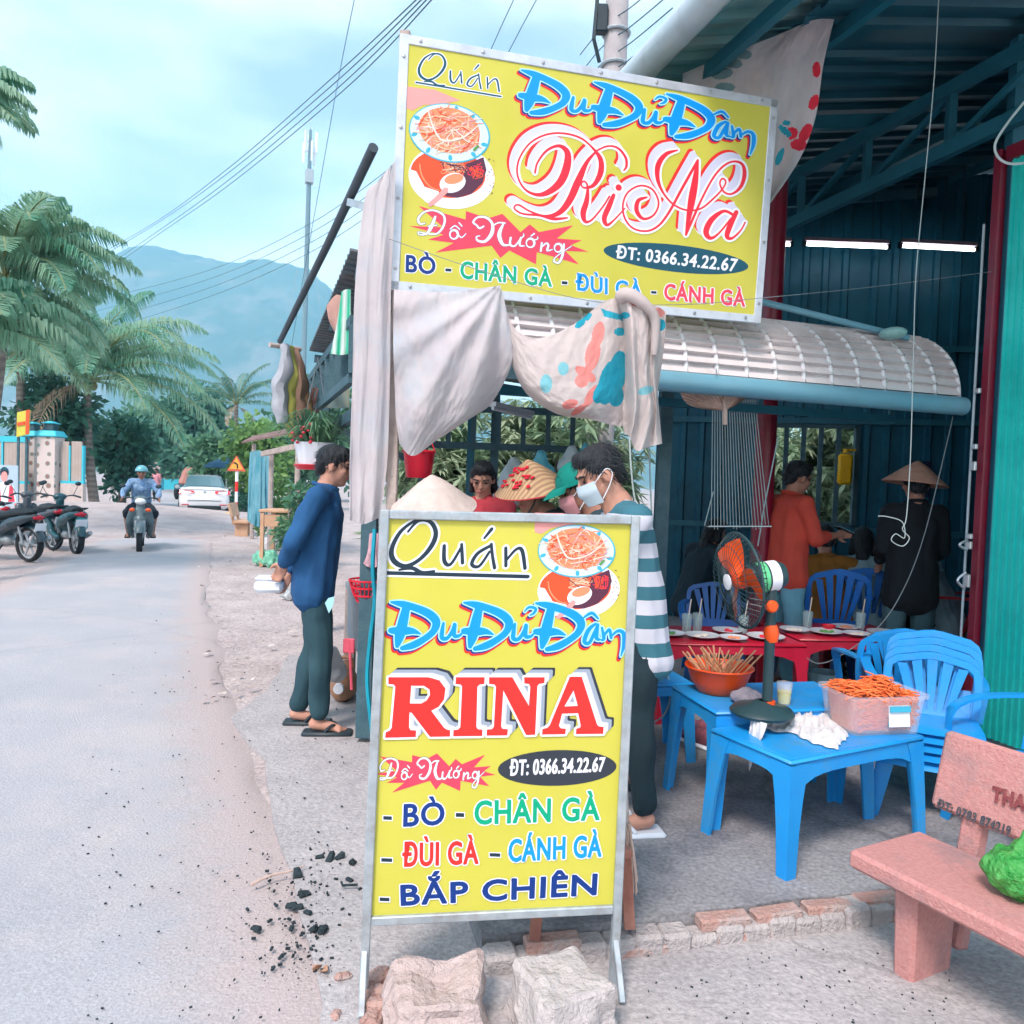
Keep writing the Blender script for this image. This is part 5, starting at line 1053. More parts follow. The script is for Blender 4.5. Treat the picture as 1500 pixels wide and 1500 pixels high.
# front blue table: corners surveyed from its feet
A_, B_, C_ = gr(1150, 1292, FZ), gr(1072, 1226, FZ), gr(1368, 1228, FZ)
ax = (C_ - A_); LT = .80; rzT = math.atan2(ax.y, ax.x); ux = Vector((math.cos(rzT), math.sin(rzT), 0)); uy = Vector((-ux.y, ux.x, 0))
cT = A_ + ux * .42 + uy * .235
TB1 = ltable('plastic_table', 'front blue plastic table holding the tub of shredded carrot', cT, rzT, .80, .44, .445, M_blue)
A2 = gr(1040, 1216, FZ); rz2 = R(13); u2 = Vector((math.cos(rz2), math.sin(rz2), 0)); v2 = Vector((-u2.y, u2.x, 0)); cT2 = A2 + u2 * .40 + v2 * .24
TB2 = ltable('plastic_table', 'taller blue plastic table behind holding the orange bowl and fan', cT2, rz2, .78, .46, .505, M_blue)
T1Z, T2Z = FZ + .445, FZ + .505
for o_ in ():
    pass
def onT(x, y, z): return gr(x, y, z)
# tub of shredded carrot
M_clear = mat('clear_plastic', (.80, .80, .86), .18, var=.03, trans=.0, alpha=.22, spec=.5)
M_car = mat('carrot_shreds', (.80, .13, .03), .5, col2=(.86, .24, .07), scale=30, spec=.4)
M_cart = mat('packed_shreds', (.80, .17, .08), .6, col2=(.84, .36, .24), scale=40, bump=.6, bscale=120)
c = onT(1275, 1066, T1Z); rzb = R(12); TU = thing('food_tub', 'clear plastic tub heaped with orange shredded carrot on the front table', 'tub', c, rzb)
mb = MB(); w, d, h = .36, .25, .17
R4 = [[(-w / 2 * f, -d / 2 * f), (w / 2 * f, -d / 2 * f), (w / 2 * f, d / 2 * f), (-w / 2 * f, d / 2 * f)] for f in (.86, 1.0)]
def rrect(w, d, r, z, n=5): return [Vector((sx * (w / 2 - r) + r * math.cos(a), sy * (d / 2 - r) + r * math.sin(a), z)) for sx, sy, a0 in ((1, 1, 0), (-1, 1, 90), (-1, -1, 180), (1, -1, 270)) for a in (R(a0 + 90 * i / n) for i in range(n + 1))]
rings = [rrect(.32, .21, .03, .003), rrect(.325, .215, .03, .01), rrect(.36, .25, .035, .155), rrect(.385, .275, .04, .158), rrect(.385, .275, .04, .172), rrect(.375, .265, .04, .172), rrect(.35, .24, .033, .15), rrect(.318, .208, .03, .012)]
def loft(mb, rings, capa=True, capb=True):
    m = len(rings[0]); mb.add([p for r in rings for p in r], [(k * m + i, k * m + (i + 1) % m, (k + 1) * m + (i + 1) % m, (k + 1) * m + i) for k in range(len(rings) - 1) for i in range(m)] + ([tuple(range(m - 1, -1, -1))] if capa else []) + ([tuple((len(rings) - 1) * m + i for i in range(m))] if capb else []))
loft(mb, rings); build('box', mb, M_clear, TU, smooth=True)
mb = MB(); loft(mb, [rrect(.288, .178, .03, .014), rrect(.32, .21, .03, .15)]); build('packed_carrot', mb, M_cart, TU, smooth=True)
mb = MB(); r = random.Random(5)
for k in range(330):
    x, y = r.uniform(-.15, .15), r.uniform(-.10, .10); hh = .15 + .06 * (1 - (x / .18) ** 2) * (1 - (y / .13) ** 2) * r.random() ** .4 + .014 * math.sin(x * 40); a = r.uniform(0, 6.28); l = r.uniform(.02, .05)
    dv = Vector((math.cos(a), math.sin(a), r.uniform(-.3, .3))) * l; p = Vector((x, y, hh)); mb.tube([p - dv, p + Z * .006, p + dv], .0032, 4)
for k in range(420):                              # shreds pressed against the tub walls
    z_ = r.uniform(.02, .15); f_ = 1 + .12 * (z_ / .15 - 1) * .9; sd = r.random(); a = r.uniform(-.5, .5) + (3.14 if r.random() < .5 else 0); l = r.uniform(.016, .028)
    if sd < .55: p = Vector((r.uniform(-.125, .125) * f_, -.103 * f_, z_)); dv = Vector((math.cos(a), 0, math.sin(a))) * l
    elif sd < .8: p = Vector((-.154 * f_, r.uniform(-.07, .07) * f_, z_)); dv = Vector((0, math.cos(a), math.sin(a))) * l
    else: p = Vector((.154 * f_, r.uniform(-.09, .09) * f_, z_)); dv = Vector((0, math.cos(a), math.sin(a))) * l
    mb.tube([p - dv, p + Z * .004, p + dv], .0034, 4)
tag(build('carrot_shreds', mb, M_car, TU), kind='stuff')
mb = MB(); mb.box((.045, -.1185, .085), (.10, .004, .09), Matrix.Rotation(R(-7), 3, 'X'), .001); build('label_card', mb, K_white, TU); mb = MB(); mb.box((.045, -.124, .115), (.098, .003, .024), Matrix.Rotation(R(-7), 3, 'X')); mb.box((.045, -.1175, .052), (.098, .003, .018), Matrix.Rotation(R(-7), 3, 'X')); build('label_band', mb, K_tealblob, TU)
# orange bowl of bamboo sticks
c = onT(1052, 1014, T2Z); BO = thing('orange_bowl', 'orange plastic bowl full of bamboo skewers on the blue table', 'bowl', c)
mb = MB(); mb.lathe([(.001, 0), (.085, 0), (.095, .008), (.125, .06), (.142, .118), (.158, .128), (.160, .122), (.146, .108), (.13, .06), (.10, .015), (.001, .012)], c, 36); build('basin', mb, mat('orange_plastic', (.86, .085, .01), .32, var=.05, spec=.5), BO, True, True)
r = random.Random(8); M_bam = mat('bamboo_stick', (.55, .28, .15), .7, col2=(.66, .38, .22), scale=14)
for k in range(40):
    a = r.uniform(0, 6.28); q = r.random() ** .5 * .07; b = r.uniform(0, 6.28); e = r.uniform(.10, .17); p = c + Vector((q * math.cos(a), q * math.sin(a), .03)); d = Vector((math.cos(b) * e, math.sin(b) * e * .5, .15 + r.uniform(-.02, .03))); mb = MB(); mb.tube([p - d * .1, p + d], .0042, 5); build('skewer', mb, M_bam, BO, True)
# standing fan
M_fgrey = mat('fan_dark_plastic', (.022, .055, .065), .4, var=.1, spec=.5); M_fo = mat('fan_orange_plastic', (.86, .10, .012), .3, var=.04, spec=.5)
fb = onT(1116, 1046, T2Z); FA = thing('standing_fan', 'dark standing fan with orange blades and knob on the blue table', 'fan', fb)
mb = MB(); mb.lathe([(.001, 0), (.13, 0), (.135, .012), (.12, .03), (.05, .045), (.03, .06), (.001, .06)], fb, 32); build('base', mb, M_fgrey, FA, True, True)
ptop = at(1130, 880, fb.y); pb_ = fb + Vector((.02, 0, .04)); mb = MB(); mb.tube([pb_, pb_.lerp(ptop, .65), ptop], [.022, .022, .02], 14); build('pole', mb, M_fgrey, FA, True, True)
mb = MB(); q0 = at(1130, 940, fb.y); q1 = at(1130, 915, fb.y); mb.tube([q0, q0.lerp(q1, .5), q1], [.026, .034, .024], 12); build('collar', mb, M_fo, FA, True, True)
mb = MB(); mb.tube([pb_ + Z * .0, pb_ + Z * .02], .034, 14); build('collar', mb, M_fo, FA, True, True)
fax = Vector((-.97, -.18, -.14)).normalized(); fc = at(1084, 850, fb.y - .02); mh = at(1122, 836, fb.y + .03)
mb = MB(); mb.tube([ptop - Z * .03, at(1129, 862, fb.y), mh - Z * .03], [.03, .032, .02], 10); build('neck', mb, M_fgrey, FA, True, True)
mb = MB(); q = at(1130, 888, fb.y - .035); mb.lathe([(.001, 0), (.026, 0), (.026, .012), (.018, .02), (.001, .021)], q, 16, Matrix.Rotation(R(90), 3, 'X')); build('knob', mb, M_fo, FA, True, True)
x_, y_ = frame_of(fax); FM = Matrix((x_, y_, fax)).transposed()
mb = MB(); mb.lathe([(.001, -.20), (.05, -.195), (.062, -.17), (.064, -.06), (.055, -.03), (.001, -.03)], fc, 24, FM); build('motor', mb, M_fgrey, FA, True, True)
mb = MB(); mb.lathe([(.0655, -.16), (.0655, -.115)], fc, 24, FM); build('motor_label', mb, K_white, FA, True, True)
mb = MB(); mb.lathe([(.0658, -.107), (.0658, -.07)], fc, 24, FM); build('motor_label', mb, mat('green_label', (.12, .55, .25), .5), FA, True, True)
for k in range(3):
    mb = MB(); vs = []
    for j in range(9):
        rr_ = .03 + .145 * j / 8
        for i in range(7):
            a = 2.094 * k + (i / 6 - .5) * (.75 + .35 * math.sin(j / 8 * 3)); vs.append(fc + FM @ Vector((rr_ * math.cos(a), rr_ * math.sin(a), (i / 6 - .5) * .05)))
    mb.add(vs, [(j * 7 + i, j * 7 + i + 1, j * 7 + 8 + i, j * 7 + 7 + i) for j in range(8) for i in range(6)]); build('blade', mb, M_fo, FA, True, 'all', False)
mb = MB(); mb.lathe([(.001, -.03), (.036, -.03), (.036, .02), (.02, .032), (.001, .034)], fc, 20, FM); build('hub', mb, M_fo, FA, True, True)
mb = MB(); mb.lathe([(.001, .052), (.032, .052), (.034, .06), (.001, .064)], fc, 20, FM); build('cage_cap', mb, K_white, FA, True, True)
for s_, nm in ((-.05, 'rear_grille'), (.055, 'front_grille')):
    mb = MB()
    for k in range(44):
        a = 2 * math.pi * k / 44; mb.tube([fc + FM @ Vector((rr_ * math.cos(a), rr_ * math.sin(a), s_ * zz)) for rr_, zz in ((.035, 1.0), (.11, .95), (.17, .75), (.20, 0.05))], .0014, 4, cap=False)
    for rr_, zz in ((.09, .98), (.15, .86)): mb.tube([fc + FM @ Vector((rr_ * math.cos(a), rr_ * math.sin(a), s_ * zz)) for a in (6.2832 * i / 40 for i in range(40))], .0018, 4, closed=True)
    build(nm, mb, M_fgrey, FA, True)
mb = MB(); mb.tube([fc + FM @ Vector((.201 * math.cos(a), .201 * math.sin(a), 0)) for a in (6.2832 * i / 48 for i in range(48))], .006, 6, closed=True); build('cage_rim', mb, M_fgrey, FA, True, True)
# rags, cup
mb = MB(); c = onT(1092, 1030, T2Z); 
for k, (dx, dy, dz, rr_) in enumerate(((-.03, 0, .03, .035), (.0, .0, .045, .03), (.03, 0, .03, .035), (.05, -.01, .02, .022), (0, -.03, .02, .028))): mb.ell(c + Vector((dx, dy, dz)), (rr_ * 1.2, rr_, rr_ * .85))
o = blob('grey_rag', mb, mat('grey_rag_cloth', (.24, .22, .26), .95, bump=.4, bscale=90), None, .006, 3, False, (.008, 45)); tag(o, 'crumpled dark grey rag between the bowl and the fan', 'rag')
M_rag = mat('white_rag_cloth', (.66, .66, .68), .9, col2=(.72, .72, .74), scale=9, bump=.3, bscale=120, dirt=(.50, .46, .44), dscale=10, damt=.5)
def Yt(x, y, z): return gr(x, y, z).y
zt = T1Z + .012
def tp(x, y, dz=0): p = gr(x, y, zt + dz); return (x, y, p.y)
WR = thing('white_rag', 'white rag bunched on the front table and hanging over its corner', 'rag', gr(1180, 1060, T1Z)); mb = MB()
RT = catmull([(1112, 1046), (1150, 1030), (1185, 1032), (1212, 1048), (1243, 1080)], 12); RB_ = catmull([(1104, 1066), (1130, 1072), (1165, 1078), (1195, 1092), (1224, 1100)], 12)
def ragp(u, v):
    f = u * (len(RT) - 1); i = min(int(f), len(RT) - 2); w = f - i; a = [RT[i][k] * (1 - w) + RT[i + 1][k] * w for k in (0, 1)]; b_ = [RB_[i][k] * (1 - w) + RB_[i + 1][k] * w for k in (0, 1)]
    x, y = a[0] + (b_[0] - a[0]) * v + 5 * noise.noise(Vector((u * 9, v * 5, 2))), a[1] + (b_[1] - a[1]) * v + 3 * noise.noise(Vector((u * 8, v * 6, 9)))
    q = noise.fractal(Vector((u * 9, v * 4, 4)), .9, 2, 4); e = (math.sin(math.pi * min(1, max(0, v))) ** .5) * (math.sin(math.pi * min(1, max(0, u))) ** .4)
    return gr(x, y, T1Z) + Z * (.006 + e * (.018 + .05 * (1 - min(1, 2.2 * abs(q))) * .6 + .012 * q))
mb.grid(ragp, 80, 34); build('bunched_cloth', mb, M_rag, WR, True, 'all', False)
cloth('hanging_corner', None, [[(1100, 1054, 3.24), (1110, 1056, 3.20), (1124, 1060, 3.16)], [(1097, 1076, 3.23), (1106, 1080, 3.18), (1118, 1078, 3.14)], [(1096, 1100, 3.23), (1102, 1104, 3.18), (1110, 1092, 3.15)], [(1097, 1130, 3.23), (1100, 1124, 3.19), (1104, 1112, 3.17)]], M_rag, (.008, 2, 0), 24, 30, parent=WR, seed=2)
t = thing('drink_cup', 'plastic cup of yellow drink beside the fan base', 'cup', onT(1148, 1030, T2Z)); c = onT(1148, 1032, T2Z); mb = MB(); mb.lathe([(.001, .002), (.028, .002), (.036, .10), (.034, .10), (.027, .006)], c, 18); build('cup_wall', mb, M_clear, t, True, True); mb = MB(); mb.lathe([(.001, .008), (.026, .008), (.031, .06), (.001, .06)], c, 16); build('drink', mb, mat('yellow_drink', (.62, .60, .05), .2), t, True, True)
t = thing('water_bucket', 'small pale bucket on the floor behind the front table', 'bucket', gr(1206, 1016, FZ)); c = gr(1206, 1018, FZ); mb = MB(); mb.lathe([(.001, 0), (.09, 0), (.11, .17), (.116, .17), (.116, .162), (.10, .02), (.001, .015)], c, 20); build('body', mb, mat('pale_blue_plastic', (.30, .52, .60), .4), t, True, True)
mb = MB(); mb.tube(cpath([c + Vector((-.112, 0, .165)), c + Vector((-.06, -.08, .12)), c + Vector((.06, -.08, .12)), c + Vector((.112, 0, .165))], 5), .004, 5); build('handle', mb, M_wire, t, True)
# sneakers under the table
M_snk = mat('sneaker_cloth', (.08, .05, .09), .8, col2=(.3, .08, .10), scale=20)
for k, (x, y) in enumerate(((1022, 1092), (1030, 1078))):
    c = gr(x, y, FZ); t = thing('sneaker', ['striped dark sneaker nearest the table leg', 'second dark sneaker behind its pair under the table'][k], 'shoe', c, R(35), 'pair of sneakers on the shop floor')
    mb = MB(); mb.box((0, 0, .012), (.09, .25, .024), None, .01); build('sole', mb, K_white, t); mb = MB(); mb.ell((0, .07, .045), (.042, .065, .035)); mb.ell((0, -.02, .055), (.04, .075, .05)); mb.ell((0, -.07, .06), (.038, .05, .055)); blob('upper', mb, M_snk, t, .008, 3)
# chairs
c = Vector((1.98, 3.62, FZ))
CH = pchair('plastic_chair', 'lowest blue chair in the stack by the maroon door frame', c, R(152), M_blue, 'slat', 'stacked blue chairs', arms=False)
for k in range(1, 4): dup(CH, c + Vector((.018 * k, .028 * k, .032 * k)), R(152 + (k % 2) * 1.5), ['', 'second blue chair from the floor in the stack', 'third blue chair from the floor in the stack', 'topmost blue chair of the stack by the maroon frame'][k])
pchair('plastic_armchair', 'blue armchair with pierced back cut by the right edge', Vector((2.27, 3.36, FZ)), R(104), M_blue, 'lattice', None)
CB = pchair('plastic_chair', 'blue slat chair with its back turned in front of the black shirt', Vector((2.22, 4.55, FZ)), R(-14), M_blue, 'slat', 'blue chairs around the red tables', top=.70)
dup(CB, Vector((2.20, 4.15, FZ)), R(168), 'blue armed chair hidden behind the stacked chairs', 'blue chairs around the red tables')
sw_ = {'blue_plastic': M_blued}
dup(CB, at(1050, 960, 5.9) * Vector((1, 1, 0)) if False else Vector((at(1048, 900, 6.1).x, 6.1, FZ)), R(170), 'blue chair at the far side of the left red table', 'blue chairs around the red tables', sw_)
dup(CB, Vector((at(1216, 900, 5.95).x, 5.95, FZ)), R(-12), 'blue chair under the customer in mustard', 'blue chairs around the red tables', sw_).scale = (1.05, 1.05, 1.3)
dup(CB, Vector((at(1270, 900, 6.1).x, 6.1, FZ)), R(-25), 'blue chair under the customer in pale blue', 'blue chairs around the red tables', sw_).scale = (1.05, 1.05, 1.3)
M_redc = mat('red_chair_plastic', (.42, .006, .02), .35, var=.08, spec=.5)
dup(CB, Vector((at(1222, 900, 6.35).x, 6.35, FZ)), R(10), 'red chair behind the glass of straws', 'red chairs in the shop', {'blue_plastic': M_redc})
dup(CB, Vector((at(1388, 880, 6.1).x, 6.1, FZ)), R(40), 'red chair half hidden by the door frame', 'red chairs in the shop', {'blue_plastic': M_redc}).scale = (1.05, 1.05, 1.3)
# red tables with plates and glasses
rt = []
for k, (x, y, L, lb) in enumerate(((1050, 946, .95, 'dark red table with plates left of the maroon column'), (1225, 940, .85, 'dark red table with plates behind the orange shirt'))):
    Y = 5.15 if k == 0 else 5.45; p = at(x, y, Y); loc = Vector((p.x, Y, FZ)); T = ltable('red_table', lb, loc, R(6), L, .62, .50, M_redt, 'red tables in the shop'); rt.append(loc)
M_glass = mat('drinking_glass', (.45, .62, .64), .08, var=0, alpha=.38, spec=.6); M_chn = mat('plate_china', (.62, .68, .74), .25, var=.05, spec=.5)
r = random.Random(14); pl_lab = ['plate', 'dish', 'saucer']
for k, loc in enumerate(rt):
    base = loc + Z * .505
    for i, (dx, dy, rr_) in enumerate(((-.34, -.12, .10), (-.14, -.16, .11), (.08, .05, .10), (.28, -.12, .12), (.05, -.2, .09))):
        c = base + Vector((dx, dy, .002)); t = thing('plate', ['plate of leftovers, %s on the red table %s' % (a, b) for b in (('left of the column', 'behind the orange shirt')[k],) for a in (('far left', 'second from left', 'at the back', 'far right', 'front middle')[i],)][0], 'plate', c, 0, 'plates on the red tables')
        mb = MB(); mb.lathe([(.001, .002), (rr_ * .55, .002), (rr_, .018), (rr_, .022), (rr_ * .55, .007), (.001, .007)], (0, 0, 0), 24); build('dish', mb, M_chn, t, smooth=True)
        mb = MB()
        for q in range(9): a = r.uniform(0, 6.28); l = r.random() * rr_ * .5; mb.ell((l * math.cos(a), l * math.sin(a), .014), (.016, .013, .008), None, 6, 4)
        build('leftovers', mb, r.choice((K_nood2, K_leaf, K_cream, K_crim)), t)
    for i, (dx, dy) in enumerate(((-.20, .02), (-.12, .06), (.18, .04))):
        if k == 1 and i == 1: continue
        c = base + Vector((dx, dy, .002)); t = thing('drinking_glass', ['tall glass with a straw, %s on the red table %s' % (('left', 'middle', 'right')[i], ('left of the column', 'behind the orange shirt')[k])][0], 'glass', c, 0, 'drinking glasses on the red tables')
        mb = MB(); mb.lathe([(.001, 0), (.03, 0), (.036, .12), (.033, .12), (.028, .008), (.001, .008)], (0, 0, 0), 16); build('tumbler', mb, M_glass, t, smooth=True); mb = MB(); mb.tube([(0, 0, .01), (.02, -.01, .22)], .004, 6); build('straw', mb, K_cream, t)
t = thing('sauce_bowl', 'small red sauce bowl on the table behind the orange shirt', 'bowl', rt[1] + Vector((-.08, -.05, .507))); mb = MB(); mb.lathe([(.001, 0), (.03, 0), (.05, .04), (.047, .04), (.028, .006), (.001, .005)], (0, 0, 0), 16); build('dish', mb, M_redp, t, smooth=True); mb = MB(); mb.lathe([(.001, .03), (.042, .03)], (0, 0, 0), 14); build('sauce', mb, K_orange, t)
# blue stool by the cook
ltable('plastic_stool', 'small blue plastic stool beside the striped cook', Vector((at(962, 980, 4.25).x, 4.25, FZ)), R(12), .32, .30, .42, M_blue)['category'] = 'stool'
t = thing('wire_grill', 'square wire grill sticking out beside the sign edge', 'grill', at(945, 965, 3.2))
for k in range(7): mb = MB(); a = at(925, 956, 3.2) + Vector((.0, .02 * k, 0)); mb.tube([a, a + Vector((.11, .01, -.02))], .0022, 4); build('grill_wire', mb, M_steel, t, True)
mb = MB(); a = at(925, 956, 3.2); mb.tube([a + Vector((.11, .0, -.02)), a + Vector((.11, .13, -.02)), a + Vector((0, .13, 0)), a], .003, 5); build('grill_rim', mb, M_steel, t, True)
# concrete bench
M_bench = mat('pink_terrazzo', (.50, .22, .205), .9, col2=(.57, .29, .27), scale=70, bump=.5, bscale=110, dirt=(.26, .20, .21), dscale=4, damt=.85)
bo = gr(1242, 1243, .385); ba = Vector((.47, -.883, 0)).normalized(); bb = Vector((-ba.y, ba.x, 0)); rzB = math.atan2(ba.y, ba.x)
BN = thing('concrete_bench', 'worn pink terrazzo bench with painted lettering on its back', 'bench', (bo.x, bo.y, 0), rzB); BL_ = 1.25
def wob(mb, a=.004, f=9):
    for v in mb.v: v += Vector((noise.noise(v * f), noise.noise(v * f + Vector((7, 0, 0))), noise.noise(v * f + Vector((0, 9, 0))))) * a
def slabm(x0, x1, y0, y1, z0, z1, nx=24, ny=8, M=None):
    mb = MB(); mb.box(((x0 + x1) / 2, (y0 + y1) / 2, (z0 + z1) / 2), (x1 - x0, y1 - y0, z1 - z0), None, .012)
    return mb
# local frame of the bench: x along the seat, y towards the back (left-hand side), z up
sgn = 1
mb = slabm(0, BL_, 0, .36, .325, .385); wob(mb, .004); build('seat', mb, M_bench, BN)
lm_ = Matrix.Rotation(R(-14), 3, 'X')
mb = MB(); mb.box((.62, .44, .60), (1.2, .05, .27), lm_, .012); wob(mb, .003); BK = build('backrest', mb, M_bench, BN)
for x in (.16, 1.06):
    mb = MB(); mb.box((x, .18, .157), (.07, .20, .32), None, .012, 1.12); wob(mb, .004); build('leg', mb, M_bench, BN)
    mb = MB(); mb.bar((x, .34, .06), (x, .47, .66), .07, .06, None, .01); wob(mb, .004); build('back_post', mb, M_bench, BN)
bkp = _mw[BN.name] @ Vector((.62, .44, .60)); bkn = (_mw[BN.name].to_3x3() @ (lm_ @ Vector((0, -1, 0)))).normalized(); bpl = bkp + bkn * .0262
pr = Print(bpl, bkn, lambda x, y: (x, y)); M_bl1 = mat('worn_red_lettering', (.16, .03, .04), .9, col2=(.28, .08, .08), scale=60); M_bl2 = mat('worn_dark_lettering', (.03, .05, .07), .9, col2=(.10, .09, .10), scale=50)
pr.h = .007; pr.text('THA', [(1456, 1151), (1506, 1166), (1503, 1189), (1453, 1174)], M_bl1, .1, 0); pr.text('ĐT: 0783 874219', [(1376, 1170), (1484, 1211), (1481, 1225), (1373, 1183)], M_bl2, .08, 0); pr.done('lettering', BK)
mb = MB(); c = gr(1486, 1330, .385); c = gr(1497, 1318, .39)
mb.ell(c + Vector((.02, .03, .065)), (.11, .10, .075)); mb.cap_(c + Vector((.02, .03, .10)), .07, c + Vector((.03, .03, .17)), .018); mb.cap_(c + Vector((.03, .03, .17)), .012, c + Vector((.05, .03, .22)), .022)
o = blob('plastic_bag', mb, mat('green_bag', (.02, .34, .05), .18, col2=(.12, .52, .12), scale=22, sub=.2, spec=.7, bump=1.0, bscale=55), None, .006, 1, False, (.014, 34)); tag(o, 'bright green plastic bag lying on the pink bench', 'bag')
# broom and wooden stool behind the sign
t = thing('broom', 'straw broom standing behind the right leg of the sign', 'broom', gr(922, 1330, FZ)); r = random.Random(3)
for k in range(46):
    mb_ = MB() if k == 0 else mb_; a = at(918, 1205, 2.62); b = at(r.uniform(914, 934), r.uniform(1270, 1312), 2.62 + r.uniform(-.05, .05)); mb_.tube([a + Vector((r.uniform(-.012, .012), r.uniform(-.02, .02), 0)), a.lerp(b, .5) + Vector((.006, 0, 0)), b], .0022, 4, cap=False)
tag(build('bristles', mb_, M_straw, t, True), kind='stuff'); mb = MB(); mb.tube([at(917, 1215, 2.62), at(905, 900, 2.75)], .012, 8); build('stick', mb, M_wood, t, True)
M_rw = mat('reddish_wood', (.30, .12, .09), .8, col2=(.42, .2, .15), scale=9, bump=.3, bscale=40)
q1, q2 = gr(783, 1374, FZ), gr(922, 1358, FZ); t = thing('wooden_stool', 'low reddish wooden stool mostly hidden behind the sign', 'stool', q1.lerp(q2, .5)); dq = (q2 - q1).normalized(); pq = Vector((-dq.y, dq.x, 0)); 
for q in (q1, q2, q1 + pq * .25, q2 + pq * .25): mb = MB(); cc = (q1 + q2) / 2 + pq * .125; mb.bar(q, q.lerp(Vector((cc.x, cc.y, q.z)), .12) + Z * .24, .035, .035); build('leg', mb, M_rw, t, True)
mb = MB(); mb.box((q1 + q2) / 2 + pq * .125 + Z * .255, ((q2 - q1).length * .95, .3, .03), math.atan2(dq.y, dq.x), .006); build('seat', mb, M_rw, t, True)
# two stone blocks, broken bricks, charcoal
M_stone = mat('rough_concrete_lump', (.42, .33, .31), .95, col2=(.56, .46, .44), scale=7, bump=.9, bscale=40, dirt=(.24, .20, .20), dscale=9, damt=.5)
M_stone2 = mat('grey_concrete_block', (.44, .41, .41), .95, col2=(.54, .50, .49), scale=7, bump=.8, bscale=45, dirt=(.28, .26, .26), dscale=9, damt=.5)
def stone(name, lbl, c, size, rz, m, seed, amp=.03):
    b = bmesh.new(); bmesh.ops.create_cube(b, size=1); bmesh.ops.bevel(b, geom=b.edges[:], offset=.06, segments=1, affect='EDGES'); bmesh.ops.subdivide_edges(b, edges=b.edges[:], cuts=5, use_grid_fill=True)
    me = bpy.data.meshes.new(name)
    for v in b.verts:
        n_ = v.co.copy(); v.co = Vector((v.co.x * size[0] * (1 - .22 * (v.co.z + .5)), v.co.y * size[1] * (1 - .15 * (v.co.z + .5)), v.co.z * size[2]))
        v.co += n_.normalized() * amp * (noise.fractal(v.co * 7 + Vector((seed, 0, 0)), 1, 2, 4))
    b.to_mesh(me); b.free(); me.materials.append(m); o = bpy.data.objects.new(name, me); C.objects.link(o); o.location = (c.x, c.y, size[2] / 2 + c.z - .01); o.rotation_euler = (0, 0, rz); tag(o, lbl, 'stone')
    return o
stone('stone_block', 'rough brownish concrete lump at the left foot of the sign', gr(636, 1516), (.31, .25, .165), R(8), M_stone, 1, .05)
stone('stone_block', 'squared grey concrete block at the right foot of the sign', gr(822, 1512), (.27, .26, .185), R(28), M_stone2, 4, .035)
r = random.Random(21)
for k, (x, y, s) in enumerate(((548, 1442, .09), (560, 1462, .08), (541, 1468, .07), (556, 1484, .09), (545, 1500, .08), (566, 1440, .06), (503, 1432, .05), (492, 1488, .04))):
    c = gr(x, y, .02); mb = MB(); mb.box((0, 0, s * .22), (s, s * .6, s * .45), Matrix.Rotation(r.uniform(-.3, .3), 3, 'X'), .01); wob(mb, .012, 25); o = build('broken_brick', mb, M_brick); o.location = c; o.rotation_euler = (0, 0, r.uniform(0, 6)); tag(o, 'broken piece of red brick beside the left leg of the sign', 'brick', 'broken bricks by the sign leg')
M_char = mat('charcoal', (.012, .022, .028), .7, col2=(.03, .05, .06), scale=30, bump=.6, bscale=60)
CHP = [(469, 1256, .035), (484, 1259, .045), (498, 1257, .04), (435, 1282, .05), (446, 1311, .045), (459, 1364, .045), (473, 1365, .05), (452, 1338, .035), (426, 1329, .04), (374, 1362, .035), (437, 1330, .04), (516, 1265, .04), (395, 1350, .025), (404, 1327, .02), (398, 1391, .02), (412, 1403, .025), (511, 1290, .03), (470, 1406, .02)]
for k, (x, y, s) in enumerate(CHP):
    c = gr(x, y, .024); mb = MB(); mb.box((0, 0, s * .2), (s, s * .5, s * .4), Matrix.Rotation(r.uniform(-.5, .5), 3, 'Y'), .004); wob(mb, s * .2, 40); o = build('charcoal_lump', mb, M_char); o.location = c; o.rotation_euler = (0, 0, r.uniform(0, 6)); tag(o, 'lump of black charcoal scattered on the ground left of the sign', 'charcoal', 'charcoal lumps scattered by the road')
mb = MB()
for k in range(260):
    f = r.random(); x = 500 - 120 * f * r.random() - 60 * r.random() + r.gauss(0, 20); y = 1250 + 170 * r.random() + r.gauss(0, 20); c = gr(x, y, .025); s = .0015 + .006 * r.random() ** 3; mb.box(c, (s * 2, s, s), r.uniform(0, 6))
for k in range(120):
    x = r.uniform(940, 1400); y = r.uniform(1385, 1520); c = gr(x, y, .024); s = r.uniform(.0012, .004); mb.box(c, (s * 2, s, s), r.uniform(0, 6))
for k in range(260):
    x = r.uniform(120, 520); y = r.uniform(820, 1500); c = gr(x, y, .03); s = r.uniform(.0012, .004) * (1 + (1500 - y) / 900); mb.box(c, (s * 2, s, s), r.uniform(0, 6))
lt = MB()
for k in range(110):
    x = r.uniform(290, 430); y = 770 + 260 * r.random() ** 1.5; c = gr(x, y, .035); s = r.uniform(.02, .07); a = r.uniform(0, 6.28); d1 = Vector((math.cos(a), math.sin(a), r.uniform(0, .3))) * s; d2 = Vector((-math.sin(a), math.cos(a), r.uniform(0, .3))) * s * r.uniform(.3, .8); lt.add([c, c + d1, c + d1 + d2 + Z * .01, c + d2], [(0, 1, 2, 3)])
tag(build('litter', lt, mat('litter_scraps', (.34, .26, .22), .9, col2=(.62, .58, .56), scale=3.0), None, fixn=False), 'dry leaves and scraps of litter along the dirt verge', 'litter', None, 'stuff')
tag(build('charcoal_crumbs', mb, M_char), 'fine charcoal crumbs and grit strewn over the ground', 'grit', None, 'stuff')
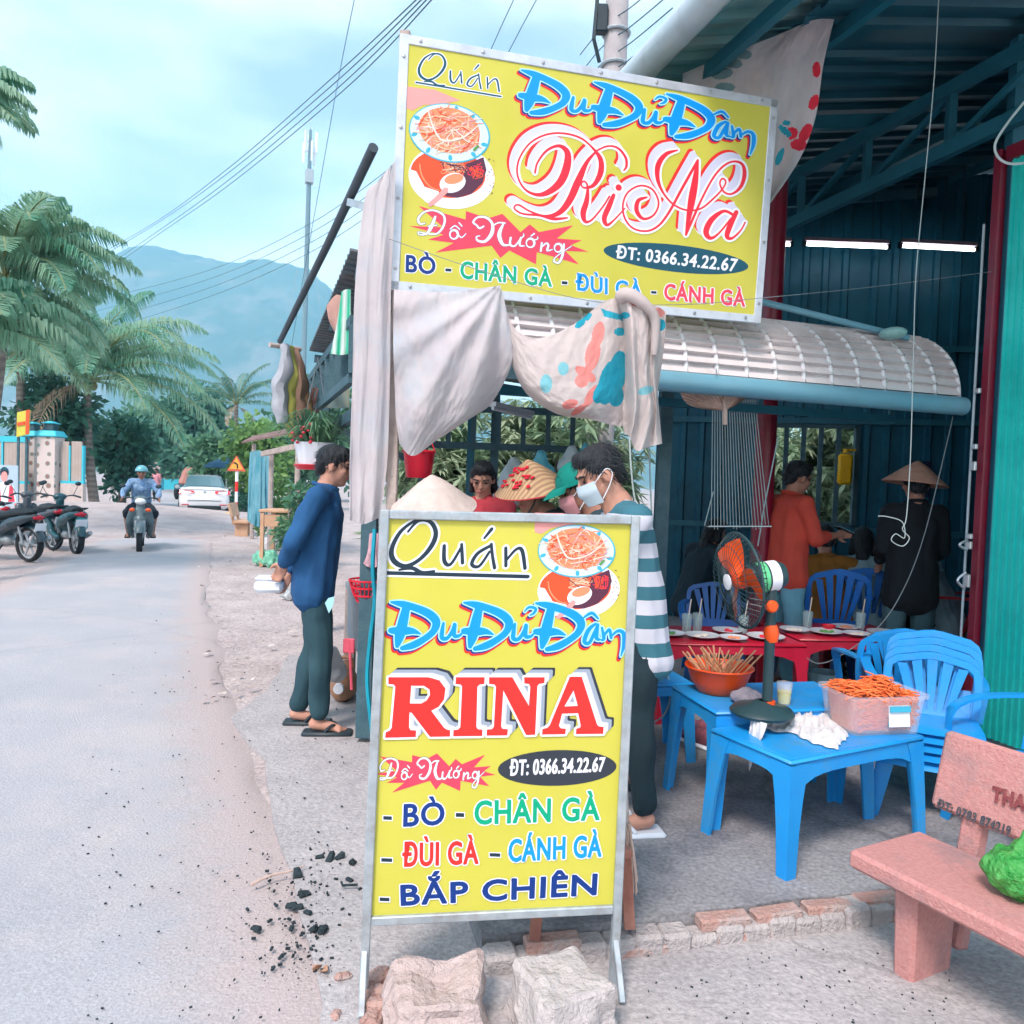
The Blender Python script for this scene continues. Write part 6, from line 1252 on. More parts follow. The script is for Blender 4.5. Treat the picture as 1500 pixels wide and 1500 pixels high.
t = MB(); t.tube(cpath([gr(368, 1296, .04), gr(395, 1283, .045), gr(425, 1276, .04), gr(446, 1268, .04)], 4), [.006 - .0003 * i for i in range(13)], 6); one('dry_twig', t, M_straw, 'dry pale twig lying across the road edge', 'twig', smooth=True)
t = MB(); t.tube([gr(500, 1292, .04), gr(502, 1297, .04), gr(524, 1296, .04)], .005, 5); one('dry_twig', t, M_char, 'burnt black twig among the charcoal', 'twig')
mb = MB(); mb.grid(lambda u, v: gr(458 + 22 * u, 1413 + 10 * v, .03 + .012 * math.sin(6 * u + 3 * v)), 6, 4); one('dry_leaf', mb, mat('dry_leaf', (.50, .28, .18), .8), 'curled brown leaf on the road edge', 'leaf', fixn=False)
# ---- counter, glass case and things round the blue-shirted man
M_cnt = mat('worn_counter', (.17, .22, .26), .6, col2=(.26, .30, .33), scale=6, dirt=(.32, .27, .25), dscale=6, damt=.5)
CN = thing('kitchen_counter', 'worn grey counter table running behind the sign', 'counter', uv(1.3, 5.1)); mb = MB(); mb.box(uv(1.35, 5.15, .80), (1.5, .85, .045), ANG, .006); build('worktop', mb, M_cnt, CN, True)
for l, m in ((.64, 4.77), (2.06, 4.77), (.64, 5.53), (2.06, 5.53)): mb = MB(); mb.bar(uv(l, m, .02), uv(l, m, .777), .07, .07); build('leg', mb, M_wood, CN, True)
mb = MB(); mb.box(uv(1.35, 4.75, .62), (1.34, .02, .3), ANG); build('side_panel', mb, M_cnt, CN, True); mb = MB(); mb.box(uv(.62, 5.15, .62), (.02, .69, .3), ANG); build('side_panel', mb, M_cnt, CN, True)
GC = thing('glass_case', 'glass food case with metal edges on the counter', 'display case', uv(.86, 5.0, .823)); cc = uv(.86, 5.0, .823); g = Matrix.Rotation(ANG, 3, 'Z')
for dx in (-.19, .19):
    for dy in (-.2, .2): mb = MB(); p = cc + g @ Vector((dx, dy, 0)); mb.bar(p, p + Z * .46, .02, .02); build('edge', mb, M_alu, GC, True)
for z in (.0, .46):
    for a, b in (((-.2, -.2), (.2, -.2)), ((-.2, .2), (.2, .2)), ((-.19, -.19), (-.19, .19)), ((.19, -.19), (.19, .19))): mb = MB(); mb.bar(cc + g @ Vector((*a, z)), cc + g @ Vector((*b, z)), .021, .021); build('edge', mb, M_alu, GC, True)
for n_, (a, b) in enumerate((((-.2, -.201), (.2, -.201)), ((-.201, -.2), (-.201, .2)))): mb = MB(); mb.prism([cc + g @ Vector((*a, .01)), cc + g @ Vector((*b, .01)), cc + g @ Vector((*b, .45)), cc + g @ Vector((*a, .45))], g @ Vector((0, .004, 0) if n_ == 0 else (.004, 0, 0))); build('pane', mb, M_glass, GC, True)
mb = MB(); r = random.Random(31)
for k in range(40): mb.ell(cc + g @ Vector((r.uniform(-.14, .14), r.uniform(-.15, .15), .03 + r.random() * .18)), (.04, .035, .03), None, 7, 5)
build('snacks', mb, mat('fried_snack', (.55, .28, .14), .7, col2=(.66, .38, .2), scale=20), GC, True, True)
c = at(538, 880, 4.55); t = thing('red_basket', 'red plastic sieve basket at the counter corner', 'basket', c); mb = MB()
for k in range(24):
    a = 6.283 * k / 24; mb.tube([c + Vector((rr_ * math.cos(a), rr_ * math.sin(a), z)) for rr_, z in ((.06, 0), (.085, .05), (.105, .12))], .004, 4)
for rr_, z in ((.06, 0), (.078, .035), (.093, .08), (.107, .122)): mb.tube([c + Vector((rr_ * math.cos(a), rr_ * math.sin(a), z)) for a in (6.283 * i / 28 for i in range(28))], .006, 5, closed=True)
build('weave', mb, M_redp, t, True); mb = MB(); mb.lathe([(.001, .004), (.062, .004)], c, 20); build('bottom', mb, M_redp, t, True)
t = MB(); t.tube(cpath([at(549, 775, 4.3), at(546, 830, 4.3), at(549, 880, 4.35), at(542, 940, 4.4), at(538, 1000, 4.4), at(546, 1080, 4.4)], 6), .012, 6); one('water_hose', t, mat('cyan_hose', (.01, .35, .48), .4), 'cyan hose hanging down beside the counter leg', 'hose', smooth=True)
cloth('pink_cloth', 'pale pink cloth hanging behind the sign corner', [[(541, 782, 4.45), (548, 780, 4.45), (556, 782, 4.45)], [(538, 810, 4.45), (546, 812, 4.45), (554, 810, 4.45)], [(532, 826, 4.45), (543, 832, 4.45), (553, 830, 4.45)]], mat('pale_pink_cloth', (.68, .42, .48), .9, sub=.2), (.008, 2, 0), 14, 14)
c = gr(503, 1027, .01); t = thing('clay_jug', 'brown plastic jug with white cap lying under the counter', 'jug', c); mb = MB(); mb.ell(c + Z * .12, (.10, .15, .12)); mb.ell(c + Vector((0, .02, .22)), (.07, .09, .06)); blob('body', mb, mat('brown_plastic', (.42, .22, .13), .5), t, .012, 4, True); mb = MB(); mb.lathe([(.001, .03), (.034, .03), (.036, 0), (.001, 0)], c + Vector((.0, -.15, .13)), 16, Matrix.Rotation(R(90), 3, 'X')); build('cap', mb, K_white, t, True, True)
mb = MB(); mb.tube(cpath([c + Vector((-.05, 0, .24)), c + Vector((-.02, 0, .30)), c + Vector((.04, 0, .30)), c + Vector((.06, 0, .24))], 5), .014, 8); build('handle', mb, _m['brown_plastic'], t, True, True)
mb = MB(); c = at(487, 965, 4.95)
for dx, dz, rr_ in ((0, 0, .06), (.02, -.08, .07), (-.01, .05, .04)): mb.ell(c + Vector((dx, 0, dz)), (rr_, rr_, rr_))
tag(blob('plastic_bag', mb, mat('clear_bag', (.62, .66, .70), .25, alpha=.75, spec=.6), None, .012, 3, False, (.02, 22)), 'crumpled clear plastic bag under the counter', 'bag')
t = thing('toy_spade', 'pink plastic spade leaning under the counter', 'spade', gr(510, 1020)); mb = MB(); mb.tube([at(513, 965, 4.7), at(512, 940, 4.7)], .010, 8); mb.box(at(511, 946, 4.7), (.07, .015, .09), None, .006); build('blade', mb, mat('pink_plastic', (.80, .12, .18), .4), t, True)
mb = MB(); mb.tube([at(513, 964, 4.7), at(515, 1010, 4.72)], .009, 8); build('shaft', mb, _m['pink_plastic'], t, True)
# plastic bags hanging on the stall rail
M_bag = mat('hanging_bag', (.52, .66, .72), .3, alpha=.8, spec=.6, col2=(.62, .72, .76), scale=8, bump=.4, bscale=30); M_bag2 = mat('blue_bag', (.12, .52, .66), .3, alpha=.85, spec=.6, bump=.4, bscale=30)
for k, (x, y0, y1, w, m, lb) in enumerate(((752, 672, 740, .13, M_bag, 'large pale plastic bag hanging behind the patterned hat'), (793, 660, 720, .10, M_bag2, 'blue plastic bag hanging right of the patterned hat'), (838, 655, 700, .11, M_bag, 'clear plastic bag hanging above the green cap'), (856, 648, 680, .06, M_bag2, 'small bright blue bag hanging by the rail end'), (722, 695, 745, .08, M_bag, 'white plastic bag hanging behind the girl'))):
    a, b = at(x, y0, 5.6), at(x, y1, 5.6); mb = MB(); c_ = a.lerp(b, .62); mb.ell(c_, (w, w * .7, (a - b).length * .42)); mb.cap_(a.lerp(b, .35), w * .75, a.lerp(b, .1), w * .35); o = blob('plastic_bag', mb, m, None, .012, 3, False, (.016, 18)); tag(o, lb, 'bag', 'plastic bags hung behind the cooks')
# hanging flower pot
c = at(462, 668, 6.0); t = thing('hanging_planter', 'white hanging planter with grassy leaves above the man in blue', 'planter', c); M_grass = leafm['mid']
mb = MB(); mb.lathe([(.001, -.09), (.12, -.09), (.16, .10), (.15, .10), (.001, .07)], c, 20); build('pot', mb, K_white, t, True, True); mb = MB(); mb.lathe([(.001, -.105), (.13, -.105), (.165, -.07), (.16, -.066), (.128, -.098), (.001, -.098)], c, 18); build('saucer', mb, M_redp, t, True, True)
mb = MB(); r = random.Random(6)
for k in range(240):
    a = r.uniform(0, 6.28); l = r.uniform(.2, .48); d = Vector((math.cos(a), math.sin(a), 0)); p = c + d * r.uniform(0, .1) + Z * .08; e = r.uniform(.5, 1.4); q = p + (d * math.cos(e) + Z * math.sin(e)) * l * .6; s_ = q + (d * 1.0 - Z * r.uniform(.0, .9)).normalized() * l * .5; w = d.cross(Z) * .007; mb.add([p - w, p + w, q + w, q - w, s_], [(0, 1, 2, 3), (3, 2, 4)])
tag(build('leaves', mb, M_grass, t, True, fixn=False), kind='stuff')
for dx in (-.12, .12): mb = MB(); mb.tube([c + Vector((dx, 0, .1)), c + Vector((0, 0, .75))], .003, 4); build('hanger', mb, M_bwire, t, True)
mb = MB()
for k in range(26): mb.ell(at(r.uniform(428, 458), r.uniform(618, 650), 5.9 + r.uniform(-.15, .15)), (.014, .014, .010), None, 6, 4)
tag(build('red_flowers', mb, mat('red_petals', (.65, .05, .08), .6), t, True), kind='stuff')
# bundle of sticks and flower tarp under the stall eave
cloth('old_banner', 'faded flower banner under the stall eave', [[(468, 560, 6.6), (490, 556, 6.5), (512, 556, 6.4)], [(468, 580, 6.6), (490, 578, 6.5), (512, 578, 6.4)], [(470, 596, 6.6), (490, 598, 6.5), (512, 598, 6.4)]], mat('old_banner', (.34, .32, .20), .9, col2=(.16, .30, .34), scale=9), (.01, 2, 0), 16, 12)
t = thing('stick_bundle', 'bundle of thin sticks leaning below the stall eave', 'sticks', at(455, 620, 6.4)); r = random.Random(2)
for k in range(12): mb = MB(); a = at(r.uniform(448, 474), r.uniform(560, 590), 6.4); b = at(r.uniform(440, 462), 640, 6.4); mb.tube([a, b], .006, 5); build('stick', mb, M_rw, t, True)
# ================================================================== PEOPLE
M_skin = mat('skin', (.50, .25, .18), .55, col2=(.56, .30, .22), scale=10, spec=.35)
M_skind = mat('skin_tanned', (.36, .17, .12), .55, col2=(.42, .21, .15), scale=10, spec=.35)
M_hair = mat('black_hair', (.008, .012, .018), .45, col2=(.02, .025, .03), scale=30, bump=.5, bscale=120, spec=.4)
M_eye = mat('eye_dark', (.01, .008, .008), .3, var=0); M_lip = mat('lips', (.42, .13, .12), .5, var=.05)
def V3(*a): return Vector(a)
POSE = dict(pelvis=V3(0, 0, .90), waist=V3(0, .005, 1.05), chest=V3(0, .01, 1.24), neck=V3(0, -.01, 1.40), head=V3(0, .02, 1.535),
            sl=V3(-.175, 0, 1.345), sr=V3(.175, 0, 1.345), el=V3(-.225, -.03, 1.08), er=V3(.225, -.03, 1.08), wl=V3(-.225, .04, .85), wr=V3(.225, .04, .85),
            hl=V3(-.088, 0, .88), hr=V3(.088, 0, .88), kl=V3(-.095, .02, .48), kr=V3(.095, .02, .48), al=V3(-.10, -.02, .085), ar=V3(.10, -.02, .085))
def hand(mb, w, d, palm_n, s, grip=.35, k=1.0):
    """palm, four unequal bent fingers and a thumb leaving the side of the palm"""
    d = d.normalized(); side = d.cross(palm_n).normalized() * s; pn = side.cross(d).normalized() * s
    c = w + d * .055 * k
    mb.cap_(w, .021 * k, w + d * .03 * k, .024 * k); mb.ell(c, (.019 * k,) * 3)
    for i, (o, l) in enumerate(((-.028, .068), (-.010, .078), (.010, .072), (.027, .056))):
        b = w + d * .075 * k + side * o * k; mb.cap_(w + d * .03 * k + side * o * .8 * k, .014 * k, b, .0105 * k, 8)
        m = b + (d * (1 - grip * .5) - pn * grip * .6).normalized() * l * .5 * k; e = m + (d * (1 - grip * 1.4) - pn * grip * 1.5).normalized() * l * .5 * k
        mb.cap_(b, .0098 * k, m, .009 * k, 8); mb.cap_(m, .009 * k, e, .0075 * k, 8)
    t0 = w + d * .028 * k - side * .026 * k; t1 = t0 + (d * .7 - side * .7 - pn * .3).normalized() * .035 * k; t2 = t1 + (d * .9 - side * .15 - pn * .5).normalized() * .03 * k
    mb.cap_(t0, .0125 * k, t1, .011 * k, 8); mb.cap_(t1, .0105 * k, t2, .0085 * k, 8)
def person(name, label, loc, rz, pose=None, sc=1.0, shirt=None, sleeve='long', pants=None, plen='long', skin=None, hair='short', look=(0, 0, 0), group=None, foot='sandal', footm=None, voxel=.0085, shirt_fat=1.0, pants_fat=None, hem=.82, face=True, body_fat=1.0, loc_root=None, cat='person', collar=True):
    J = {k: v.copy() for k, v in POSE.items()}
    if pose:
        for k, v in pose.items(): J[k] = Vector(v)
    for k in J: J[k] *= sc
    skin = skin or M_skin
    t = thing(name, label, cat, loc, rz, group)
    HM = (Matrix.Rotation(R(look[0]), 3, 'Z') @ Matrix.Rotation(R(look[1]), 3, 'X') @ Matrix.Rotation(R(look[2]), 3, 'Y'))
    h = J['head']; H = lambda x, y, z: h + HM @ (Vector((x, y, z)) * sc)
    mb = MB(); g = body_fat * sc
    # head with jaw, nose, brow, ears
    mb.ell(H(0, -.008, .022), (.074 * sc, .092 * sc, .088 * sc), HM); mb.ell(H(0, .022, -.04), (.060 * sc, .066 * sc, .070 * sc), HM); mb.ell(H(0, .05, -.085), (.034 * sc, .034 * sc, .028 * sc), HM)
    mb.cap_(H(0, .082, .012), .009 * sc, H(0, .102, -.022), .0145 * sc); mb.ell(H(0, .07, .03), (.05 * sc, .022 * sc, .012 * sc), HM); mb.ell(H(0, .078, -.058), (.024 * sc, .014 * sc, .012 * sc), HM)
    for s in (-1, 1): mb.ell(H(s * .077, -.008, -.008), (.010 * sc, .022 * sc, .032 * sc), HM); mb.ell(H(s * .036, .058, -.02), (.024 * sc, .024 * sc, .024 * sc), HM)
    mb.cap_(J['neck'] - Z * .04 * sc, .060 * g, H(0, -.018, -.05), .052 * g)
    for a, b, ra, rb in (('neck', 'chest', .062, .095), ('chest', 'waist', .095, .085), ('waist', 'pelvis', .085, .09)): mb.cap_(J[a], ra * g, J[b], rb * g)
    for s, sh, e, w in ((-1, 'sl', 'el', 'wl'), (1, 'sr', 'er', 'wr')):
        mb.cap_(J['chest'].lerp(J['neck'], .5), .06 * g, J[sh], .048 * g); mb.sweep([(J[sh], .050 * g), (J[sh].lerp(J[e], .5), .044 * g), (J[e], .036 * g)]); mb.sweep([(J[e], .036 * g), (J[e].lerp(J[w], .3), .036 * g), (J[w], .024 * g)])
        hd = (J[w] - J[e]); pn = t_pn.get(name + ('l' if s < 0 else 'r'), Vector((s, 0, 0))) if False else Vector((-s, .2, 0)); hand(mb, J[w], hd, pn, s, k=sc)
    for s, hp_, k, a in ((-1, 'hl', 'kl', 'al'), (1, 'hr', 'kr', 'ar')):
        mb.cap_(J['pelvis'], .08 * g, J[hp_], .070 * g); mb.sweep([(J[hp_], .070 * g), (J[hp_].lerp(J[k], .5), .060 * g), (J[k], .048 * g)]); mb.sweep([(J[k], .050 * g), (J[k].lerp(J[a], .35), .052 * g), (J[a], .034 * g)])
        A = J[a]; mb.cap_(A - Z * .03 * sc + V3(0, -.02 * sc, 0), .034 * sc, A + V3(0, .07 * sc, -.045 * sc), .030 * sc); mb.cap_(A + V3(0, .07 * sc, -.045 * sc), .030 * sc, A + V3(s * .01, .12 * sc, -.055 * sc), .022 * sc)
        for i in range(5): mb.cap_(A + V3((i - 2) * .014 * sc, .11 * sc, -.06 * sc), .011 * sc, A + V3((i - 2) * .017 * sc, (.165 - .007 * abs(i - (1.2 if s > 0 else 2.8)) * 2) * sc, -.066 * sc), .009 * sc, 8)
    blob('body', mb, skin, t, voxel, 3)
    if face:
        for s in (-1, 1):
            b = MB(); b.ell(H(s * .032, .0795, .004), (.0135 * sc, .006 * sc, .0055 * sc), HM, 8, 6); build('eye', b, M_eye, t, smooth=True)
            b = MB(); b.tube([H(s * .016, .090, .024), H(s * .034, .088, .030), H(s * .052, .074, .025)], .0042 * sc, 6); build('eyebrow', b, M_hair, t, smooth=True)
        b = MB(); b.tube([H(-.024, .084, -.056), H(0, .093, -.056), H(.024, .084, -.056)], .0058 * sc, 6); build('lips', b, M_lip, t, smooth=True)
    if hair:
        mb = MB(); mb.ell(H(0, -.020, .040), (.084 * sc, .096 * sc, .086 * sc), HM); mb.ell(H(0, .035, .085), (.066 * sc, .052 * sc, .036 * sc), HM); mb.ell(H(0, -.065, -.01), (.068 * sc, .045 * sc, .060 * sc), HM)
        for s in (-1, 1): mb.ell(H(s * .068, -.015, .035), (.018 * sc, .045 * sc, .045 * sc), HM)
        if hair == 'long':
            mb.sweep([(H(0, -.07, -.02), .065 * sc), (H(0, -.10, -.14), .06 * sc), (H(0, -.105, -.28), .045 * sc), (H(0, -.10, -.38), .02 * sc)])
            for s in (-1, 1): mb.sweep([(H(s * .065, -.02, .02), .028 * sc), (H(s * .078, -.03, -.09), .026 * sc)])
        if hair == 'bun': mb.ell(H(0, -.115, .03), (.045 * sc, .04 * sc, .045 * sc))
        ho_ = blob('hair', mb, M_hair, t, .008, 2, False, (.006, 55)); tf = MB(); rh = random.Random(len(label)); me_ = ho_.data; nv_ = len(me_.vertices)
        for k in range(520 if voxel < .01 else 120):
            v_ = me_.vertices[rh.randrange(nv_)]; n_ = v_.normal.copy(); dd = (n_ * .25 + HM @ Vector((rh.uniform(-.3, .3), -.55 if v_.co.y < h.y + .03 else .5, -.75))).normalized(); w_ = n_.cross(dd)
            if w_.length < .1: continue
            w_ = w_.normalized() * .0028; l_ = rh.uniform(.018, .036) * sc; p_ = v_.co + n_ * .001; tf.add([p_ - w_, p_ + w_, p_ + dd * l_ + n_ * .004], [(0, 1, 2)])
        tag(build('hair_strands', tf, M_hair, t, fixn=False), kind='stuff')
    def T(p): return p
    if shirt:
        mb = MB(); f = shirt_fat * sc; hemz = J['pelvis'].lerp(J['waist'], .0) ; dn = (J['pelvis'] - J['waist']).normalized()
        hp2 = J['pelvis'] + dn * (.90 - hem) * sc
        mb.cap_(J['neck'] - Z * .03 * sc, .078 * f, J['chest'], .13 * f)
        mb.sweep([(J['chest'].lerp(J['neck'], .55), .10 * f), (J['chest'], .125 * f), (J['waist'], .118 * f), (J['pelvis'], .124 * f), (hp2, .122 * f)])
        for s in (-1, 1):
            x = V3(s * .062, 0, 0) * sc
            mb.sweep([(J['chest'].lerp(J['neck'], .45) + x * .8, .088 * f), (J['chest'] + x, .116 * f), (J['waist'] + x, .110 * f), (J['pelvis'] + x, .118 * f), (hp2 + x * 1.25, .116 * f)])
        for sh, e, w in (('sl', 'el', 'wl'), ('sr', 'er', 'wr')):
            mb.cap_(J['chest'].lerp(J['neck'], .62), .085 * f, J[sh], .068 * f)
            if sleeve == 'long': mb.sweep([(J[sh], .067 * f), (J[sh].lerp(J[e], .5), .060 * f), (J[e], .052 * f), (J[e].lerp(J[w], .5), .048 * f), (J[e].lerp(J[w], .93), .040 * f)])
            elif sleeve == 'three': mb.sweep([(J[sh], .067 * f), (J[e], .054 * f), (J[e].lerp(J[w], .45), .050 * f)])
            else: mb.sweep([(J[sh], .067 * f), (J[sh].lerp(J[e], .4), .064 * f), (J[sh].lerp(J[e], .72), .062 * f)])
        o = blob('shirt', mb, shirt, t, .0105, 5, False, (.014, 13))
        if collar: b = MB(); b.tube([J['neck'] + (Matrix.Rotation(a, 3, 'Z') @ V3(.068 * sc, 0, 0)) + Z * (.012 + .018 * math.cos(a + 1.57)) * sc for a in (6.283 * i / 20 for i in range(20))], .013 * sc, 6, closed=True); build('collar', b, shirt if not isinstance(shirt, (list, tuple)) else shirt[0], t, smooth=True)
    if pants:
        gp = g * min(1, shirt_fat) * .95; mb = MB(); mb.cap_(J['pelvis'] - V3(.05, 0, 0) * sc, .096 * gp, J['pelvis'] + V3(.05, 0, 0) * sc, .096 * gp)
        for hp_, k, a in (('hl', 'kl', 'al'), ('hr', 'kr', 'ar')):
            mb.sweep([(J[hp_], .088 * gp), (J[hp_].lerp(J[k], .5), .086 * g), (J[k], .072 * g)])
            if plen == 'long': mb.sweep([(J[k], .074 * g), (J[k].lerp(J[a], .5), .066 * g), (J[a] + Z * .045, .056 * g)])
            elif plen == 'knee': mb.sweep([(J[k], .074 * g), (J[k].lerp(J[a], .12), .076 * g)])
        blob('trousers', mb, pants, t, .0115, 4, False, (.016, 12))
    if foot:
        for s, a in ((-1, 'al'), (1, 'ar')):
            A = J[a]; b = MB(); b.box(A + V3(s * .004, .055, -.078) * sc if False else A + V3(s * .004 * sc, .055 * sc, -.080 * sc), (.105 * sc, .285 * sc, .026 * sc), None, .011 * sc); q = build('sandal', b, footm or M_dark, t, smooth=True)
            b = MB(); tip = A + V3(s * -.008, .115, -.052) * sc
            for e in (-1, 1): b.tube(cpath([tip, A + V3(e * .030, .085, -.030) * sc, A + V3(e * .046, .045, -.062) * sc], 4), .0085 * sc, 6)
            build('strap', b, footm or M_dark, q, smooth=True)
    return t, J, H, HM
def conehat(t, J, H, HM, m, r=.21, hgt=.15, tilt=(0, 0), z=.075, band=None):
    M = HM @ Matrix.Rotation(R(tilt[0]), 3, 'X') @ Matrix.Rotation(R(tilt[1]), 3, 'Y'); c = H(0, -.005, z); n = 40; mb = MB(); prof = []
    for i in range(15):
        f = i / 14; rr = r * (1 - f) + .002; prof.append((rr, hgt * f * (1 + .10 * math.sin(math.pi * f)) - .045 + (.0018 if i % 2 else 0)))
    mb.lathe(prof, c, n, M); k = [(rr - .004 if rr > .006 else .001, z_ - .006) for rr, z_ in prof]; mb.lathe(k, c, n, M)
    o = build('conical_hat', mb, m, t, smooth='all'); b = MB(); b.tube([c + M @ V3(r * math.cos(a), r * math.sin(a), -.045) for a in (6.283 * i / 40 for i in range(40))], .004, 5, closed=True); build('hat_rim', b, band or m, o, smooth=True)
    return o, c, M
fab = lambda n, c, **k: mat(n, c, .85, bump=.25, bscale=160, **k)
M_bshirt = fab('blue_shirt_cloth', (.012, .075, .20), col2=(.018, .10, .25), scale=5); M_bpant = fab('green_grey_trousers', (.020, .060, .080), col2=(.03, .08, .10), scale=6)
M_nonla = mat('palm_hat', (.52, .42, .38), .8, col2=(.62, .52, .47), scale=18, bump=.2, bscale=60); M_nonla2 = mat('brown_palm_hat', (.46, .25, .18), .8, col2=(.55, .32, .24), scale=18, bump=.2, bscale=60)
M_pat = mat('patterned_hat', (.44, .30, .16), .8, col2=(.52, .36, .2), scale=10, wave=(16, (.22, .10, .07), .7, 1.2, 'X')); M_rim = mat('red_hat_rim', (.40, .04, .05), .7)
# --- man in blue by the counter, hands clasped behind his back
p = gr(456, 1066, .026)
bl = dict(pelvis=(0, .0, .90), waist=(0, .015, 1.05), chest=(0, .03, 1.25), neck=(0, .045, 1.405), head=(0, .095, 1.535), sl=(-.175, .02, 1.35), sr=(.175, .02, 1.35), el=(-.235, -.10, 1.09), er=(.235, -.09, 1.10), wl=(-.12, -.17, .90), wr=(.10, -.16, .97), al=(-.09, -.09, .085), ar=(.10, .05, .085), kl=(-.095, .0, .48), kr=(.10, .06, .48))
t, J, H, HM = person('person', 'man in dark blue shirt and trousers standing at the counter', p, R(-84), bl, 1.035, M_bshirt, 'long', M_bpant, 'long', M_skin, 'short', (0, -10, 0), shirt_fat=1.04, hem=.80)
b = MB(); q = _mw[t.name] @ (J['wl'] + V3(.05, -.02, -.06)); t2 = thing('takeaway_box', 'white foam box held behind the back of the man in blue', 'box', q)
b.box(q + V3(-.08, -.02, -.02), (.17, .14, .075), R(10), .02); build('tray', b, K_white, t2, True, True); b = MB(); b.box(q + V3(-.08, -.02, .028), (.16, .13, .02), R(10), .008); build('lid', b, K_white, t2, True, True)
b = MB(); q = at(481, 876, 4.56); b.add([q, q + V3(.035, 0, .01), q + V3(.03, 0, -.04), q + V3(.005, .0, -.09), q + V3(-.02, 0, -.03)], [(0, 1, 2, 3, 4)]); b.v = b.v + [v + V3(0, .004, 0) for v in b.v]; b.f.append((9, 8, 7, 6, 5)); b.mi.append(0); build('pocket_cloth', b, K_cyan, t, True)
# --- masked cook in the striped shirt, head bowed
M_str = bpy.data.materials.new('striped_shirt'); M_str.use_nodes = True; nt = M_str.node_tree; B = nt.nodes['Principled BSDF']; tcn = nt.nodes.new('ShaderNodeTexCoord'); sp_ = nt.nodes.new('ShaderNodeSeparateXYZ'); nt.links.new(tcn.outputs['Object'], sp_.inputs[0])
m1 = nt.nodes.new('ShaderNodeMath'); m1.operation = 'MULTIPLY'; m1.inputs[1].default_value = 8.6; nt.links.new(sp_.outputs['Z'], m1.inputs[0]); m2 = nt.nodes.new('ShaderNodeMath'); m2.operation = 'FRACT'; nt.links.new(m1.outputs[0], m2.inputs[0]); m3 = nt.nodes.new('ShaderNodeMath'); m3.operation = 'GREATER_THAN'; m3.inputs[1].default_value = .52; nt.links.new(m2.outputs[0], m3.inputs[0])
mxs = nt.nodes.new('ShaderNodeMix'); mxs.data_type = 'RGBA'; mxs.inputs[6].default_value = (.56, .58, .66, 1); mxs.inputs[7].default_value = (.035, .15, .20, 1); nt.links.new(m3.outputs[0], mxs.inputs[0]); nt.links.new(mxs.outputs[2], B.inputs['Base Color']); B.inputs['Roughness'].default_value = .85
p = gr(930, 1208, FZ); p = Vector((p.x - .02, p.y + .02, FZ))
mk2 = dict(pelvis=(0, .0, .88), waist=(0, .02, 1.03), chest=(0, .06, 1.20), neck=(0, .11, 1.345), head=(0, .19, 1.455), sl=(-.155, .07, 1.285), sr=(.155, .07, 1.285), el=(-.19, .26, 1.03), er=(.19, .2, 1.02), wl=(-.12, .44, .95), wr=(.12, .32, .92), hl=(-.085, .0, .86), hr=(.085, .0, .86), al=(-.10, -.02, .085), ar=(.11, .05, .085))
mk = dict(pelvis=(0, -.03, .88), waist=(0, .01, 1.03), chest=(0, .10, 1.19), neck=(0, .19, 1.325), head=(0, .285, 1.43), sl=(-.17, .13, 1.27), sr=(.17, .13, 1.27), el=(-.22, .16, 1.00), er=(.22, .18, 1.00), wl=(-.14, .34, .90), wr=(.14, .36, .90), hl=(-.088, -.02, .86), hr=(.088, -.02, .86), al=(-.10, -.03, .085), ar=(.11, .06, .085))
t, J, H, HM = person('person', 'cook with face mask and striped shirt behind the sign', p, R(100), mk2, 1.03, M_str, 'short', fab('black_trousers', (.012, .03, .04)), 'long', M_skin, 'short', (0, -28, 0), footm=K_white, shirt_fat=.85, hem=.72, voxel=.0075, collar=False)
def mask(t, H, HM, m):
    b = MB(); vs = []
    for j in range(9):
        for i in range(13):
            a = (i / 12 - .5) * 2.3; z = -.005 - .095 * j / 8; rr = .098 - .012 * abs(j - 3) / 4 + .012 * math.exp(-(a * 3) ** 2) * (1 if j < 5 else .6); vs.append(H(rr * math.sin(a) * .80, .012 + rr * math.cos(a) * .98, z + .002 * (j % 2)))
    b.add(vs, [(j * 13 + i, j * 13 + i + 1, j * 13 + 14 + i, j * 13 + 13 + i) for j in range(8) for i in range(12)]); o = build('face_mask', b, m, t, smooth='all', fixn=False)
    for s in (-1, 1): b = MB(); b.tube(cpath([H(s * .070, .048, -.012), H(s * .083, -.01, .02), H(s * .088, -.028, -.005), H(s * .080, .0, -.045), H(s * .066, .045, -.085)], 4), .0022, 5); build('ear_loop', b, K_white, o, smooth=True)
M_mask = mat('surgical_mask', (.50, .62, .70), .7, var=.06); mask(t, H, HM, M_mask)
# --- person in pink behind the cook
pk = dict(wl=(-.2, .1, .88), wr=(.2, .1, .88)); person('person', 'person in salmon shirt half hidden behind the striped cook', Vector((at(962, 900, 3.75).x, 3.75, FZ)), R(80), pk, .96, fab('salmon_shirt', (.62, .24, .22)), 'long', fab('cyan_trousers', (.20, .42, .50)), 'long', hair=None, face=False, hem=.66, look=(0, -20, 0)) if False else None
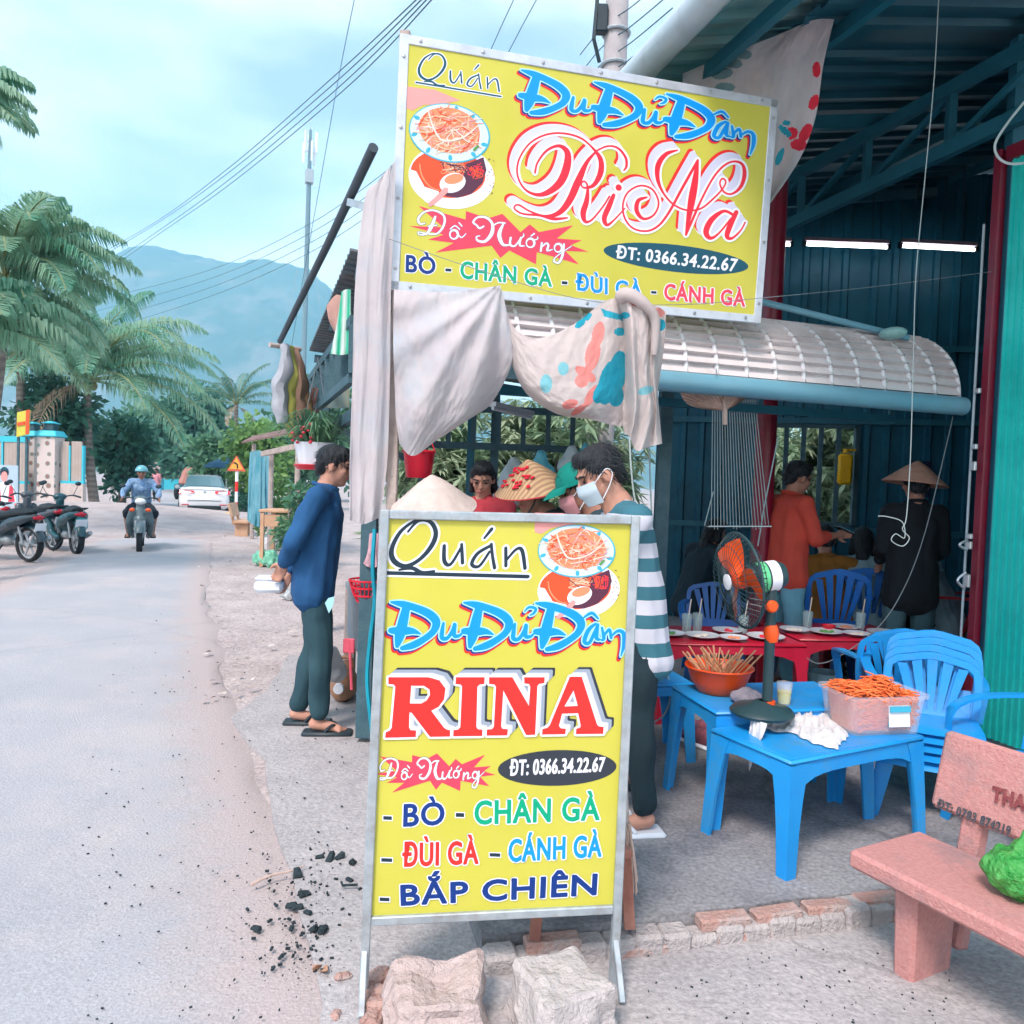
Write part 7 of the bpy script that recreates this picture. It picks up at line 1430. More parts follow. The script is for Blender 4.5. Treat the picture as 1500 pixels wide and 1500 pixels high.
# --- cook with green cap
p = Vector((at(925, 900, 3.85).x, 3.85, FZ)); cp_ = dict(mk); t, J, H, HM = person('person', 'cook in green cap bending over beside the masked cook', p, R(96), cp_, 1.0, fab('dark_shirt', (.03, .06, .08)), 'long', _m['black_trousers'], 'long', M_skind, 'short', (0, -24, 0), collar=False)
b = MB(); prof = [(.110 * math.cos(a), .108 * math.sin(a)) for a in (1.5 * i / 8 for i in range(9))]; b.lathe(prof, H(0, -.005, .035), 24, HM); M_cap = fab('green_cap', (.0, .20, .16)); o = build('cap', b, M_cap, t, smooth=True)
b = MB(); vs = [];
for j in range(5):
    for i in range(13): a = (i / 12 - .5) * 2.2; rr = .106 + .075 * j / 4; vs.append(H(.104 * math.sin(a) * (1 - .04 * j), .0 + rr * math.cos(a) * 1.02, .048 - .012 * j * j / 6))
b.add(vs, [(j * 13 + i, j * 13 + i + 1, j * 13 + 14 + i, j * 13 + 13 + i) for j in range(4) for i in range(12)]); build('cap_peak', b, M_cap, o, smooth='all', fixn=False); mask(t, H, HM, mat('pink_mask', (.55, .26, .28), .7))
# --- cook in patterned cone hat, cook in plain cone hat, girl
p = Vector((at(838, 900, 4.15).x, 4.15, FZ)); t, J, H, HM = person('person', 'cook in patterned conical hat with red rim', p, R(120), mk, .985, fab('grey_shirt', (.05, .09, .11)), 'long', _m['black_trousers'], 'long', M_skind, 'short', (20, -12, 0), collar=False)
o, c, M = conehat(t, J, H, HM, M_pat, .195, .155, (-6, 0), .06, M_rim)
b = MB(); r = random.Random(3)
for k in range(40):
    a = r.uniform(.4, 2.4); f = r.uniform(.25, .75); rr = .205 * (1 - f); q = c + M @ V3(rr * math.cos(a) * 1.012, rr * math.sin(a) * 1.012, .155 * f * 1.08 - .040); b.ell(q, (.011, .011, .006), M, 6, 4)
tag(build('flower_stitching', b, M_clr, o), kind='stuff')
b = MB(); b.tube(cpath([H(-.07, .02, .03), H(-.05, .06, -.06), H(0, .08, -.12)], 4), .004, 5); build('chin_cord', b, M_dark, t)
p = Vector((at(652, 900, 4.0).x, 4.0, .05)); t, J, H, HM = person('person', 'cook in plain conical palm hat behind the sign', p, R(170), mk, .95, fab('pale_shirt', (.45, .42, .42)), 'long', _m['black_trousers'], 'long', M_skind, 'short', (0, -20, 0), collar=False); conehat(t, J, H, HM, M_nonla, .20, .16, (0, 0), .065)
p = Vector((at(702, 900, 5.2).x, 5.2, .08)); t, J, H, HM = person('person', 'girl with long black hair looking down behind the cooks', p, R(160), dict(wl=(-.12, .28, 1.0), wr=(.12, .28, 1.0), el=(-.2, .06, 1.08), er=(.2, .06, 1.08)), .97, fab('red_blouse', (.50, .05, .07)), 'short', _m['black_trousers'], 'long', M_skin, 'long', (15, -22, 0), collar=False)
# --- customer in orange standing, looking at the phone in his hand
p = gr(1142, 1010, FZ); og = dict(chest=(0, .02, 1.24), neck=(0, .03, 1.40), head=(0, .07, 1.53), el=(-.20, .03, 1.10), er=(.21, .08, 1.11), wl=(-.10, .26, 1.09), wr=(.12, .33, 1.13))
t, J, H, HM = person('person', 'man in orange shirt and jeans standing by the red table', p, R(-72), og, 1.02, fab('orange_shirt', (.50, .055, .035), col2=(.58, .075, .045), scale=5), 'three', fab('blue_jeans', (.10, .30, .40), col2=(.14, .37, .47), scale=8), 'long', M_skind, 'short', (0, -16, 0))
b = MB(); b.box(J['wr'] + V3(0, .10, .02), (.075, .15, .01), Matrix.Rotation(R(25), 3, 'X'), .004); t2 = None
q = _mw[t.name] @ (J['wr'] + V3(-.03, .09, .035)); ph = thing('mobile_phone', 'mobile phone in the hand of the man in orange', 'phone', q); b = MB(); b.box(q, (.15, .075, .01), Matrix.Rotation(R(18), 3, 'Z') @ Matrix.Rotation(R(20), 3, 'Y'), .003); build('case', b, M_dark, ph, True); b = MB(); b.box(q + Z * .006, (.14, .068, .002), Matrix.Rotation(R(18), 3, 'Z') @ Matrix.Rotation(R(20), 3, 'Y')); build('screen', b, K_cyan, ph, True)
for s in (-1, 1): b = MB(); b.tube([H(s * .034 + .026 * math.cos(a), .098 - .012 * abs(math.cos(a)), .004 + .02 * math.sin(a)) for a in (6.283 * i / 16 for i in range(16))], .003, 5, closed=True); b.tube([H(s * .06, .085, .006), H(s * .08, .0, .006)], .003, 5); build('spectacles', b, M_dark, t)
# --- man in black with cone hat, back to us
p = Vector((at(1332, 900, 5.45).x, 5.45, FZ)); t, J, H, HM = person('person', 'man in black shirt and conical hat seen from behind', p, R(-12), dict(el=(-.20, .02, 1.09), er=(.20, .02, 1.09), wl=(-.16, .20, .98), wr=(.14, .22, .98), sl=(-.16, 0, 1.345), sr=(.16, 0, 1.345)), 1.0, fab('black_shirt', (.006, .010, .014)), 'long', fab('grey_jeans', (.05, .11, .13)), 'long', M_skind, 'short', (0, -6, 0), shirt_fat=.95, hem=.74); conehat(t, J, H, HM, M_nonla2, .21, .16, (4, 6), .055)
# --- seated customers
def seated(lbl, x, Y, rz, shirt, hair, lean=.10, sc=.98, fz=FZ, look=(0, -12, 0)):
    dz = -.41; s = dict(pelvis=(0, 0, .90 + dz), waist=(0, .03 + lean * .2, 1.05 + dz), chest=(0, .05 + lean * .8, 1.23 + dz), neck=(0, .06 + lean * 1.4, 1.38 + dz), head=(0, .10 + lean * 1.8, 1.51 + dz), sl=(-.17, .05 + lean, 1.33 + dz), sr=(.17, .05 + lean, 1.33 + dz), el=(-.23, .12 + lean, 1.08 + dz), er=(.23, .12 + lean, 1.08 + dz), wl=(-.12, .34 + lean, 1.08 + dz), wr=(.12, .34 + lean, 1.08 + dz), hl=(-.09, .02, .89 + dz), hr=(.09, .02, .89 + dz), kl=(-.12, .42, .90 + dz), kr=(.12, .42, .90 + dz), al=(-.11, .40, .085), ar=(.11, .40, .085))
    return person('person', lbl, Vector((at(x, 900, Y).x, Y, fz)), R(rz), s, sc, shirt, 'long', _m['black_trousers'], 'long', M_skin, hair, look, 'customers seated in the shop', voxel=.011, hem=.84)
seated('customer in mustard shirt seated with back to us', 1216, 5.95, -12, fab('mustard_shirt', (.34, .14, .02)), 'short', .16)
seated('customer in pale blue seated with dark strap across the back', 1262, 5.95, -20, fab('pale_blue_shirt', (.30, .48, .54)), 'long', .12)
seated('customer in light blue shirt seated at the far right', 1388, 6.1, 40, fab('light_blue_shirt', (.34, .52, .60)), 'short', .14)
seated('customer in dark clothes seated in the shade at the left', 1010, 6.9, -60, fab('dark_blouse', (.012, .03, .045)), 'long', .1)
# ================================================================== STREET
M_tyre = mat('tyre_rubber', (.02, .022, .026), .85, var=.2, bump=.3, bscale=60); M_rimm = mat('wheel_rim', (.42, .45, .48), .35, metal=.6)
M_bk = mat('motorbike_dark', (.012, .035, .05), .3, spec=.6, coat=.4); M_bk2 = mat('motorbike_plastic', (.03, .05, .065), .55); M_eng = mat('engine_alloy', (.30, .34, .36), .4, metal=.5); M_tl = mat('tail_lens', (.55, .01, .03), .15, var=0, spec=.6)
M_lens = mat('lamp_lens', (.75, .80, .82), .12, var=0, spec=.6); M_seat = mat('seat_vinyl', (.015, .02, .025), .55)
def wheel(t, y, z, r, fw=.05):
    mb = MB(); mb.lathe([(r - .055, -fw * .8), (r - .02, -fw), (r, -fw * .35), (r, fw * .35), (r - .02, fw), (r - .055, fw * .8), (r - .055, -fw * .8)], (0, y, z), 28, Matrix.Rotation(R(90), 3, 'Y')); w = build('wheel', mb, M_tyre, t, smooth=True)
    mb = MB(); mb.lathe([(r - .05, -.02), (r - .075, -.015), (r - .075, .015), (r - .05, .02)], (0, y, z), 24, Matrix.Rotation(R(90), 3, 'Y')); mb.lathe([(.001, -.05), (.05, -.05), (.05, .05), (.001, .05)], (0, y, z), 14, Matrix.Rotation(R(90), 3, 'Y'))
    for k in range(6): a = k * 1.0472; mb.bar((0, y + .04 * math.cos(a), z + .04 * math.sin(a)), (0, y + (r - .07) * math.cos(a), z + (r - .07) * math.sin(a)), .02, .03)
    build('rim', mb, M_rimm, w, smooth=True)
def bike(label, loc, rz, body=None, group='motorbikes parked by the road', plate=True, stand=True):
    t = thing('motorbike', label, 'motorbike', loc, rz, group); body = body or M_bk; r = .285
    wheel(t, .63, r, r); wheel(t, -.60, r, r, .055)
    mb = MB(); mb.sweep([((0, .42, .60), .12), ((0, .38, .44), .11), ((0, .15, .32), .075), ((0, -.1, .34), .09)]); mb.sweep([((0, .44, .60), .085), ((0, .40, .78), .08), ((0, .36, .95), .07)])
    for s in (-1, 1): mb.sweep([((s * .13, .42, .78), .07), ((s * .19, .36, .56), .07), ((s * .17, .24, .34), .055), ((s * .14, .0, .27), .05)]); mb.sweep([((s * .09, -.05, .50), .09), ((s * .13, -.35, .62), .10), ((s * .11, -.62, .70), .07), ((s * .05, -.80, .75), .04)])
    mb.sweep([((0, -.05, .45), .10), ((0, -.3, .60), .10), ((0, -.6, .70), .07)]); blob('fairing', mb, body, t, .014, 5)
    mb = MB(); mb.sweep([((0, .05, .70), .06), ((0, -.2, .77), .085), ((0, -.45, .80), .085), ((0, -.68, .81), .06)])
    for s in (-1, 1): mb.sweep([((s * .05, -.05, .73), .05), ((s * .07, -.3, .77), .06), ((s * .05, -.62, .80), .05)])
    blob('seat', mb, M_seat, t, .014, 4)
    mb = MB(); mb.cap_((0, -.12, .33), .10, (0, .08, .30), .085); mb.cap_((.03, -.30, .30), .07, (.05, -.58, .285), .05); blob('engine', mb, M_eng, t, .014, 3)
    for s in (-1, 1):
        mb = MB(); mb.tube([(s * .07, .63, .285), (s * .075, .52, .60)], .022, 8); build('fork_leg', mb, M_eng, t, smooth=True); mb = MB(); mb.tube([(s * .10, -.58, .30), (s * .11, -.45, .66)], .022, 8); build('shock_absorber', mb, M_eng, t, smooth=True)
        mb = MB(); mb.tube(cpath([(s * .05, .40, .99), (s * .2, .36, 1.03), (s * .34, .30, .99)], 4), [.013] * 5 + [.018] * 4, 8); build('handlebar', mb, M_bk2, t, smooth=True)
        mb = MB(); mb.tube([(s * .22, .36, 1.03), (s * .30, .38, 1.20)], .006, 6); mb.ell((s * .31, .38, 1.25), (.055, .02, .04)); build('mirror', mb, M_bk2, t, smooth=True); mb = MB(); mb.ell((s * .14, .47, .80), (.05, .03, .035)); build('indicator', mb, M_fo, t, smooth=True)
    mb = MB(); mb.ell((0, .45, .96), (.10, .07, .065)); build('headlight', mb, M_lens, t, smooth=True); mb = MB(); mb.ell((0, .39, 1.0), (.12, .09, .07)); build('headlight_cowl', mb, body, t, smooth=True)
    for y, a0, a1, nm in ((.63, 20, 150, 'front_mudguard'), (-.60, 50, 170, 'rear_mudguard')):
        mb = MB(); vs = []
        for i in range(13):
            a = R(a0 + (a1 - a0) * i / 12)
            for x, dr in ((-.075, -.03), (-.05, .015), (.05, .015), (.075, -.03)): vs.append((x, y + (r + .03 + dr) * math.cos(a), r + (r + .03 + dr) * math.sin(a)))
        mb.add(vs, [(i * 4 + c, i * 4 + c + 1, i * 4 + c + 5, i * 4 + c + 4) for i in range(12) for c in range(3)]); build(nm, mb, body, t, smooth='all', fixn=False)
    mb = MB(); mb.ell((0, -.80, .73), (.10, .05, .045)); build('tail_light', mb, M_tl, t, smooth=True)
    if plate: mb = MB(); mb.box((0, -.845, .57), (.19, .008, .14), Matrix.Rotation(R(18), 3, 'X'), .003); build('number_plate', mb, K_white, t)
    mb = MB(); mb.tube(cpath([(.10, .05, .26), (.13, -.25, .25), (.14, -.5, .30), (.15, -.85, .40)], 5), [.02] * 6 + [.045] * 9 + [.035], 10); build('exhaust', mb, M_eng, t, smooth=True)
    if stand:
        mb = MB(); mb.bar((-.06, -.05, .25), (-.22, -.02, .01), .02, .02); build('side_stand', mb, M_dark, t)
    mb = MB(); mb.tube([(-.10, -.62, .80), (-.11, -.82, .84), (.11, -.82, .84), (.10, -.62, .80)], .012, 6); build('grab_rail', mb, M_dark, t)
    return t
def rear(x, y, fw):     # place by the rear tyre's contact point and heading
    p = gr(x, y); f = Vector((fw[0], fw[1], 0)).normalized(); return p + f * .60, math.atan2(-f.x, f.y)
p, a = rear(43, 823, (-.93, .37)); B1 = bike('black scooter cut by the left edge, nearest of the parked ones', p, a)
for k, (x, y, fw, lb, sw) in enumerate(((112, 812, (-.72, .70), 'parked motorbike with red tail lamp seen square from behind', {'motorbike_dark': mat('motorbike_teal', (.01, .07, .09), .3, spec=.6)}), (78, 806, (-.84, .54), 'parked motorbike squeezed between two others', {'motorbike_dark': mat('motorbike_grey', (.06, .08, .10), .3, spec=.6)}), (-2, 800, (-.9, .44), 'parked scooter with pale front behind the nearest one', {'motorbike_dark': mat('motorbike_white', (.45, .52, .56), .3, spec=.6)}))):
    p, a = rear(x, y, fw); dup(B1, p, a, lb, None, sw)
t = thing('parcel_bag', 'cyan plastic bag strapped to the side of a parked motorbike', 'bag', gr(122, 792)); mb = MB(); mb.box(at(119, 766, 14.2), (.16, .42, .30), R(20), .05); wob(mb, .02, 8); build('sack', mb, mat('cyan_plastic', (.10, .48, .55), .4), t, True, True)
# rider coming towards us
p = gr(204, 810); rzr = R(204); f = Vector((math.sin(-rzr), math.cos(rzr), 0)); loc = p - f * .63
RB = bike('grey motorbike ridden towards the viewer down the road', loc, rzr, mat('motorbike_silver', (.10, .15, .17), .3, spec=.6), None, True, False)
rp = dict(pelvis=(0, -.22, .88), waist=(0, -.20, 1.03), chest=(0, -.14, 1.21), neck=(0, -.10, 1.36), head=(0, -.06, 1.49), sl=(-.175, -.12, 1.32), sr=(.175, -.12, 1.32), el=(-.31, .03, 1.13), er=(.31, .03, 1.13), wl=(-.31, .24, 1.03), wr=(.31, .24, 1.03), hl=(-.10, -.18, .86), hr=(.10, -.18, .86), kl=(-.25, .20, .74), kr=(.25, .20, .74), al=(-.22, .05, .34), ar=(.22, .05, .34))
t, J, H, HM = person('person', 'rider in blue patterned shirt and helmet on the motorbike', loc, rzr, rp, 1.0, fab('blue_flower_shirt', (.07, .20, .42), col2=(.30, .42, .55), scale=26), 'long', fab('black_shorts', (.012, .02, .03)), 'knee', M_skind, None, (0, -4, 0), voxel=.011, shirt_fat=1.08)
mb = MB(); mb.lathe([(.118 * math.cos(a), .125 * math.sin(a)) for a in (.0 + 1.55 * i / 10 for i in range(11))], H(0, -.012, .036), 24, HM); hm_ = build('helmet', mb, mat('helmet_teal', (.12, .40, .46), .2, spec=.6, coat=.5), t, smooth=True)
mb = MB(); mb.add([H(.105 * math.sin(a) * k, .03 + .105 * math.cos(a) * k, .05 - .01 * (k > 1.1)) for k in (1.0, 1.35) for a in (-1.1 + 2.2 * i / 8 for i in range(9))], [(i, i + 1, 10 + i, 9 + i) for i in range(8)]); build('helmet_peak', mb, M_dark, hm_, smooth='all', fixn=False)
# white saloon car seen from behind
M_carw = mat('white_car_paint', (.74, .78, .80), .22, var=.02, coat=.6, spec=.5); M_cgl = mat('car_glass', (.10, .20, .24), .08, var=0, spec=.7); M_blk = mat('black_trim', (.015, .025, .03), .6)
fw = Vector((-.37, .93, 0)).normalized(); p = gr(299, 757); CR = thing('parked_car', 'white saloon car parked on the right of the road, seen from behind', 'car', p, math.atan2(-fw.x, fw.y))
S = [(0.0, .70, .34, .82, .86, .60), (.06, .79, .28, .93, .98, .66), (.25, .83, .24, .98, 1.03, .68), (.55, .85, .22, .99, 1.05, .68), (.85, .85, .22, .98, 1.20, .64), (1.25, .86, .21, .96, 1.42, .58), (1.9, .86, .21, .94, 1.47, .57), (2.5, .86, .21, .92, 1.43, .57), (3.0, .86, .22, .90, 1.20, .62), (3.35, .85, .22, .89, .96, .68), (3.9, .83, .24, .82, .86, .66), (4.25, .76, .28, .70, .74, .60), (4.36, .66, .34, .60, .63, .52)]
def sec(s):
    y, w, zl, zb, zt, cw = s; half = [(0, zl), (w * .82, zl), (w * .97, zl + .1), (w, zl + .28), (w * .985, (zl + zb) / 2 + .1), (w * .95, zb), (cw + (.06 if zt - zb > .2 else .0), zb + (zt - zb) * .25), (cw, zt - .05), (cw * .75, zt - .008), (0, zt)]
    return [Vector((x, y, z)) for x, z in half] + [Vector((-x, y, z)) for x, z in half[-2:0:-1]]
rg = [sec(s) for s in S]; m_ = len(rg[0]); body, glass = MB(), MB()
for k in range(len(rg) - 1):
    for i in range(m_):
        j = (i + 1) % m_; quad = [rg[k][i], rg[k][j], rg[k + 1][j], rg[k + 1][i]]; side = i in (5, 6) or i in (m_ - 7, m_ - 6); top = i in (7, 8, 9, 10)
        isg = (side and i in (6, m_ - 7) and 4 <= k <= 7) or (top and k in (3, 4) and i in (7, 8, 9, 10)) or (top and k in (7, 8))
        (glass if isg else body).add(quad, [(0, 1, 2, 3)])
body.add(rg[0], [tuple(range(m_))]); body.add(rg[-1], [tuple(range(m_ - 1, -1, -1))])
def weld(o):
    b = bmesh.new(); b.from_mesh(o.data); bmesh.ops.remove_doubles(b, verts=b.verts, dist=1e-4); bmesh.ops.recalc_face_normals(b, faces=b.faces); b.to_mesh(o.data); b.free()
o = build('body_shell', body, M_carw, CR, smooth='all'); weld(o); o.data.set_sharp_from_angle(angle=R(50))
# windows lie a touch proud of the shell
for nm, rows in (('rear_window', [(.58, 1.062, .60), (.85, 1.205, .56), (1.20, 1.408, .50)]), ('windscreen', [(2.58, 1.40, .50), (3.0, 1.206, .56), (3.32, .985, .60)])):
    mb = MB(); n = 8; vs = [Vector((w * (2 * i / n - 1), y + (-.012 if nm == 'rear_window' else .012), z + .014 - .02 * (2 * i / n - 1) ** 2)) for y, z, w in rows for i in range(n + 1)]; mb.add(vs, [(j * 9 + i, j * 9 + i + 1, j * 9 + 10 + i, j * 9 + 9 + i) for j in range(2) for i in range(n)]); build(nm, mb, M_cgl, CR, smooth='all', fixn=False)
build('side_windows', glass, M_cgl, CR, fixn=False)
for s in (-1, 1):
    mb = MB(); mb.prism([(s * .83, .12, .80), (s * .80, .045, .78), (s * .34, -.02, .83), (s * .34, -.01, .90), (s * .70, .03, .94), (s * .82, .20, .93)], (0, -.02, 0)); build('tail_light', mb, mat('car_tail_lens', (.62, .02, .04), .15, emit=(.8, .03, .05), estr=.25), CR); mb = MB(); mb.box((s * .55, -.045, .815), (.20, .01, .022)); build('reverse_light', mb, M_lens, CR)
    mb = MB(); mb.box((s * .62, -.012, .42), (.24, .03, .03), None, .006); build('reflector', mb, M_tl, CR); mb = MB(); mb.ell((s * .95, 2.75, .98), (.09, .06, .07)); build('wing_mirror', mb, M_carw, CR, smooth=True)
    for y in (.78, 3.42):
        mb = MB(); mb.lathe([(.20, -.10), (.29, -.10), (.31, -.06), (.31, .06), (.29, .10), (.20, .10)], (s * .76, y, .31), 26, Matrix.Rotation(R(90), 3, 'Y')); w = build('wheel', mb, M_tyre, CR, smooth=True); mb = MB(); mb.lathe([(.001, .07 * s), (.20, .06 * s), (.205, -.1 * s)], (s * .76, y, .31), 20, Matrix.Rotation(R(90), 3, 'Y')); build('rim', mb, M_rimm, w, smooth=True)
mb = MB(); mb.box((0, -.008, .66), (.50, .012, .14), None, .004); build('number_plate', mb, K_white, CR); mb = MB(); mb.box((0, -.005, .33), (1.10, .06, .12), None, .02); build('bumper_trim', mb, M_blk, CR); mb = MB(); mb.box((0, .02, .945), (1.3, .012, .014)); build('boot_seam', mb, M_blk, CR); mb = MB(); mb.box((0, -.012, .56), (1.1, .012, .014)); build('bumper_seam', mb, M_blk, CR)
mb = MB(); mb.ell((0, -.02, .88), (.05, .012, .035)); build('boot_badge', mb, M_steel, CR, smooth=True)
mb = MB(); mb.tube([(0, 1.25, 1.43), (0, 1.10, 1.56)], .006, 5); build('aerial', mb, M_blk, CR)
# brown loaded truck behind the car
q = gr(293, 722); q = Vector((at(296, 715, 44).x, 44, 0)); t = thing('loaded_truck', 'reddish brown truck load showing above the white car roof', 'truck', q); mb = MB(); mb.box(q + Z * 1.25, (2.3, 3.4, 1.0), R(20), .2, .85); wob(mb, .06, 2); build('load', mb, mat('brown_canvas', (.36, .16, .13), .9, col2=(.46, .24, .2), scale=3, bump=.5, bscale=8), t, True); mb = MB(); mb.box(q + Z * .72, (2.0, 3.6, .3), R(8), .03); build('bed', mb, M_dwood, t, True)
for sx in (-.8, .8):
    for sy in (-1.2, 1.2): mb = MB(); mb.lathe([(.1, -.1), (.4, -.1), (.42, 0), (.4, .1), (.1, .1)], q + V3(sx, sy, .42), 16, Matrix.Rotation(R(90), 3, 'Y')); build('wheel', mb, M_tyre, t, True, True)
# warning sign
q = Vector((at(346, 740, 25).x, 25, 0)); t = thing('road_sign', 'triangular yellow bend warning sign on a red and white post', 'road sign', q)
zt_ = at(346, 668, 25).z
for k in range(6): mb = MB(); z0_ = zt_ * k / 6.5; z1_ = zt_ * (k + 1) / 6.5; mb.tube([q + Z * z0_, q + Z * z1_], .05, 10); build('post_band', mb, K_red if k % 2 else K_white, t, True, True)
tri = [(-.30, 0), (.30, 0), (0, .50)]; c0 = q + V3(0, -.07, zt_ - .48)
mb = MB(); mb.prism([c0 + V3(x, 0, z) for x, z in tri], (0, .02, 0)); build('border', mb, mat('sign_red', (.62, .10, .06), .4), t, True); mb = MB(); mb.prism([c0 + V3(x * .74, -.006, .06 + z * .74) for x, z in tri], (0, .004, 0)); build('face', mb, mat('sign_amber', (.80, .38, .06), .4), t, True)
mb = MB(); mb.tube([c0 + V3(.04, -.012, .09), c0 + V3(.04, -.012, .2), c0 + V3(-.04, -.012, .27), c0 + V3(-.08, -.012, .25)], .022, 6); build('arrow', mb, M_blk, t, True)
# wall, gate posts, poster and board on the left
WY = 25.0
def wq(x, y, Y=WY): return at(x, y, Y)
WL = thing('boundary_wall', 'tan panelled wall with cyan frame left of the road', 'wall', Vector((wq(60, 700).x, WY, 0))); M_tan = mat('tan_panel', (.40, .33, .29), .8, col2=(.47, .40, .36), scale=3, wave=(3.0, (.33, .28, .25), .5, .5, 'X')); M_cyp = mat('cyan_paint', (.05, .50, .62), .45, var=.06); M_wb = mat('pale_wall_render', (.52, .45, .42), .9, var=.1, bump=.2)
def wbox(nm, x0, x1, y0, y1, th, m, dy=0):
    a, b = wq(x0, y1, WY + dy), wq(x1, y0, WY + dy); a.z = max(a.z, 0) if y1 < 760 else 0; mb = MB(); mb.box(V3((a.x + b.x) / 2, WY + dy, (a.z + b.z) / 2), (abs(b.x - a.x), th, abs(b.z - a.z))); return build(nm, mb, m, WL, True)
for x0, x1 in ((-80, -40), (-36, 3), (7, 42), (90, 102), (105, 121)): wbox('panel', x0, x1, 644 if x0 < 60 else 647, 705, .08, M_tan)
for x in (-38, 5, 103.5, 122.5): wbox('frame_post', x - 1.6, x + 1.6, 640 if x < 60 else 653, 712, .14, M_cyp)
for x0, x1 in ((-80, 42), (90, 124)): wbox('frame_rail', x0, x1, 705, 709, .13, M_cyp); wbox('base', x0, x1, 709, 780, .2, M_wb)
wbox('frame_rail', -80, 42, 640, 644, .13, M_cyp)
M_tile = mat('patterned_tile', (.58, .48, .45), .4, col2=(.64, .56, .54), scale=2); nt = M_tile.node_tree; vo = nt.nodes.new('ShaderNodeTexVoronoi'); vo.inputs['Scale'].default_value = 3.2; vo.inputs['Randomness'].default_value = .35; tcx = nt.nodes.new('ShaderNodeTexCoord'); nt.links.new(tcx.outputs['Object'], vo.inputs['Vector']); rmp = nt.nodes.new('ShaderNodeValToRGB'); rmp.color_ramp.interpolation = 'CONSTANT'
for e, (ps, c_) in zip([rmp.color_ramp.elements[0], rmp.color_ramp.elements[1], rmp.color_ramp.elements.new(.28), rmp.color_ramp.elements.new(.36)], ((0, (.30, .14, .12, 1)), (.42, (.60, .52, .49, 1)), (.20, (.22, .30, .27, 1)), (.28, (.60, .52, .49, 1)))): e.position = ps; e.color = c_
nt.links.new(vo.outputs['Distance'], rmp.inputs['Fac']); nt.links.new(rmp.outputs['Color'], nt.nodes['Principled BSDF'].inputs['Base Color'])
for k, (x0, x1, dy, lb) in enumerate(((42, 58, 1.2, 'left patterned tile gate post with cyan lantern cap'), (62, 88, 0, 'wider right patterned tile gate post with cyan lantern cap'))):
    a, b = wq(x0, 640, WY + dy), wq(x1, 640, WY + dy); w = b.x - a.x; cx = (a.x + b.x) / 2; t = thing('gate_post', lb, 'gate post', V3(cx, WY + dy, 0), 0, 'tiled gate posts'); hh = a.z
    mb = MB(); mb.box((0, 0, hh / 2), (w, .55, hh), None, .01); build('shaft', mb, M_tile, t); mb = MB(); mb.box((0, 0, hh + .10), (w + .14, .7, .2), None, .03, .8); build('cap', mb, M_cyp, t)
    mb = MB(); mb.box((0, 0, hh + .31), (w * .55, .34, .22), None, .02); build('lantern', mb, mat('lantern_glass', (.03, .07, .09), .2), t); mb = MB(); mb.box((0, 0, hh + .46), (w * .72, .46, .08), None, .02, .5); build('lantern_roof', mb, M_cyp, t)
q = wq(20, 712, 19); t = thing('portrait_poster', 'pale blue poster with a portrait of a woman in red and white', 'poster', V3(q.x, 19, 0)); n_ = V3(0, -1, 0); pp = wq(10, 700, 19)
mb = MB(); mb.prism([wq(x, y, 19) for x, y in ((-16, 680), (26, 682), (26, 742), (-16, 742))], (0, .03, 0)); build('sheet', mb, mat('poster_blue', (.42, .56, .66), .5, var=.03), t, True)
pr = Print(pp, n_, lambda x, y: (x, y)); pr.h = .004; pr.ellipse((6.5, 692), 6.5, 8, K_ink); pr.ellipse((6.5, 698), 4.8, 7.5, K_skin); pr.poly([(-12, 735), (-8, 712), (3, 706), (10, 706), (20, 712), (24, 735)], K_white); pr.poly([(-10, 735), (-6, 713), (0, 709), (2, 735)], K_pink); pr.poly([(12, 735), (14, 710), (19, 714), (22, 735)], K_pink); pr.stroke([(2, 688, 3), (6.5, 686, 4), (11, 688, 3)], K_teal); pr.done('portrait', t)
for x in (-14, 24): mb = MB(); a = wq(x, 742, 19.05); mb.bar(V3(a.x, 19.06, 0), V3(a.x, 19.06, a.z + .3), .05, .05); build('stake', mb, M_wood, t, True)
t = thing('small_board', 'small yellow and red advertising board on the left wall', 'board', V3(wq(26, 640).x, WY - .6, 0)); mb = MB(); mb.prism([wq(x, y, WY - .6) for x, y in ((24, 640), (42, 636), (43, 600), (25, 604))], (0, .05, 0)); build('sheet', mb, K_yel, t, True); mb = MB(); mb.prism([wq(x, y, WY - .63) for x, y in ((37, 636), (42, 635.5), (43, 600), (38, 601))], (0, .02, 0)); mb.prism([wq(x, y, WY - .63) for x, y in ((25, 624), (36, 622), (36, 617), (25, 619))], (0, .02, 0)); build('band', mb, K_orange, t, True)
for x in (27, 39): mb = MB(); a = wq(x, 640, WY - .5); mb.bar(V3(a.x, WY - .5, 0), a, .06, .06); build('post', mb, M_dwood, t, True)
# roadside stalls on the right, further along
SY = 15.0
def sq(x, y, Y=SY): return at(x, y, Y)
t = thing('roadside_shelter', 'rusty roofed roadside shelter hung with blue green cloth', 'shelter', V3(sq(400, 760).x, SY, 0)); M_rust = mat('rusted_roof', (.34, .22, .20), .8, col2=(.44, .31, .28), scale=4, bump=.2, bscale=12)
mb = MB(); A0, A1, A2, A3 = sq(352, 650, 17), sq(442, 633, 14), sq(446, 620, 16), sq(370, 640, 19); corr(mb, A0, A1 - A0, A3 - A0, .18, .03, Z); build('roof_sheet', mb, M_rust, t, True, fixn=False)
for x, y, Y in ((398, 660, 15.5), (437, 645, 14.3), (372, 650, 18.5)): a = sq(x, y, Y); mb = MB(); mb.tube([V3(a.x, Y, 0), a], .05, 8); build('post', mb, M_wood, t, True, True)
mb = MB(); mb.bar(sq(384, 665, 15.4), sq(442, 652, 14.2), .06, .10); build('beam', mb, M_wood, t, True)
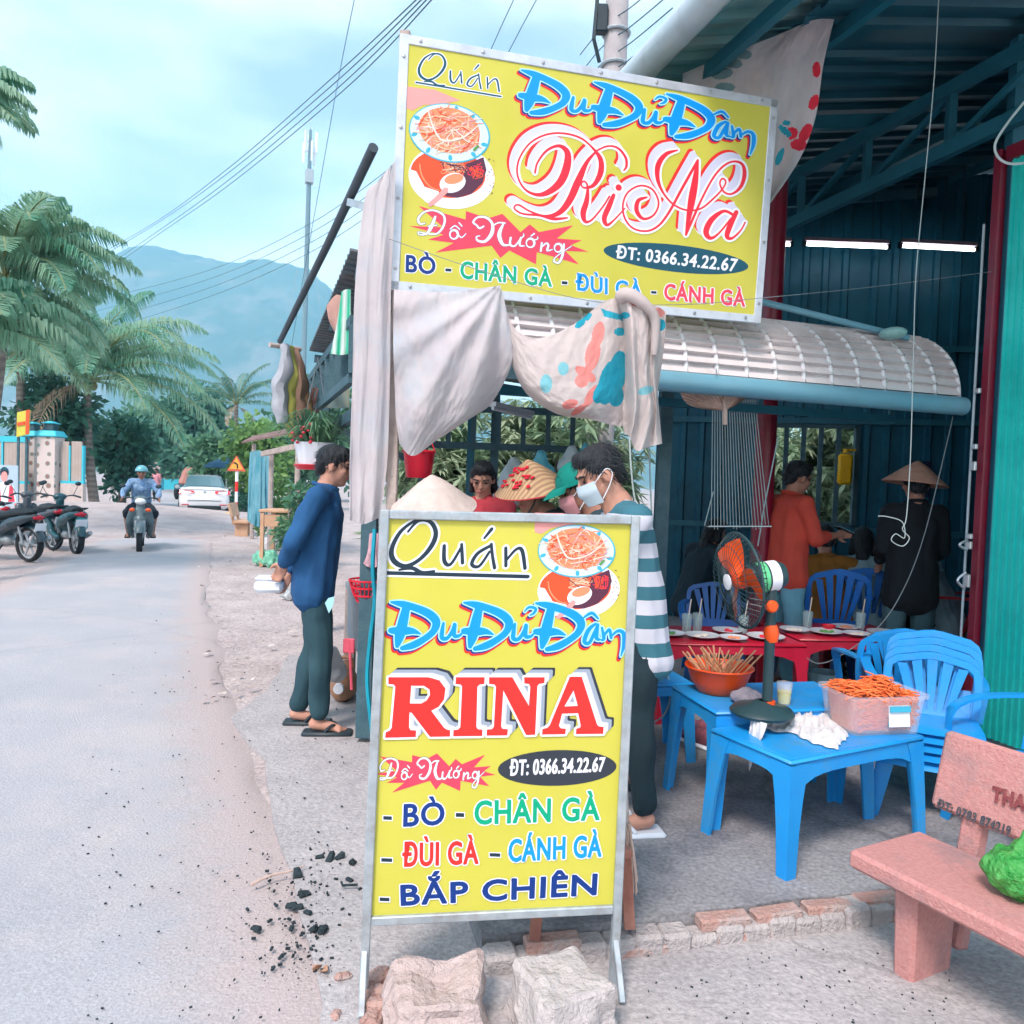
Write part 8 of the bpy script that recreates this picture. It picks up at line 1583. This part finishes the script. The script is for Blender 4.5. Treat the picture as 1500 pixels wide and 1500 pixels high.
cloth('shade_cloth', 'blue green cloth hanging from the roadside shelter to the ground', [[(366, 662, 16.8), (380, 660, 16), (397, 664, 15.6)], [(364, 700, 16.8), (380, 702, 16), (396, 702, 15.6)], [(363, 740, 16.8), (379, 742, 16), (397, 740, 15.6)], [(362, 762, 16.8), (378, 772, 16), (394, 768, 15.6)]], mat('blue_green_cloth', (.08, .33, .42), .8, col2=(.24, .48, .56), scale=3, sub=.2), (.09, 5, 0), 40, 24)
t = thing('wooden_table', 'orange wooden table at the roadside shelter', 'table', V3(sq(415, 780, 13.5).x, 13.5, 0)); a = sq(415, 748, 13.5); M_owood = mat('orange_wood', (.52, .30, .18), .7, col2=(.60, .38, .25), scale=6); mb = MB(); mb.box(V3(a.x, 13.5, a.z), (.62, .7, .05), None, .01); build('top', mb, M_owood, t, True); mb = MB(); mb.box(V3(a.x, 13.2, a.z - .16), (.58, .03, .2)); build('apron', mb, M_owood, t, True)
for sx in (-.26, .26):
    for sy in (-.3, .3): mb = MB(); mb.bar(V3(a.x + sx, 13.5 + sy, 0), V3(a.x + sx, 13.5 + sy, a.z - .03), .06, .06); build('leg', mb, M_owood, t, True)
q = gr(357, 786); t = thing('stone_bench', 'small tan bench standing beside the road in the distance', 'bench', q, R(-80)); mb = MB(); mb.box((0, 0, .38), (1.0, .36, .07), None, .015); build('seat', mb, M_owood, t); mb = MB(); mb.box((0, -.25, .66), (1.0, .06, .34), Matrix.Rotation(R(14), 3, 'X'), .015); build('backrest', mb, M_owood, t)
for x in (-.35, .35): mb = MB(); mb.box((x, 0, .17), (.09, .30, .345), None, .01); build('leg', mb, M_owood, t); mb = MB(); mb.bar((x, -.17, .30), (x, -.27, .72), .08, .06); build('back_post', mb, M_owood, t)
def sack(lbl, x, y, s, m, Y=None, seed=0, cat='bag'):
    c = gr(x, y); mb = MB(); r = random.Random(seed)
    for k in range(7): mb.ell(c + V3(r.uniform(-.5, .5) * s, r.uniform(-.3, .3) * s, s * r.uniform(.25, .55)), (s * .42, s * .42, s * .42))
    tag(blob('rubbish_bag', mb, m, None, s * .06, 2, False, (s * .16, 5 / s)), lbl, cat)
M_gbag = mat('mint_bag', (.22, .62, .44), .3, spec=.6, bump=.4, bscale=14, sub=.2); M_wsack = mat('white_sack', (.62, .64, .66), .7, bump=.4, bscale=14); M_ybag = mat('yellow_bag', (.62, .46, .10), .5, bump=.4, bscale=14); M_cbag = mat('clear_rubbish', (.46, .50, .52), .3, alpha=.8, spec=.6, bump=.4, bscale=16)
sack('mint green rubbish bag heaped at the road edge', 391, 829, .30, M_gbag, seed=1); sack('white woven sack behind the green rubbish bag', 398, 806, .36, M_wsack, seed=2); sack('yellow bag lying behind the tan bench', 338, 764, .34, M_ybag, seed=3); sack('clear rubbish bag beside the green one', 416, 830, .20, M_cbag, seed=4); sack('scrap of clear plastic near the man in blue', 424, 878, .14, M_cbag, seed=5)
t = thing('market_umbrella', 'dark blue umbrella beside the road sign', 'umbrella', V3(at(330, 740, 34).x, 34, 0)); a = at(332, 672, 34); mb = MB(); mb.lathe([(1.0, -.40), (.75, -.2), (.4, -.05), (.01, .05)], a, 10); build('canopy', mb, mat('navy_canopy', (.01, .08, .16), .7), t, True); mb = MB(); mb.tube([V3(a.x, a.y, 0), a], .03, 6); build('pole', mb, M_steel, t, True)
# heap of green plants at the shelter
for k, (x, y, s, m, lb) in enumerate(((415, 735, .5, 'light', 'bright green shrub behind the wooden table'), (440, 735, .28, 'mid', 'leafy green shrub below the hanging planter'), (350, 738, .5, 'deep', 'dark shrub at the foot of the road sign'))):
    Y = (17, 13, 30)[k]; a = at(x, y, Y); tree('roadside_shrub', lb, V3(a.x, Y, 0), a.z + s * 1.1, (s, s, (a.z + s) * .5), 900, .16, m, 70 + k, 'shrubs at the roadside', 'shrub', 2.2, r0=.04)
# far shelters and walker at the bend
for k, (x, y, Y, lb) in enumerate(((222, 690, 62, 'far tin roofed stall left of the road bend'), (254, 690, 66, 'second far stall beyond the walker'))):
    a = at(x, y, Y); t = thing('far_stall', lb, 'stall', V3(a.x, Y, 0), 0, 'far stalls at the bend'); mb = MB(); mb.box(V3(a.x, Y, a.z + .35), (2.2, 2.4, .06), Matrix.Rotation(R(14), 3, 'Y')); build('roof', mb, M_rust, t, True)
    for sx in (-.9, .9): mb = MB(); mb.tube([V3(a.x + sx, Y - .9, 0), V3(a.x + sx, Y - .9, a.z + .3 - sx * .22)], .06, 6); build('post', mb, M_wood, t, True)
    mb = MB(); mb.box(V3(a.x, Y, .45), (1.6, .9, .9)); build('counter', mb, M_cyp, t, True)
person('person', 'walker in pink shirt far down the road', V3(at(229, 700, 40).x, 40, 0), R(175), None, 1.0, fab('pink_shirt', (.60, .26, .30)), 'short', fab('black_shorts', (.012, .02, .03)), 'long', M_skind, 'short', voxel=.03)
# utility pole, mast and wires
q = Vector((at(902, 60, 12.5).x, 12.5, 0)); t = thing('utility_pole', 'grey concrete utility pole rising behind the billboard', 'pole', q); mb = MB(); mb.tube([q, q + Z * 10.5], [.23, .17], 14); build('shaft', mb, mat('pole_concrete', (.40, .37, .38), .9, col2=(.48, .45, .46), scale=5, bump=.3, bscale=20), t, True, True)
for z in (8.6, 8.1, 9.4): mb = MB(); mb.tube([q + V3(.21 * math.cos(a), .21 * math.sin(a), z) for a in (6.283 * i / 16 for i in range(16))], .025, 6, closed=True); build('band', mb, M_galv, t, True)
mb = MB(); mb.box(q + V3(-.25, -.1, 8.75), (.2, .16, .42), None, .02); mb.tube([q + V3(-.32, -.15, 9.1), q + V3(-.36, -.2, 8.4), q + V3(-.25, -.1, 8.1)], .03, 6); build('terminal_box', mb, M_dark, t, True)
q = Vector((at(440, 690, 95).x, 95, 0)); zt_ = at(444, 190, 95).z; t = thing('telecom_mast', 'slim telecom mast with white antenna panels', 'mast', q); mb = MB(); mb.tube([q, q + V3(.15, 0, zt_ - 6), q + V3(.2, 0, zt_)], [.36, .28, .16], 8); build('shaft', mb, mat('mast_steel', (.16, .26, .30), .5), t, True)
for k in range(6):
    a = 1.047 * k; mb = MB(); mb.box(q + V3(.2 + .75 * math.cos(a), .75 * math.sin(a), zt_ - 1.5 - (k % 2) * 1.2), (.28, .16, 2.4), a, .03); o = build('antenna_panel', mb, K_white, t, True); mb = MB(); mb.bar(q + V3(.2, 0, zt_ - 1.5 - (k % 2)), q + V3(.2 + .7 * math.cos(a), .7 * math.sin(a), zt_ - 1.5 - (k % 2)), .06, .06); build('arm', mb, M_galv, o, True)
mb = MB(); mb.box(q + V3(.2, 0, zt_ - 5.5), (.9, .9, 1.6), .4, .05); build('equipment_box', mb, M_galv, t, True); mb = MB(); mb.tube([q + V3(.2, 0, zt_), q + V3(.2, 0, zt_ + 2.2)], .03, 5); build('lightning_rod', mb, M_galv, t, True)
for dx in (-5, 5): mb = MB(); mb.tube([q + V3(.15, 0, zt_ - 9), q + V3(dx, 0, 0)], .02, 4); build('guy_wire', mb, M_galv, t, True)
M_line = mat('power_line', (.05, .12, .15), .6, var=0)
def line(lbl, pts, r): mb = MB(); mb.tube(cpath([at(*p) for p in pts], 8), r, 5); one('power_cable', mb, M_line, lbl, 'power line', 'overhead lines')
for k, lb in enumerate(('topmost of the four steep overhead lines', 'second of the four steep overhead lines', 'third of the four steep overhead lines', 'lowest of the four steep overhead lines')):
    d = k * 5; e = (0, 6, 30, 40)[k]; line(lb, [(622 + d * 1.4, -12, 13), (480 + d * 1.2, 120 + d * 1.0 + e * .05, 19), (330, 250 + d * 1.0 + e * .25, 30), (220, 330 + e * .55, 42), (100, 398 + e, 60)], .012)
line('single thin line running down past the mast', [(520, -5, 16), (495, 120, 18), (465, 290, 22), (440, 430, 26), (425, 520, 30)], .008)
for k, lb in enumerate(('upper faint line above the mountain slope', 'second faint line above the mountain slope', 'third faint line above the mountain slope', 'lowest faint line above the mountain slope')): line(lb, [(600, 225 + k * 16, 40), (450, 330 + k * 14, 55), (300, 398 + k * 13, 75), (140, 440 + k * 16, 100)], .02)
for k, (x0, x1, lb) in enumerate(((756, 715, 'left of two short lines above the billboard'), (790, 742, 'right of two short lines above the billboard'))): line(lb, [(x0, -8, 14), ((x0 + x1) / 2, 36, 15), (x1, 82, 16)], .008)
for k, (y, lb) in enumerate(((20, 'upper loose line at the utility pole'), (48, 'middle loose line at the utility pole'), (72, 'lower loose line at the utility pole'), (95, 'lowest loose line at the utility pole'))): line(lb, [(850, y + 60, 14), (885, y + 18, 12.6), (925, y - 10, 12), (985, y - 60, 10)], .009)
# ================================================================== haze
mb = MB(); mb.box((-200, 1040, 232), (4400, 2200, 476))
hz = build('haze', mb, None if False else mat('haze_dummy', (.8, .9, 1)), None); hz.data.materials.clear()
hm = bpy.data.materials.new('haze_air'); hm.use_nodes = True; hn = hm.node_tree; hn.nodes.clear()
ho = hn.nodes.new('ShaderNodeOutputMaterial'); hv = hn.nodes.new('ShaderNodeVolumePrincipled')
hv.inputs['Color'].default_value = (.38, .78, 1, 1); hv.inputs['Density'].default_value = .00056; hv.inputs['Anisotropy'].default_value = .1
hn.links.new(hv.outputs[0], ho.inputs['Volume']); hz.data.materials.append(hm)
tag(hz, 'pale blue haze in the air over road and mountain', 'haze', None, 'stuff')
